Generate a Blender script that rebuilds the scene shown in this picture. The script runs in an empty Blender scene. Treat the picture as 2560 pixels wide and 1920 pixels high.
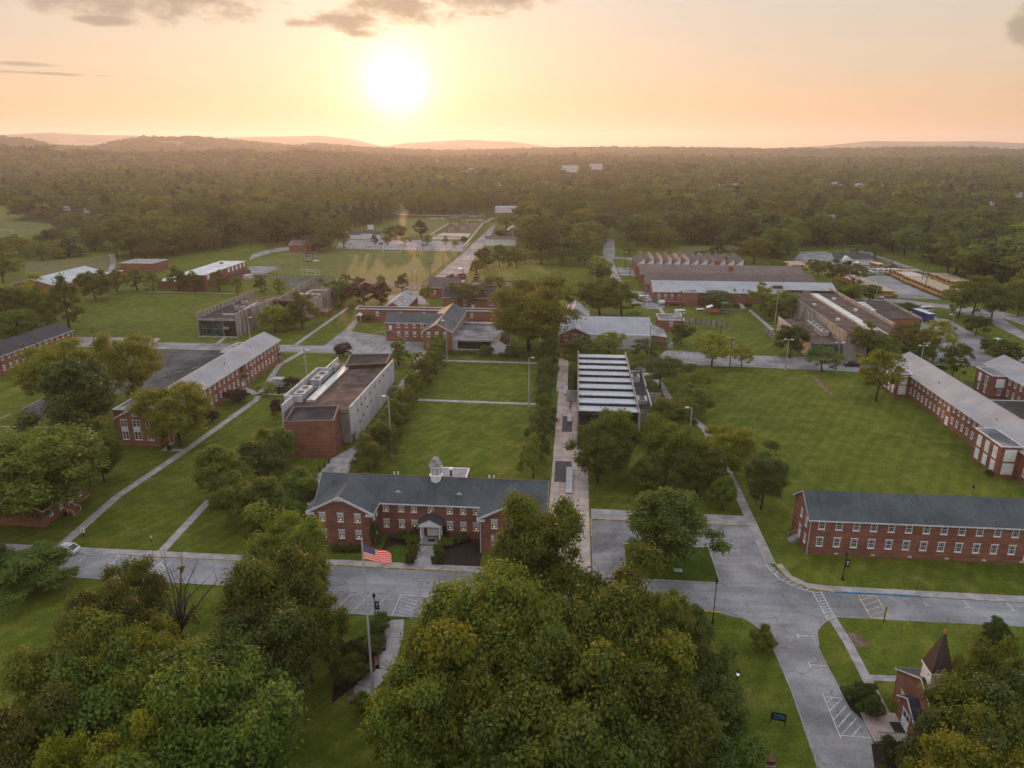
import bpy, math, random
import numpy as np
from mathutils import Vector, Matrix
random.seed(7); RNG = np.random.default_rng(11)
SC = bpy.context.scene
COL = SC.collection
R = math.radians
# ------------------------------------------------------------------ camera
FPX, HZ, VPX, CAMH = 1800., 370., 1445., 64.
PITCH = math.atan((960-HZ)/FPX)
YAW = math.atan((VPX-1280)*math.cos(PITCH)/FPX)
cam = bpy.data.cameras.new('Camera'); camo = bpy.data.objects.new('Camera', cam); COL.objects.link(camo)
camo.location = (0, 0, CAMH); camo.rotation_euler = (math.pi/2-PITCH, 0, YAW)
cam.sensor_width = 36; cam.lens = 36*FPX/2560; cam.clip_start = 1; cam.clip_end = 60000
SC.camera = camo
_f = np.array([-math.sin(YAW)*math.cos(PITCH), math.cos(YAW)*math.cos(PITCH), -math.sin(PITCH)])
_r = np.array([math.cos(YAW), math.sin(YAW), 0.]); _u = np.cross(_r, _f)
def ray(px, py): return _f*FPX + _r*(px-1280) - _u*(py-960)
def gp(px, py, z=0.):                       # photo pixel -> point on the level z
    d = ray(px, py); t = (z-CAMH)/d[2]; return (d[0]*t, d[1]*t)
def proj(x, y, z):
    v = np.array([x, y, z-CAMH]); d = v@_f; return 1280+FPX*(v@_r)/d, 960-FPX*(v@_u)/d, d
CROP = {'A':(0,450,3.456),'B':(640,450,3.456),'C':(1280,450,3.456),'D':(1920,450,3.456),'E':(0,800,3.456),'F':(640,800,3.456),
 'G':(1280,800,3.456),'H':(1920,800,3.456),'I':(0,1240,2.439),'J':(640,1160,2.765),'K':(1280,1200,2.304),'L':(1900,1200,2.3045),
 'S':(0,0,.864),'M':(640,860,5.53),'N':(760,1140,5.53),'O':(1380,840,5.53),'Q':(470,660,5.53),'R':(2200,600,6.144),'T':(1560,700,5.53),
 'U':(840,520,4.608),'V':(0,560,4.608),'W':(1900,600,6.144),'Z':(2200,1540,4.367),'P':(0,0,1.)}
def cp(c, a, b): o = CROP[c]; return o[0]+a/o[2], o[1]+b/o[2]
def at(c, a, b, z=0.): return gp(*cp(c, a, b), z)
# ------------------------------------------------------------------ sun, sky, exposure
sd = ray(990, 213); sd = Vector(sd).normalized()
SUN_EL = math.asin(sd.z); SUN_AZ = math.atan2(sd.x, sd.y)
sl = bpy.data.lights.new('Sun', 'SUN'); sl.energy = 1.8; sl.angle = R(0.6); sl.color = (1.0, .50, .26)
slo = bpy.data.objects.new('Sun', sl); COL.objects.link(slo); slo.rotation_euler = sd.to_track_quat('Z', 'Y').to_euler()
slo.location = (0, 0, 300)
W = bpy.data.worlds.new('World'); SC.world = W; W.use_nodes = True
class NT:
    def __init__(s, nt): s.nt = nt
    def n(s, t, ins=None, **kw):
        x = s.nt.nodes.new(t)
        for k, v in kw.items(): setattr(x, k, v)
        for k, v in (ins or {}).items():
            if isinstance(v, bpy.types.NodeSocket): s.nt.links.new(v, x.inputs[k])
            else: x.inputs[k].default_value = v
        return x
    def m(s, op, a, b=0., c=None, clamp=False):
        i = {0: a, 1: b}
        if c is not None: i[2] = c
        return s.n('ShaderNodeMath', i, operation=op, use_clamp=clamp).outputs[0]
    def mix(s, f, a, b, bt='MIX'):
        x = s.n('ShaderNodeMix', {0: f, 6: a, 7: b}, data_type='RGBA', blend_type=bt); return x.outputs[2]
    def mr(s, v, a, b, c=0., d=1., smooth=True):
        return s.n('ShaderNodeMapRange', {0: v, 1: a, 2: b, 3: c, 4: d}, interpolation_type='SMOOTHSTEP' if smooth else 'LINEAR').outputs[0]
def build_world():
    nt = W.node_tree; nt.nodes.clear(); N = NT(nt)
    sky = N.n('ShaderNodeTexSky'); sky.sky_type = 'NISHITA'; sky.sun_disc = False
    sky.sun_elevation = SUN_EL; sky.sun_rotation = SUN_AZ; sky.altitude = 100; sky.air_density = 1.0; sky.dust_density = 4.0; sky.ozone_density = 1.0
    tc = N.n('ShaderNodeTexCoord'); D = N.n('ShaderNodeVectorMath', {0: tc.outputs['Generated']}, operation='NORMALIZE').outputs[0]
    sp = N.n('ShaderNodeSeparateXYZ', {0: D}); X, Y, Z = sp.outputs
    dot = N.n('ShaderNodeVectorMath', {0: D, 1: tuple(sd)}, operation='DOT_PRODUCT').outputs['Value']
    ang = N.m('ARCCOSINE', N.m('MINIMUM', dot, .999999))
    base = N.n('ShaderNodeVectorMath', {0: sky.outputs[0], 3: SKY_S}, operation='SCALE').outputs[0]
    # hazy evening air: warm veil near the horizon, paler above; unseen overhead part raised to light the ground
    el = N.m('ARCSINE', Z)
    veil = N.n('ShaderNodeValToRGB', {0: N.mr(el, 0., R(40), 0., 1., False)})
    cr = veil.color_ramp
    for i, (p, c) in enumerate(VEIL):
        e = cr.elements[i] if i < 2 else cr.elements.new(p)
        e.position = p; e.color = (*c, 1)
    # away from the sun the low air turns cool
    far_ = N.mr(ang, R(30), R(105))
    cool = N.n('ShaderNodeVectorMath', {0: veil.outputs[0], 1: (1.0, 1.0, 1.07)}, operation='MULTIPLY').outputs[0]
    vcol = N.mix(N.m('MULTIPLY', far_, .85), veil.outputs[0], cool)
    base = N.mix(VEIL_F, base, vcol)
    # the sun's own aureole in the hazy air
    g1 = N.m('POWER', 2.71828, N.m('MULTIPLY', N.m('POWER', N.m('DIVIDE', ang, R(1.25)), 1.2), -1.))
    g2 = N.m('POWER', 2.71828, N.m('MULTIPLY', N.m('DIVIDE', ang, R(4.2)), -1.))
    g3 = N.m('POWER', 2.71828, N.m('MULTIPLY', N.m('DIVIDE', ang, R(16)), -1.))
    def sc(v, f, c):
        return N.n('ShaderNodeVectorMath', {0: c, 3: N.m('MULTIPLY', v, f)}, operation='SCALE').outputs[0]
    def add(a, b): return N.n('ShaderNodeVectorMath', {0: a, 1: b}, operation='ADD').outputs[0]
    glow = add(add(sc(g1, 1.9, (1., .80, .52)), sc(g2, .28, (1., .66, .46))), sc(g3, .06, (1., .68, .5)))
    col = add(base, glow)
    # clouds: azimuth / elevation lumps broken by noise, and thin streaks over the whole sky
    az = N.m('ARCTAN2', X, Y)
    v = N.n('ShaderNodeCombineXYZ', {0: N.m('MULTIPLY', az, 1.), 1: N.m('MULTIPLY', el, 2.2), 2: .3}).outputs[0]
    n1 = N.n('ShaderNodeTexNoise', {'Vector': v, 'Scale': 26., 'Detail': 9., 'Roughness': .62}).outputs[0]
    nb = N.n('ShaderNodeTexNoise', {'Vector': v, 'Scale': 7., 'Detail': 3., 'Roughness': .5}).outputs[0]
    lump = None
    for (px, py, wx, wy) in CLOUDS:
        d = Vector(ray(px, py)).normalized(); a0 = math.atan2(d.x, d.y); e0 = math.asin(d.z)
        q = N.m('ADD', N.m('POWER', N.m('DIVIDE', N.m('SUBTRACT', az, a0), wx/FPX), 2.), N.m('POWER', N.m('DIVIDE', N.m('SUBTRACT', el, e0), wy/FPX), 2.))
        b = N.m('POWER', 2.71828, N.m('MULTIPLY', q, -1.))
        lump = b if lump is None else N.m('MAXIMUM', lump, b)
    # lumps of the same kind all round the sky above the frame
    high = N.m('MULTIPLY', N.mr(nb, .52, .72), N.mr(el, R(11), R(16)))
    dens = N.m('ADD', N.m('MAXIMUM', lump, high), N.m('MULTIPLY', N.m('SUBTRACT', n1, .5), 1.9))
    mask = N.mr(dens, .36, .72)
    core = N.mr(dens, .4, 1.1)
    near = N.m('POWER', 2.71828, N.m('MULTIPLY', N.m('DIVIDE', ang, R(7)), -1.))
    dark = N.mix(near, (.17, .14, .105, 1), (.21, .15, .085, 1))
    lit = N.mix(near, (.33, .27, .20, 1), (.7, .54, .34, 1))
    ccol = N.mix(core, lit, dark)
    col = N.mix(N.m('MULTIPLY', mask, .9), col, ccol)
    vs = N.n('ShaderNodeCombineXYZ', {0: N.m('MULTIPLY', az, 3.), 1: N.m('MULTIPLY', el, 26.), 2: 2.}).outputs[0]
    ns = N.n('ShaderNodeTexNoise', {'Vector': vs, 'Scale': 1.6, 'Detail': 5., 'Roughness': .55}).outputs[0]
    st = N.m('MULTIPLY', N.mr(ns, .5, .75), .22)
    col = N.mix(st, col, N.n('ShaderNodeVectorMath', {0: col, 1: (1.16, 1.13, 1.08)}, operation='MULTIPLY').outputs[0])
    bg = N.n('ShaderNodeBackground', {0: col, 1: BG_S}); out = N.n('ShaderNodeOutputWorld'); nt.links.new(bg.outputs[0], out.inputs[0])
SKY_S = .06; BG_S = 1.0; VEIL_F = .95
VEIL = [(0., (.365, .20, .095)), (1., (.42, .43, .46)), (.05, (.36, .22, .11)), (.13, (.325, .255, .18)), (.25, (.295, .27, .235)), (.55, (.37, .375, .39))]  # highest stops lie out of view, brightened as fill for the ground
CLOUDS = [(330, 8, 300, 40), (180, -2, 210, 34), (500, -5, 150, 34), (270, 50, 90, 13), (860, 52, 130, 34), (1000, 18, 190, 48), (1190, 2, 180, 36), (1310, -5, 110, 28), (780, 60, 80, 16), (905, 84, 62, 16), (2556, 72, 34, 50), (30, 158, 120, 7), (150, 185, 170, 4)]
build_world()
vs = SC.view_settings; vs.view_transform = 'Standard'; vs.look = 'None'; vs.gamma = 1; vs.use_curve_mapping = False; vs.exposure = 1.2
SC.render.resolution_x = 1024; SC.render.resolution_y = 768
CY = SC.cycles; CY.max_bounces = 5; CY.diffuse_bounces = 4; CY.glossy_bounces = 2; CY.transmission_bounces = 3; CY.volume_bounces = 1; CY.transparent_max_bounces = 4
CY.use_denoising = True; CY.use_adaptive_sampling = True; CY.adaptive_threshold = .015; CY.sample_clamp_indirect = 6.
CY.volume_step_rate = 10.; CY.volume_max_steps = 32
# ------------------------------------------------------------------ materials
MATS = {}
def mat(name, col, rough=.85, var=.18, scale=.4, col2=None, bump=0., bscale=8., spec=.3, metal=0., stretch=(1,1,1), fine=0., emit=None, es=0., world=True, detail=5., thr=(.35,.65), crack=0.):
    if name in MATS: return MATS[name]
    m = bpy.data.materials.new(name); m.use_nodes = True; nt = m.node_tree; nt.nodes.clear(); N = NT(nt)
    out = N.n('ShaderNodeOutputMaterial'); p = N.n('ShaderNodeBsdfPrincipled', {'Roughness': rough, 'Metallic': metal, 'Specular IOR Level': spec})
    nt.links.new(p.outputs[0], out.inputs[0])
    if world: v = N.n('ShaderNodeNewGeometry').outputs['Position']
    else: v = N.n('ShaderNodeTexCoord').outputs['Object']
    mp = N.n('ShaderNodeMapping', {'Vector': v, 'Scale': stretch}).outputs[0]
    c2 = col2 or tuple(c*(1-var*1.6) for c in col); c1 = col if col2 else tuple(min(1, c*(1+var*.5)) for c in col)
    nz = N.n('ShaderNodeTexNoise', {'Vector': mp, 'Scale': scale, 'Detail': detail, 'Roughness': .6}).outputs[0]
    c = N.mix(N.mr(nz, thr[0], thr[1]), (*c2, 1), (*c1, 1))
    if fine:
        nf = N.n('ShaderNodeTexNoise', {'Vector': mp, 'Scale': scale*14, 'Detail': 3., 'Roughness': .7}).outputs[0]
        c = N.mix(1., c, N.n('ShaderNodeCombineColor', {i: N.mr(nf, .3, .7, 1-fine, 1+fine) for i in range(3)}).outputs[0], 'MULTIPLY')
    if crack:
        wv = N.n('ShaderNodeVectorMath', {0: v, 1: N.n('ShaderNodeVectorMath', {0: N.n('ShaderNodeTexNoise', {'Vector': v, 'Scale': .5, 'Detail': 4.}).outputs['Color'], 3: 3.}, operation='SCALE').outputs[0]}, operation='ADD').outputs[0]
        ve = N.n('ShaderNodeTexVoronoi', {'Vector': wv, 'Scale': .13}, feature='DISTANCE_TO_EDGE').outputs['Distance']
        c = N.mix(N.mr(ve, .004, .012, crack, 0.), c, (.05, .05, .052, 1))
        vp = N.n('ShaderNodeTexVoronoi', {'Vector': wv, 'Scale': .075}).outputs['Color']
        kk = N.mr(N.n('ShaderNodeSeparateColor', {0: vp}).outputs[0], 0., 1., .86, 1.1); tr_ = N.n('ShaderNodeTexNoise', {'Vector': N.n('ShaderNodeMapping', {'Vector': v, 'Scale': (.05, .8, 1)}).outputs[0], 'Scale': 1., 'Detail': 3.}).outputs[0]
        kk = N.m('MULTIPLY', kk, N.mr(tr_, .35, .65, .9, 1.06)); c = N.mix(1., c, N.n('ShaderNodeCombineColor', {0: kk, 1: kk, 2: kk}).outputs[0], 'MULTIPLY')
    nt.links.new(c, p.inputs['Base Color'])
    if bump:
        nb = N.n('ShaderNodeTexNoise', {'Vector': mp, 'Scale': bscale, 'Detail': 4.}).outputs[0]
        b = N.n('ShaderNodeBump', {'Height': nb, 'Strength': bump, 'Distance': .1}); nt.links.new(b.outputs[0], p.inputs['Normal'])
    if emit: p.inputs['Emission Color'].default_value = (*emit, 1); p.inputs['Emission Strength'].default_value = es
    MATS[name] = m; m['p'] = 1; return m
def leafmat(name, c_dark, c_light, trans=.42):
    m = bpy.data.materials.new(name); m.use_nodes = True; nt = m.node_tree; nt.nodes.clear(); N = NT(nt)
    oi = N.n('ShaderNodeObjectInfo'); tc = N.n('ShaderNodeTexCoord').outputs['Object']
    nz = N.n('ShaderNodeTexNoise', {'Vector': tc, 'Scale': .9, 'Detail': 3.}).outputs[0]
    nf = N.n('ShaderNodeTexNoise', {'Vector': tc, 'Scale': 5., 'Detail': 2.}).outputs[0]
    f = N.m('ADD', N.m('MULTIPLY', N.mr(nz, .3, .7), .55), N.m('ADD', N.m('MULTIPLY', oi.outputs['Random'], .3), N.m('MULTIPLY', N.mr(nf, .3, .7), .35)), clamp=True)
    c = N.mix(f, (*c_dark, 1), (*c_light, 1))
    h = N.n('ShaderNodeHueSaturation', {'Hue': N.m('ADD', .485, N.m('MULTIPLY', oi.outputs['Random'], .03)), 'Value': N.m('ADD', .82, N.m('MULTIPLY', oi.outputs['Random'], .4)), 'Color': c}).outputs[0]
    d = N.n('ShaderNodeBsdfPrincipled', {'Base Color': h, 'Roughness': .6, 'Specular IOR Level': .25})
    tcol = N.mix(1., h, (1.15, 1.15, .4, 1), 'MULTIPLY')
    t = N.n('ShaderNodeBsdfTranslucent', {'Color': tcol})
    mx = N.n('ShaderNodeMixShader', {0: trans, 1: d.outputs[0], 2: t.outputs[0]}); out = N.n('ShaderNodeOutputMaterial'); nt.links.new(mx.outputs[0], out.inputs[0])
    MATS[name] = m; return m
def brickmat(name, col):
    m = bpy.data.materials.new(name); m.use_nodes = True; nt = m.node_tree; nt.nodes.clear(); N = NT(nt)
    g = N.n('ShaderNodeNewGeometry').outputs['Position']; s = N.n('ShaderNodeSeparateXYZ', {0: g})
    u = N.m('ADD', s.outputs[0], s.outputs[1])
    v = N.n('ShaderNodeCombineXYZ', {0: u, 1: s.outputs[2], 2: 0.}).outputs[0]
    b = N.n('ShaderNodeTexBrick', {'Vector': v, 'Color1': (*col, 1), 'Color2': (*[c*.72 for c in col], 1), 'Mortar': (.30, .22, .17, 1), 'Scale': 1., 'Mortar Size': .008, 'Brick Width': .23, 'Row Height': .076})
    st = N.n('ShaderNodeTexNoise', {'Vector': N.n('ShaderNodeMapping', {'Vector': v, 'Scale': (.25, 3.2, 1)}).outputs[0], 'Scale': 1., 'Detail': 5., 'Roughness': .65}).outputs[0]
    bl = N.n('ShaderNodeTexNoise', {'Vector': v, 'Scale': .35, 'Detail': 3.}).outputs[0]
    k = N.m('MULTIPLY', N.mr(st, .3, .7, .72, 1.2), N.mr(bl, .3, .7, .85, 1.12))
    c = N.mix(1., b.outputs[0], N.n('ShaderNodeCombineColor', {0: k, 1: k, 2: k}).outputs[0], 'MULTIPLY')
    p = N.n('ShaderNodeBsdfPrincipled', {'Base Color': c, 'Roughness': .9, 'Specular IOR Level': .15}); out = N.n('ShaderNodeOutputMaterial'); nt.links.new(p.outputs[0], out.inputs[0])
    MATS[name] = m; return m
def shinglemat(name, col, var=.3, courses=.16, stain=.25):
    m = bpy.data.materials.new(name); m.use_nodes = True; nt = m.node_tree; nt.nodes.clear(); N = NT(nt)
    g = N.n('ShaderNodeNewGeometry').outputs['Position']; s = N.n('ShaderNodeSeparateXYZ', {0: g})
    n1 = N.n('ShaderNodeTexNoise', {'Vector': g, 'Scale': .22, 'Detail': 6., 'Roughness': .65}).outputs[0]
    n2 = N.n('ShaderNodeTexNoise', {'Vector': g, 'Scale': 3.5, 'Detail': 3.}).outputs[0]
    n3 = N.n('ShaderNodeTexNoise', {'Vector': N.n('ShaderNodeMapping', {'Vector': g, 'Scale': (1.3, .12, .25)}).outputs[0], 'Scale': 1., 'Detail': 4.}).outputs[0]
    k = N.m('MULTIPLY', N.m('MULTIPLY', N.mr(n1, .3, .7, 1-var, 1+var*.5), N.mr(n2, .3, .7, 1-var*.4, 1+var*.4)), N.mr(n3, .55, .72, 1., 1-stain))
    z = N.m('FRACT', N.m('DIVIDE', s.outputs[2], courses)); k = N.m('MULTIPLY', k, N.mr(z, 0., .25, .86, 1.))
    c = N.mix(1., (*col, 1), N.n('ShaderNodeCombineColor', {0: k, 1: k, 2: k}).outputs[0], 'MULTIPLY')
    p = N.n('ShaderNodeBsdfPrincipled', {'Base Color': c, 'Roughness': .78, 'Specular IOR Level': .3}); out = N.n('ShaderNodeOutputMaterial'); nt.links.new(p.outputs[0], out.inputs[0])
    MATS[name] = m; return m
def seammat(name, col, pitch, axis, rough=.5, dark=.82, stain=.2):
    m = bpy.data.materials.new(name); m.use_nodes = True; nt = m.node_tree; nt.nodes.clear(); N = NT(nt)
    g = N.n('ShaderNodeNewGeometry').outputs['Position']; s = N.n('ShaderNodeSeparateXYZ', {0: g})
    fr = N.m('FRACT', N.m('DIVIDE', s.outputs[axis], pitch)); k = N.mr(fr, 0., .1, dark, 1.)
    n1 = N.n('ShaderNodeTexNoise', {'Vector': g, 'Scale': .15, 'Detail': 5., 'Roughness': .6}).outputs[0]
    n2 = N.n('ShaderNodeTexNoise', {'Vector': g, 'Scale': 2., 'Detail': 3.}).outputs[0]
    k = N.m('MULTIPLY', k, N.m('MULTIPLY', N.mr(n1, .3, .7, 1-stain, 1.05), N.mr(n2, .3, .7, .94, 1.04)))
    c = N.mix(1., (*col, 1), N.n('ShaderNodeCombineColor', {0: k, 1: k, 2: k}).outputs[0], 'MULTIPLY')
    p = N.n('ShaderNodeBsdfPrincipled', {'Base Color': c, 'Roughness': rough, 'Specular IOR Level': .4}); out = N.n('ShaderNodeOutputMaterial'); nt.links.new(p.outputs[0], out.inputs[0])
    MATS[name] = m; return m
BRICK = brickmat('brick', (.27, .085, .052)); BRICK2 = brickmat('brick_red', (.30, .10, .062)); 
SLATE = shinglemat('slate_shingle', (.076, .092, .098)); SHDARK = shinglemat('dark_shingle', (.05, .05, .058)); SHBROWN2 = shinglemat('umber_shingle', (.15, .118, .108), .2); SHBROWN = shinglemat('brown_shingle', (.115, .088, .08), .2)
SHSTEEP = shinglemat('steeple_shingle', (.07, .045, .035), .4)
RGREY = seammat('grey_metal_roof', (.33, .33, .34), 6.1, 1, .55, .93); RGREYX = seammat('grey_sheet_roof', (.33, .345, .37), 2.4, 0, .5, .9); RBLUE = seammat('blue_grey_roof', (.42, .47, .50), 3., 0, .5, .95)
RWHITE = mat('white_roof', (.62, .62, .62), .6, .12, .2)
TAR = mat('tar_roof', (.095, .070, .058), .9, .35, .25, fine=.15); TARD = mat('dark_tar_roof', (.05, .045, .043), .85, .4, .2, fine=.15)
FLATGREY = mat('grey_flat_roof', (.24, .24, .25), .8, .4, .16, fine=.1)
CONC = mat('concrete', (.36, .33, .30), .9, .2, .5, stretch=(1, 1, .25), fine=.08); CONCP = mat('pale_panel', (.50, .50, .51), .8, .12, .5, stretch=(1, 1, .2), fine=.05)
CONCW = mat('weathered_concrete', (.33, .29, .25), .9, .35, .8, stretch=(1, 1, .15), fine=.1)
WHITE = mat('white_paint', (.72, .72, .72), .6, .08, .8); WHITEW = mat('white_window_paint', (.78, .78, .78), .55, .05, 1.)
TRIM = mat('white_trim', (.66, .66, .67), .6, .12, 1.2)
GLASS = mat('window_glass', (.018, .02, .024), .06, .3, .8, spec=.6); GLASSG = mat('green_glass', (.03, .07, .065), .1, .5, .5, spec=.6)
BLIND = mat('window_blind', (.42, .44, .47), .7, .1, 1.); DARK = mat('dark_bronze', (.025, .020, .02), .6, .3, 1.)
SKYL = mat('skylight_glazing', (.50, .58, .55), .25, .15, .7, spec=.5); SAWG = seammat('sawtooth_roof', (.44, .50, .55), 4., 0, .4, .95, .15)
ASPH = mat('asphalt', (.27, .272, .28), .9, .16, .12, fine=.08, bump=.05, bscale=30., crack=.3); ASPHO = mat('old_asphalt', (.28, .275, .275), .92, .2, .16, fine=.1, crack=.42); ASPHN = mat('dark_asphalt', (.085, .088, .095), .85, .4, .1, fine=.12, crack=.6)
WALK = mat('walk_concrete', (.36, .34, .33), .9, .18, .5, fine=.06); PLAZA = mat('plaza_slab', (.50, .41, .355), .88, .16, .35, fine=.05); PAVER = mat('dark_paver', (.10, .09, .095), .9, .25, 1.5, fine=.25)
KERB = mat('kerb', (.36, .35, .34), .9, .2, .6); YEL = mat('yellow_paint', (.50, .34, .06), .7, .3, 1.2); WPAINT = mat('road_paint', (.60, .61, .62), .75, .25, 1.2); BPAINT = mat('blue_paint', (.04, .22, .42), .7, .25, 1.2); CREAMP = mat('cream_paint', (.52, .44, .26), .75, .25, 1.2)
GRAVEL = mat('bare_soil', (.17, .12, .085), .95, .3, .6, fine=.15); MULCH = mat('mulch', (.035, .024, .018), .95, .3, 2., fine=.2)
STEEL = mat('galvanised_steel', (.42, .42, .42), .45, .15, 1., metal=.3); BLACK = mat('black_metal', (.012, .012, .013), .5, .2, 2.); WOODP = mat('pole_wood', (.10, .075, .055), .9, .3, .6, stretch=(4, 4, .4)); WOODB = mat('bench_wood', (.20, .12, .08), .8, .3, 3.)
HVAC = mat('unit_metal', (.40, .42, .42), .5, .2, .9); HVACD = mat('unit_dark', (.06, .06, .06), .7, .2, 2.); REDP = mat('red_paint', (.32, .02, .02), .5, .2, 1.); BLUEP = mat('blue_vinyl', (.02, .05, .20), .5, .2, .6)
BUSY = mat('bus_yellow', (.46, .26, .07), .4, .1, 1.); BUSR = mat('bus_roof', (.48, .39, .27), .5, .12, .7); BUSW = mat('bus_white_roof', (.62, .58, .54), .5, .1, .7); TYRE = mat('tyre', (.012, .012, .012), .8, .1, 2.); CARW = mat('white_car_paint', (.65, .66, .68), .3, .03, 1.); CARD = mat('dark_car_paint', (.02, .025, .03), .3, .1, 1.); CARB = mat('blue_car_paint', (.06, .16, .28), .3, .1, 1.); CARR = mat('maroon_paint', (.14, .03, .03), .35, .1, 1.)
BARK = mat('bark', (.075, .055, .04), .95, .35, 1.2, stretch=(3, 3, .5), world=False, fine=.2); BARKG = mat('grey_bark', (.16, .14, .12), .95, .3, 1.2, stretch=(3, 3, .5), world=False, fine=.2)
CUPR = mat('weathered_copper_tan', (.33, .30, .26), .7, .25, 1.2); GOLD = mat('gilt', (.45, .25, .06), .4, .2, 2., metal=.4); CANDLE = mat('candle_bulb', (.9, .6, .2), .5, .02, 1., emit=(1., .62, .12), es=1.6)
LAMPON = mat('lit_lamp', (.7, .75, .75), .4, .02, 1., emit=(.75, .9, 1.), es=.35)
TIN = mat('aged_sheet', (.34, .34, .345), .75, .3, .4, fine=.1, spec=.15); GREEND = mat('door_green', (.05, .16, .13), .6, .2, 1.)
SKIN = mat('skin', (.45, .26, .18), .6, .05, 5.); SHIRT = mat('black_shirt', (.02, .02, .022), .8, .1, 5.); TAN = mat('tan_shorts', (.28, .16, .07), .8, .1, 5.)
def grassmat(name, a, b, d, dry=.35):
    m = bpy.data.materials.new(name); m.use_nodes = True; nt = m.node_tree; nt.nodes.clear(); N = NT(nt)
    g = N.n('ShaderNodeNewGeometry').outputs['Position']
    n1 = N.n('ShaderNodeTexNoise', {'Vector': g, 'Scale': .035, 'Detail': 6., 'Roughness': .6}).outputs[0]
    n2 = N.n('ShaderNodeTexNoise', {'Vector': g, 'Scale': .22, 'Detail': 5., 'Roughness': .7}).outputs[0]
    n3 = N.n('ShaderNodeTexNoise', {'Vector': g, 'Scale': 2.6, 'Detail': 4., 'Roughness': .7}).outputs[0]
    n4 = N.n('ShaderNodeTexNoise', {'Vector': N.n('ShaderNodeMapping', {'Vector': g, 'Scale': (.09, .9, 1), 'Rotation': (0, 0, .25)}).outputs[0], 'Scale': 1., 'Detail': 4.}).outputs[0]
    mw = N.n('ShaderNodeTexWave', {'Vector': N.n('ShaderNodeMapping', {'Vector': g, 'Rotation': (0, 0, .06)}).outputs[0], 'Scale': .16, 'Distortion': 1.5, 'Detail': 2., 'Detail Scale': .6}).outputs[0]
    c = N.mix(N.mr(n1, .35, .65), (*a, 1), (*b, 1))
    c = N.mix(N.m('MULTIPLY', N.mr(n2, .5, .75), dry), c, (*d, 1))
    c = N.mix(N.m('MULTIPLY', N.mr(n4, .55, .75), dry*.6), c, (*d, 1))
    k = N.m('MULTIPLY', N.m('MULTIPLY', N.mr(n3, .25, .75, .72, 1.22), N.mr(mw, 0., 1., .94, 1.06)), N.mr(n2, .3, .7, .85, 1.12))
    c = N.mix(1., c, N.n('ShaderNodeCombineColor', {0: k, 1: k, 2: k}).outputs[0], 'MULTIPLY')
    p = N.n('ShaderNodeBsdfPrincipled', {'Base Color': c, 'Roughness': .9, 'Specular IOR Level': .1, 'Sheen Weight': 0.})
    bp = N.n('ShaderNodeBump', {'Height': n3, 'Strength': .35, 'Distance': .12}); nt.links.new(bp.outputs[0], p.inputs['Normal'])
    out = N.n('ShaderNodeOutputMaterial'); nt.links.new(p.outputs[0], out.inputs[0]); MATS[name] = m; return m
GRASS = grassmat('grass', (.076, .103, .009), (.104, .132, .013), (.165, .145, .03), .6)
FIELDG = grassmat('field_grass', (.10, .12, .03), (.125, .14, .038), (.18, .16, .055), .5); MEADOW = grassmat('meadow_grass', (.12, .13, .05), (.15, .145, .06), (.2, .17, .08), .5)
LAWND = grassmat('near_lawn', (.052, .082, .008), (.070, .102, .011), (.11, .11, .02), .4)
LEAF = leafmat('leaf_green', (.050, .084, .012), (.185, .215, .030)); LEAFD = leafmat('leaf_dark', (.036, .062, .014), (.120, .150, .026), .28); LEAFY = leafmat('leaf_yellow_green', (.085, .115, .012), (.26, .26, .028)); LEAFB = leafmat('leaf_fresh_green', (.055, .100, .016), (.175, .235, .040))
LEAFP = leafmat('leaf_purple', (.026, .012, .012), (.075, .028, .025), .25); LEAFC = leafmat('leaf_conifer', (.026, .044, .015), (.068, .085, .024), .15); LEAFO = leafmat('leaf_olive', (.066, .080, .016), (.165, .160, .03)); LEAFF = leafmat('leaf_forest', (.046, .076, .018), (.165, .190, .038), .3)
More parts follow.
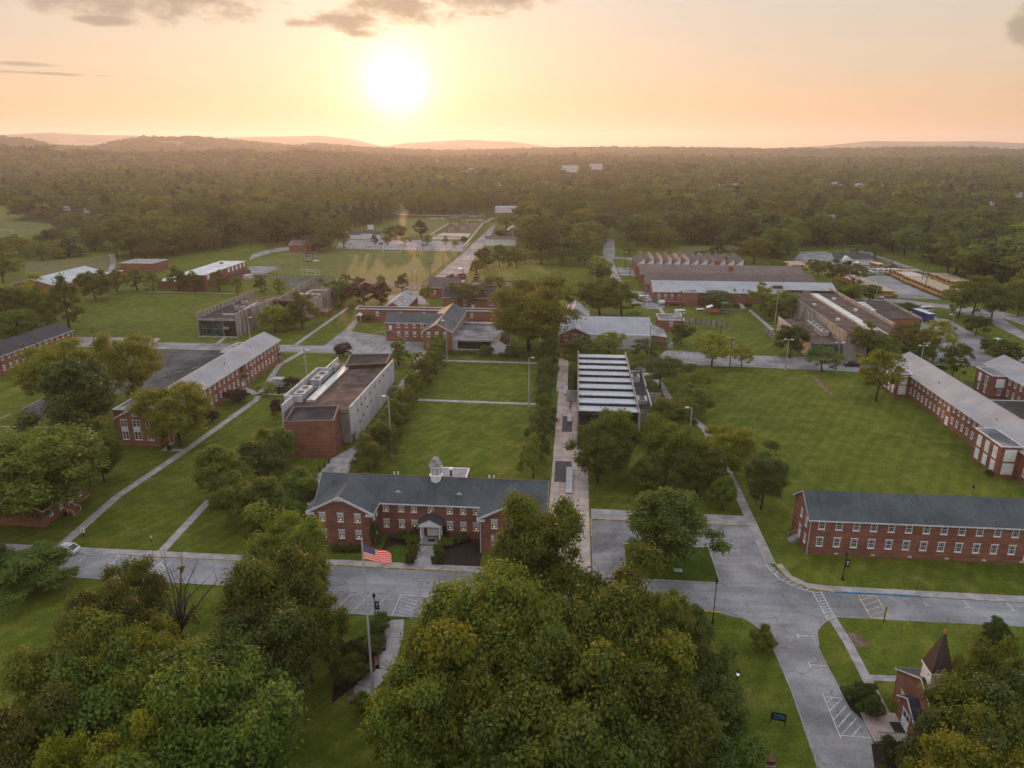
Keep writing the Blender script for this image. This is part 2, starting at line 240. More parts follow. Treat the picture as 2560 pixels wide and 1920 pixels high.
# ------------------------------------------------------------------ mesh helpers
class MB:
    def __init__(s): s.v = []; s.f = []; s.m = []
    def add(s, vs, fs, m=0):
        o = len(s.v); s.v += [tuple(map(float, p)) for p in vs]; s.f += [tuple(i+o for i in f) for f in fs]; s.m += [m]*len(fs); return s
    def quad(s, a, b, c, d, m=0): return s.add([a, b, c, d], [(0, 1, 2, 3)], m)
    def tri(s, a, b, c, m=0): return s.add([a, b, c], [(0, 1, 2)], m)
    def box(s, x0, y0, z0, x1, y1, z1, m=0):
        return s.add([(x0,y0,z0),(x1,y0,z0),(x1,y1,z0),(x0,y1,z0),(x0,y0,z1),(x1,y0,z1),(x1,y1,z1),(x0,y1,z1)],
          [(0,3,2,1),(4,5,6,7),(0,1,5,4),(1,2,6,5),(2,3,7,6),(3,0,4,7)], m)
    def prism(s, pts, z0, z1, m=0, bottom=True):
        n = len(pts); a = sum(pts[i][0]*pts[(i+1)%n][1]-pts[(i+1)%n][0]*pts[i][1] for i in range(n))
        if a < 0: pts = pts[::-1]
        f = [tuple(range(n, 2*n))] + [(i, (i+1)%n, n+(i+1)%n, n+i) for i in range(n)]
        if bottom: f.append(tuple(range(n-1, -1, -1)))
        return s.add([(p[0], p[1], z0) for p in pts]+[(p[0], p[1], z1) for p in pts], f, m)
    def flat(s, pts, z, m=0):
        n = len(pts); a = sum(pts[i][0]*pts[(i+1)%n][1]-pts[(i+1)%n][0]*pts[i][1] for i in range(n))
        if a < 0: pts = pts[::-1]
        return s.add([(p[0], p[1], z) for p in pts], [tuple(range(n))], m)
    def ext(s, prof, y0, y1, m=0, axis='y'):     # profile (x,z) extruded along y (or (y,z) along x)
        n = len(prof)
        P = (lambda p, t: (p[0], t, p[1])) if axis == 'y' else (lambda p, t: (t, p[0], p[1]))
        return s.add([P(p, y0) for p in prof]+[P(p, y1) for p in prof], [tuple(range(n)), tuple(range(2*n-1, n-1, -1))]+[(i, n+i, n+(i+1)%n, (i+1)%n) for i in range(n)], m)
    def tube(s, p0, p1, r0, r1=None, n=8, m=0, caps=True):
        r1 = r0 if r1 is None else r1; p0 = Vector(p0); p1 = Vector(p1); d = (p1-p0)
        if d.length < 1e-6: return s
        q = d.to_track_quat('Z', 'Y'); vs = []
        for p, r in ((p0, r0), (p1, r1)):
            for i in range(n):
                a = 2*math.pi*i/n; vs.append(p + q @ Vector((r*math.cos(a), r*math.sin(a), 0)))
        f = [(i, (i+1)%n, n+(i+1)%n, n+i) for i in range(n)]
        if caps: f += [tuple(range(n-1, -1, -1)), tuple(range(n, 2*n))]
        return s.add(vs, f, m)
    def path(s, pts, r, n=6, m=0):
        for i in range(len(pts)-1): s.tube(pts[i], pts[i+1], r[i] if isinstance(r, list) else r, r[i+1] if isinstance(r, list) else r, n, m)
        return s
    def lathe(s, prof, n=10, m=0, c=(0, 0)):
        k = len(prof); vs = [(c[0]+r*math.cos(2*math.pi*j/n), c[1]+r*math.sin(2*math.pi*j/n), z) for r, z in prof for j in range(n)]
        return s.add(vs, [(i*n+j, i*n+(j+1)%n, (i+1)*n+(j+1)%n, (i+1)*n+j) for i in range(k-1) for j in range(n)], m)
    def xf(s, mtx): s.v = [tuple(mtx @ Vector(p)) for p in s.v]; return s
    def mesh(s, name, mats, smooth=False):
        me = bpy.data.meshes.new(name); me.from_pydata(s.v, [], s.f)
        for x in (mats if isinstance(mats, (list, tuple)) else [mats]): me.materials.append(x)
        if any(s.m): me.polygons.foreach_set('material_index', s.m)
        if smooth: me.polygons.foreach_set('use_smooth', [True]*len(s.f))
        return me
    def build(s, name, mats, parent=None, loc=(0, 0, 0), rz=0., smooth=False): return obj(name, s.mesh(name, mats, smooth), parent, loc, rz)
def obj(name, data, parent=None, loc=(0, 0, 0), rz=0.):
    o = bpy.data.objects.new(name, data); COL.objects.link(o); o.location = loc
    if rz: o.rotation_euler = (0, 0, rz)
    if parent is not None: o.parent = parent
    return o
ORD = 'first second third fourth fifth sixth seventh eighth ninth tenth eleventh twelfth thirteenth fourteenth fifteenth sixteenth seventeenth eighteenth nineteenth twentieth'.split()
def tag(o, label=None, cat=None, group=None, kind=None):
    if label: o['label'] = label
    if cat: o['category'] = cat
    if group: o['group'] = group
    if kind: o['kind'] = kind
    return o
def thing(name, label, cat, loc=(0, 0, 0), rz=0., group=None): return tag(obj(name, None, None, loc, rz), label, cat, group)
def struct(name, mb, m, parent=None): o = mb.build(name, m, parent); return o if parent is not None else tag(o, kind='structure')
def dup(root, loc=None, rz=None, label=None, group=None, scale=None, sub=True):
    def cpy(o, par):
        c = o.copy(); COL.objects.link(c); c.parent = par
        for ch in o.children: cpy(ch, c)
        return c
    r = cpy(root, None)
    if loc is not None: r.location = loc
    if rz is not None: r.rotation_euler = (0, 0, rz)
    if label: r['label'] = label
    if group: r['group'] = group
    if scale: r.scale = scale if isinstance(scale, tuple) else (scale,)*3
    return r
# ------------------------------------------------------------------ terrain
def dirpx(px, py): d = Vector(ray(px, py)).normalized(); return math.atan2(d.x, d.y), d.z/math.hypot(d.x, d.y)
RIDGES = [(9500., 1500., [(-900,352),(-300,345),(0,337),(130,331),(220,337),(330,338),(440,344),(560,343),(700,341),(800,339),(880,348),(960,366),(1010,358),(1160,349),(1280,354),(1360,366),(1500,371),(1900,371),(2050,365),(2180,352),(2300,354),(2450,353),(2560,358),(3200,360)]),
          (4300., 700., [(-900,362),(-100,352),(0,345),(70,352),(130,369),(230,372),(300,357),(360,347),(480,347),(560,352),(660,362),(740,366),(800,364),(900,372),(1100,381),(1300,377),(1500,372),(1700,374),(1900,377),(2100,376),(2330,373),(2450,376),(2560,380),(3200,378)]),
          (2600., 420., [(-900,385),(0,372),(300,390),(500,385),(640,379),(760,381),(900,392),(1100,402),(1250,395),(1500,396),(2000,404),(2560,401),(3200,400)])]
for i, (r0, t0, pf) in enumerate(RIDGES): RIDGES[i] = (r0, t0, np.array([dirpx(*p)[0] for p in pf]), np.array([dirpx(*p)[1] for p in pf]))
def hgt(x, y):
    x = np.asarray(x, float); y = np.asarray(y, float); r = np.hypot(x, y); az = np.arctan2(x, y)
    h = np.zeros_like(r)
    s = np.clip((r-900)/900, 0, 1); s = s*s*(3-2*s)
    h += s*(7*np.sin(x*.0041+1.1)*np.cos(y*.0033)+5*np.sin(x*.0093+y*.0071))
    for r0, t0, a, e in RIDGES:
        tr = -11. if r0 < 5000 else 0.
        z = CAMH + r0*np.interp(az, a, e) + tr
        h = np.maximum(h, z*np.exp(-((r-r0)/t0)**2))
    return np.where(r < 900, 0, h)
def build_ground():
    rings = np.concatenate([np.array([0, 120, 300, 500, 700, 900]), np.arange(960, 6000, 90), np.arange(6000, 12700, 260), [12800]]).astype(float)
    na = 300; th = np.linspace(-math.pi, math.pi, na, endpoint=False)
    # finer spokes in front of the camera
    th = np.concatenate([np.linspace(-math.pi, -.75, 60, endpoint=False), np.linspace(-.75, .65, 320, endpoint=False), np.linspace(.65, math.pi, 60, endpoint=False)]); na = len(th)
    X = rings[1:, None]*np.sin(th)[None]; Y = rings[1:, None]*np.cos(th)[None]; Zh = hgt(X, Y)
    v = np.concatenate([[[0, 0, 0]], np.stack([X, Y, Zh], -1).reshape(-1, 3)]); nr = len(rings)-1
    f = [(0, 1+(j+1) % na, 1+j) for j in range(na)]
    for i in range(nr-1):
        a = 1+i*na; b = a+na
        f += [(a+j, a+(j+1) % na, b+(j+1) % na, b+j) for j in range(na)]
    me = bpy.data.meshes.new('ground'); me.from_pydata(v.tolist(), [], f); me.polygons.foreach_set('use_smooth', [True]*len(f))
    m = bpy.data.materials.new('ground_cover'); m.use_nodes = True; nt = m.node_tree; nt.nodes.clear(); N = NT(nt)
    g = N.n('ShaderNodeNewGeometry').outputs['Position']; r = N.n('ShaderNodeVectorMath', {0: g}, operation='LENGTH').outputs['Value']
    n1 = N.n('ShaderNodeTexNoise', {'Vector': g, 'Scale': .035, 'Detail': 6., 'Roughness': .6}).outputs[0]; n2 = N.n('ShaderNodeTexNoise', {'Vector': g, 'Scale': .25, 'Detail': 5., 'Roughness': .7}).outputs[0]
    n3 = N.n('ShaderNodeTexNoise', {'Vector': g, 'Scale': 2.4, 'Detail': 4., 'Roughness': .7}).outputs[0]
    c = N.mix(N.mr(n1, .35, .65), (.076, .103, .009, 1), (.104, .132, .013, 1))
    c = N.mix(N.m('MULTIPLY', N.mr(n2, .48, .72), .6), c, (.16, .145, .035, 1))
    n4 = N.n('ShaderNodeTexNoise', {'Vector': N.n('ShaderNodeMapping', {'Vector': g, 'Scale': (.10, .9, 1), 'Rotation': (0, 0, .35)}).outputs[0], 'Scale': 1., 'Detail': 4.}).outputs[0]
    c = N.mix(N.m('MULTIPLY', N.mr(n4, .52, .74), .4), c, (.15, .14, .03, 1))
    mw = N.n('ShaderNodeTexWave', {'Vector': N.n('ShaderNodeMapping', {'Vector': g, 'Rotation': (0, 0, .5)}).outputs[0], 'Scale': .12, 'Distortion': 5., 'Detail': 3., 'Detail Scale': .35}).outputs[0]
    k = N.m('MULTIPLY', N.m('MULTIPLY', N.mr(n3, .25, .75, .66, 1.28), N.mr(mw, 0., 1., .93, 1.06)), N.mr(n2, .3, .7, .78, 1.16)); kc = N.n('ShaderNodeCombineColor', {0: k, 1: k, 2: k}).outputs[0]
    c = N.mix(1., c, kc, 'MULTIPLY')
    nf = N.n('ShaderNodeTexNoise', {'Vector': g, 'Scale': .02, 'Detail': 8., 'Roughness': .7}).outputs[0]
    fc = N.mix(N.mr(nf, .35, .65), (.020, .030, .008, 1), (.058, .066, .016, 1))
    nq = N.n('ShaderNodeTexVoronoi', {'Vector': g, 'Scale': .0022}).outputs['Color']
    fld = N.mr(N.n('ShaderNodeSeparateColor', {0: nq}).outputs[0], .78, .8)
    fc = N.mix(N.m('MULTIPLY', fld, N.mr(r, 2800., 4200.)), fc, (.15, .15, .05, 1))
    xyz = N.n('ShaderNodeSeparateXYZ', {0: g}); gx, gy = xyz.outputs[0], xyz.outputs[1]
    gl = N.m('ADD', N.m('MULTIPLY', N.m('SINE', N.m('MULTIPLY_ADD', gx, .0065, 2.)), N.m('SINE', N.m('MULTIPLY_ADD', gy, .0055, 1.))), N.m('MULTIPLY', .5, N.m('SINE', N.m('ADD', N.m('MULTIPLY', gx, .019), N.m('MULTIPLY', gy, .011)))))
    fc = N.mix(N.mr(gl, .80, .87), fc, (.14, .15, .045, 1))
    c = N.mix(N.mr(r, 640., 760.), c, fc)
    p = N.n('ShaderNodeBsdfPrincipled', {'Base Color': c, 'Roughness': .92, 'Specular IOR Level': .1})
    bp = N.n('ShaderNodeBump', {'Height': n3, 'Strength': .35, 'Distance': .12}); nt.links.new(bp.outputs[0], p.inputs['Normal'])
    out = N.n('ShaderNodeOutputMaterial'); nt.links.new(p.outputs[0], out.inputs[0])
    me.materials.append(m); tag(obj('ground', me), kind='structure')
build_ground()
def sheet(name, m, z, pts): return struct(name, MB().flat([at(*p) if isinstance(p[0], str) else p for p in pts], z), m)
def rect(x0, y0, x1, y1): return [(x0, y0), (x1, y0), (x1, y1), (x0, y1)]
def slab(name, m, pts, z0=0., z1=.05, parent=None): return struct(name, MB().prism([at(*p) if isinstance(p[0], str) else p for p in pts], z0, z1), m, parent)
# lawns that read differently
sheet('playing_field', FIELDG, .004, [('B',-20,690),('B',280,622),('B',640,602),('B',1780,628),('B',1330,945),('B',870,852),('B',130,800)])
sheet('meadow', MEADOW, .004, [('V',290,425),('V',700,412),('V',1000,388),('V',1255,358),('V',1320,470),('V',1250,620),('V',300,720)])
sheet('sports_field', FIELDG, .006, [('A',-500,345),('A',0,345),('A',440,380),('A',480,430),('A',160,500),('A',-600,520)])
sheet('rough_meadow', MEADOW, .005, [('C',1450,575),('C',1950,560),('C',1970,640),('C',1880,650),('C',1400,640)])
sheet('far_field', FIELDG, .006, [('B',500,215),('B',690,205),('B',590,300),('B',330,310)])
sheet('far_field', FIELDG, .006, [('B',1200,185),('B',1310,180),('B',1310,305),('B',1190,300)])
sheet('field_by_depot', FIELDG, .005, [('D',560,615),('D',730,585),('D',1250,770),('D',820,770),('D',600,690)])
sheet('park_lawn', FIELDG, .005, [('U',430,270),('U',700,130),('U',1240,105),('U',1330,170),('U',1100,320),('U',640,360)])
# roads
front_road = sheet('front_road', ASPH, .01, rect(-420, 91.5, 420, 98.3))
lot = sheet('parking_lot', ASPH, .012, rect(-45, 86.2, 8, 91.5))
chapel_road = sheet('chapel_road', ASPHO, .014, [(27.7,-60),(27.7,64),(28.1,76.2),(27.9,83.7),(27.2,87.7),(25.6,89.9),(21,91.2),(21,91.8),(39,91.8),(38.6,91.1),(36.6,90.0),(34.9,87.8),(34.2,84.6),(34.2,80.8),(34.4,76.7),(35.3,71.4),(35.2,68.5),(34.0,64.5),(34.0,-60)])
rear_lot = sheet('rear_lot', ASPHO, .012, [(4.1,98.2),(34.,98.2),(38,98.2),(35.6,99.6),(34,102),(32.6,105),(32.0,117.2),(4.1,117.2)])
cross_road = sheet('cross_road', ASPHO, .01, [(-420,222),(-116,222),(-70,221.6),('B',1320,1502),('B',1480,1480),('B',1450,1400),('B',1130,1385),('B',1120,1300),('B',970,1330),('B',820,1308),('B',920,1185),('B',870,1190),('B',770,1290),('B',590,1430),('B',240,1424),(-116,230),(-175,229),(-420,229)])
sheet('gravel_verge', ASPHO, .007, [('E',580,150),('E',960,148),('E',1390,158),('E',1330,200),('E',590,200)])
sheet('grass_island', GRASS, .02, [('B',970,1330),('B',1120,1308),('B',1115,1345)])
dark_lot = sheet('dark_lot', ASPHN, .008, [('E',1310,255),('E',1905,264),(-106,218),(-101.5,205),(-101.8,168),('E',1250,640),('E',700,640),('E',880,480)])
sheet('old_drive', ASPHN, .007, [('E',190,768),('E',380,670),('E',560,670),('E',520,760),('E',330,860),('E',200,850)])
sheet('worn_ground', GRAVEL, .006, [('E',200,850),('E',330,855),('E',400,890),('E',230,880)])
right_lot = sheet('right_lot', ASPHO, .01, [(26,218.6),(34.1,218.4),(60,217),(84,215.2),(110,214.6),(110,226),(88,226.5),(86.5,229),(76,231.5),('D',170,1530),('D',0,1520),('T',1760,1040),('T',1000,1000),('T',560,965)])
sheet('service_lane', ASPHO, .008, [('C',795,510),('C',885,500),('C',890,640),('C',870,690),('C',900,760),('C',945,870),('C',960,1000),('C',850,1000),('C',850,770),('C',800,680),('C',785,640)]); sheet('lane_spur', ASPHO, .009, [('C',700,655),('C',1070,672),('C',1065,692),('C',690,668)]); sheet('lane_spur', ASPHO, .009, [('C',900,755),('C',1065,758),('C',1062,830),('C',940,822)]); sheet('workshop_yard', ASPHO, .009, [('C',940,960),('C',1200,965),('C',1230,1060),('C',1330,1090),('C',1280,1120),('C',1080,1090),('C',940,1010)])
sheet('far_road', ASPHO, .01, [('B',1480,900),('B',1600,790),('B',1790,630),('B',2045,390),('B',2068,388),('B',2060,420),('B',1960,580),('B',1870,700),('B',1800,880)])
sheet('far_road', ASPHO, .009, [('B',1210,302),('B',1960,318),('B',1960,308),('B',1210,296)])
sheet('far_lot', ASPH, .009, [('B',690,592),('B',1790,618),('B',1860,540),('B',1480,520),('B',740,512)])
sheet('field_lane', ASPHO, .011, [('B',-40,645),('B',150,590),('B',290,578),('B',290,606),('B',140,625),('B',-60,690)])
sheet('gravel_strip', ASPHN, .008, [('B',0,815),('B',380,845),('B',740,848),('B',1000,862),('B',1490,905),('B',1420,950),('B',1200,940),('B',700,920),('B',250,930),('B',300,880),('B',150,842),('B',0,832)])
sheet('gravel_yard', ASPHO, .007, [('B',-60,745),('B',140,748),('B',225,762),('B',60,815),('B',-70,815)])
sheet('service_yard', ASPHO, .009, [('B',1140,1000),('B',1290,960),('B',1400,960),('B',1500,1080),('B',1380,1068),('B',1140,1070)])
bus_lot = sheet('bus_lot', ASPH, .012, [('D',900,830),('D',1040,830),('D',1250,825),('D',1420,815),('D',1745,915),('D',1640,1045),('D',1480,1032),('D',1010,1012),('D',720,900),('D',740,860)])
sheet('depot_lot', ASPHO, .009, [('D',280,618),('D',500,616),('D',600,665),('D',620,745),('D',820,745),('D',1050,745),('D',1120,810),('D',860,815),('D',380,720),('D',200,720)])
sheet('depot_road', ASPHO, .010, [('D',730,585),('D',830,605),('D',940,650),('D',1280,765),('D',1740,900),('D',1760,925),('D',1720,905),('D',1240,775),('D',930,665),('D',820,625),('D',740,600)])
sheet('depot_road', ASPHO, .010, [('D',250,815),('D',340,815),('D',330,850),('D',560,990),('D',640,1015),('D',1130,1030),('D',1570,1080),('D',1990,1130),('D',2400,1230),('D',2400,1300),('D',2212,1255),('D',2020,1190),('D',2212,1320),('D',2400,1390),('D',2400,1450),('D',2212,1380),('D',1900,1230),('D',1570,1112),('D',1130,1062),('D',800,1060),('D',540,1040),('D',420,950),('D',270,860)])
sheet('side_lot', ASPH, .011, [('D',1290,1115),('D',1470,1195),('D',1560,1205),('D',1720,1300),('D',1880,1365),('D',1840,1420),('D',1880,1500),('D',2000,1560),('D',2212,1540),('D',2212,1640),('D',1560,1590),('D',1400,1560),('D',1250,1190),('D',1200,1150)])
# kerbs, painted kerbs and lines belong to their road
def kerb(parent, pts, m=KERB, w=.16, h=.13, name='kerb'):
    mb = MB()
    for (a, b) in zip(pts[:-1], pts[1:]):
        a = Vector((*a, 0)); b = Vector((*b, 0)); d = (b-a).normalized(); n = Vector((-d.y, d.x, 0))*w/2
        mb.prism([(a-n)[:2], (b-n)[:2], (b+n)[:2], (a+n)[:2]], 0, h)
    return mb.build(name, m, parent)
def line(parent, a, b, w=.12, m=WPAINT, z=.02, name='painted_line'):
    a = Vector((*(at(*a) if isinstance(a[0], str) else a), 0)); b = Vector((*(at(*b) if isinstance(b[0], str) else b), 0)); d = (b-a).normalized(); n = Vector((-d.y, d.x, 0))*w/2
    return MB().flat([(a-n)[:2], (b-n)[:2], (b+n)[:2], (a+n)[:2]], z).build(name, m, parent)
kerb(front_road, [(-100, 98.38), (-40, 98.38)]); kerb(front_road, [(-40, 98.38), (-16, 98.38)], YEL, .2, .14, 'yellow_kerb'); kerb(front_road, [(-16, 98.38), (4, 98.38)])
kerb(front_road, [(-100, 91.42), (-45, 91.42), (-45, 86.1), (8, 86.1)]); kerb(front_road, [(12, 91.42), (17, 91.42)]); kerb(front_road, [(17, 91.42), (22.5, 91.1)], YEL, .2, .14, 'yellow_kerb')
crv = [at('L', *p) for p in ((92,488),(110,515),(150,558),(200,590),(260,618),(330,636),(428,646))]
kerb(front_road, crv, YEL, .22, .14, 'yellow_kerb'); kerb(front_road, [crv[-1], at('L', 920, 672)], BPAINT, .2, .14, 'blue_kerb'); kerb(front_road, [at('L', 920, 672), at('L', 1700, 720)])
kerb(rear_lot, [(4.1, 117.28), (32, 117.28)], YEL, .22, .14, 'yellow_kerb'); kerb(rear_lot, [(4.15, 117.2), (4.15, 111)], YEL, .2, .14, 'yellow_kerb')
isl = slab('grass_island', LAWND, rect(9.5, 98.75, 23.6, 109), 0., .11); kerb(isl, [(9.5, 98.65), (23.7, 98.65), (23.7, 109.05), (9.5, 109.05), (9.5, 98.65)], KERB, .2, .14)
kerb(chapel_road, [(34.2, 84.6), (34.9, 87.8), (36.6, 90.), (38.6, 91.2)]); kerb(cross_road, [(-175, 229.4), (-118, 230.3)]); kerb(right_lot, [(26, 218.4), (60, 216.9), (84, 215.1), (110, 214.5)])
kerb(chapel_road, [(34.2, 64.5), (34.3, 76.7)] if False else [(27.85, 60), (28.2, 76.2), (28.0, 83.7)], KERB, .12, .06)
for i in range(11):                                          # stalls in front of the hall
    x = -43.8+2.75*i if i < 7 else None
    if x is not None: line(lot, (x-.9, 86.3), (x+.6, 91.2), .1)
for a, b in (((-24.9, 86.3), (-24.8, 91.4)), ((-24.8, 91.4), (-20.2, 91.4))): line(lot, a, b, .12)
for i in range(6): line(lot, (-24.7+i*.1, 90.9-i*.85), (-22.+i*.1, 90.0-i*.85), .1)
for i in range(9): line(lot, (-36.2+i*1.0+(.8 if i % 2 else 0), 91.35), (-35.5+i*1.0+(.8 if i % 2 else 0), 91.35), .12, DARK)
for a, b in (((215,895),(312,902)),((215,886),(220,910)),((278,1045),(292,1080)),((286,1064),(382,1072)),((360,1230),(465,1487)),((368,1250),(482,1258)),((465,1472),(638,1485)),((385,1285),(410,1258)),((400,1330),(470,1262)),((425,1380),(498,1300)),((448,1425),(520,1342)),((470,1468),(556,1372)),((530,1475),(588,1410))): line(chapel_road, ('L', *a), ('L', *b), .13, WPAINT, .024)
lad = [((30,482),(60,520)),((60,520),(120,575)),((120,575),(190,612)),((190,612),(295,645))]
for a, b in lad: line(front_road, ('L', *a), ('L', *b), .14)
for a, b in (((62,520),(85,505)),((85,545),(108,527)),((125,577),(152,563)),((150,595),(185,578)),((182,610),(215,598)),((222,625),(240,613)),((262,640),(278,626))): line(front_road, ('L', *a), ('L', *b), .12)
for a, b in (((300,640),(392,808)),((350,640),(436,800))): line(front_road, ('L', *a), ('L', *b), .12)
for i in range(10): line(front_road, ('L', 306+i*9.2, 652+i*16), ('L', 352+i*8.8, 645+i*16), .11)
for a, b in (((565,665),(640,793)),((565,665),(670,668)),((670,668),(748,798)),((640,793),(748,798))): line(front_road, ('L', *a), ('L', *b), .2, CREAMP)
for a, b in (((585,690),(640,672)),((598,722),(672,700)),((615,752),(692,730)),((635,782),(712,760))): line(front_road, ('L', *a), ('L', *b), .12, CREAMP)
for a, b in (((430,645),(458,692)),((672,662),(708,712)),((918,672),(942,702))): line(front_road, ('L', *a), ('L', *b), .12, BPAINT)
for a, b in (((942,702),(965,723)),((955,722),(985,724)),((1165,686),(1212,738)),((1182,735),(1230,738)),((1412,700),(1465,752)),((1440,750),(1488,754))): line(front_road, ('L', *a), ('L', *b), .12)
for a, b in (((140,332),(272,339)),((450,347),(860,374)),((522,366),(480,402)),((728,368),(684,410)),((662,408),(700,410))): line(front_road, ('I', *a), ('I', *b), .14, WPAINT, .022)
for a, b in (((925,455),(1000,390)),((960,485),(1040,405)),((925,455),(960,485)),((940,440),(975,470)),((958,425),(990,455)),((975,408),(1010,440)),((890,385),(1050,388)),((860,420),(930,392)),((880,440),(960,395))): line(front_road, ('I', *a), ('I', *b), .12, WPAINT if a[0] > 920 else CREAMP, .022)
line(front_road, (-68, 98.15), (-50, 98.15), .14, YEL, .021)
for i in range(6): line(cross_road, ('B', 850+i*64, 1485+i*2), ('B', 890+i*64, 1445+i*2), .14)
for a, b in (((1000,1390),(1040,1355)),((1060,1390),(1090,1355)),((840,1390),(870,1360)),((1362,1480),(1400,1455)),((1385,1490),(1450,1465))): line(cross_road, ('B', *a), ('B', *b), .14)
for i in range(6): line(right_lot, ('T', 620+i*100, 985+i*5), ('T', 640+i*100, 1035+i*5), .13)
for i in range(6): line(right_lot, ('T', 1770+i*115, 1045+i*4), ('T', 1820+i*115, 1105+i*4), .13)
for i in range(7): line(dark_lot, (-126+i*2.6, 181+i*5.), (-125+i*2.6, 184+i*5.), .12)
line(dark_lot, ('E', 0, 920), ('E', 520, 928), .3, WALK, .03, 'edging'); line(dark_lot, ('E', 0, 855), ('E', 85, 815), .3, WALK, .03, 'edging'); line(dark_lot, ('E', 190, 768), ('E', 380, 672), .25, WALK, .03, 'edging')
# walks
def walk(name, pts, w, m=WALK, z=.05, parent=None, cut=0., gap=.03):
    root = None
    if cut: root = tag(obj(name, None), kind='structure')
    mb = MB()
    for (a, b) in zip(pts[:-1], pts[1:]):
        a = Vector((*(at(*a) if isinstance(a[0], str) else a), 0)); b = Vector((*(at(*b) if isinstance(b[0], str) else b), 0)); L = (b-a).length; d = (b-a)/L; n = Vector((-d.y, d.x, 0))*w/2
        if not cut: mb.prism([(a-n)[:2], (b-n)[:2], (b+n)[:2], (a+n)[:2]], 0, z); continue
        k = max(1, round(L/cut))
        for i in range(k):
            p = a+d*(L*i/k+gap/2); q = a+d*(L*(i+1)/k-gap/2); zz = z+random.uniform(-.006, .006)
            MB().prism([(p-n)[:2], (q-n)[:2], (q+n)[:2], (p+n)[:2]], 0, zz).build('slab', m, root)
    if not cut: return tag(mb.build(name, m, parent), kind='structure')
    return root
walk('sidewalk', [(-110, 99.2), (-3.6, 99.2)], 1.5, WALK, .12, cut=3.2)
slab('sidewalk', WALK, crv+[at('L', 920, 672), at('L', 1800, 724), at('L', 1800, 690), at('L', 1521, 672), at('L', 900, 640), at('L', 390, 612), at('L', 270, 597), at('L', 185, 555), at('L', 125, 488)], 0., .12)
walk('hall_walk', [(-23.3, 99.95), (-23.3, 105.6)], 3., WALK, .06, cut=1.9)
walk('dorm_walk', [(-85.3, 99.95), (-86.9, 118.5), ('E', 1600, 1130), ('E', 2212, 692), ('B', 200, 1600), ('B', 420, 1475)], 1.7, WALK, .05)
walk('dorm_walk_spur', [('E', 1400, 1122), ('E', 1640, 1128)], 1.2, WALK, .052); walk('dorm_walk_spur', [('E', 1425, 1120), ('E', 1500, 1052)], 1.1, WALK, .054)
walk('lawn_walk', [(-67.4, 99.95), ('I', 1275, 28), ('E', 1840, 1560), ('E', 2120, 1300), ('F', 60, 1080)], 1.5, WALK, .05)
walk('dorm_side_walk', [('F', 0, 650), ('F', 100, 640), ('F', 260, 645)], 1.3, WALK, .05); walk('lawn_link_walk', [('E', 2110, 590), ('E', 2212, 640)], 2., WALK, .045)
walk('science_walk', [('Q', 1490, 1115), ('Q', 2212, 605)], 1.5, WALK, .05); walk('glass_front_walk', [('Q', 405, 1104), ('Q', 520, 1006)], 1.4, WALK, .05)
walk('far_lawn_walk', [('A', 1280, 965), ('A', 2180, 985)], 1., WALK, .04)
walk('quad_walk', [('F', 1600, 350), ('G', 260, 374)], 1.6, WALK, .05, cut=3.); walk('quad_walk', [('F', 1395, 690), ('G', 200, 727)], 1.6, WALK, .05, cut=2.4)
slab('library_walk', WALK, [(-51.3, 118), (-45.8, 118), (-45.8, 228), (-49.0, 228), (-49.0, 190), (-47.2, 150), (-51.3, 139.4)], 0., .05)
walk('lot_walk', [(4.2, 119.3), (32.1, 118.9)], 3.7, WALK, .12, cut=3.9)
walk('locust_walk', [(32.9, 105), (32.9, 134), (32.6, 146), (32.1, 163.5), (29.6, 174), (26.4, 184), (25.4, 198), (23.5, 205), (19, 209)], 1.7, WALK, .06, cut=2.6)
walk('chapel_walk', [(38.1, 91.3), (38.4, 85.7), (38.3, 78.6), (38.2, 72.2)], 1.25, WALK, .07, cut=1.55); walk('chapel_walk', [(38.9, 79.0), (46, 79.2)], 1.1, WALK, .065, cut=1.5)
walk('warehouse_walk', [('T', 1010, 388), ('T', 1250, 402), ('T', 1720, 405)], 1.3, WALK, .05); walk('warehouse_walk', [('T', 1570, 300), ('T', 1660, 395)], 2., WALK, .052); walk('warehouse_walk', [('T', 1730, 410), ('T', 2060, 695)], 1.6, WALK, .05)
walk('yard_walk', [('T', 490, 385), ('T', 560, 490)], 1.5, WALK, .05); walk('yard_walk', [('T', 300, 400), ('T', 480, 388)], 1., WALK, .045)
walk('lawn_relic_walk', [('H', 390, 482), ('H', 560, 660)], 1.3, GRAVEL, .02); walk('service_entry', [('F', 2000, 1000), ('G', 1050, 400)][:1]+[(16.5, 206), (22, 207)][:0], 1.) if False else None
slab('side_drive', WALK, [(16., 206), (26, 207), (26, 214), (17, 214)], 0, .03)
walk('flag_walk', [('J', 960, 1080), ('J', 950, 1200), ('J', 880, 1420), ('J', 760, 1540), ('J', 700, 1640)], 2.6, WALK, .05)
walk('path_to_trees', [('V', 1280, 350), ('V', 1310, 440), ('V', 1270, 560)], 3., ASPHO, .03)
walk('park_drive', [('I', 560, 1380), ('I', 400, 1570), ('I', 300, 1720)], 7., ASPHO, .03)
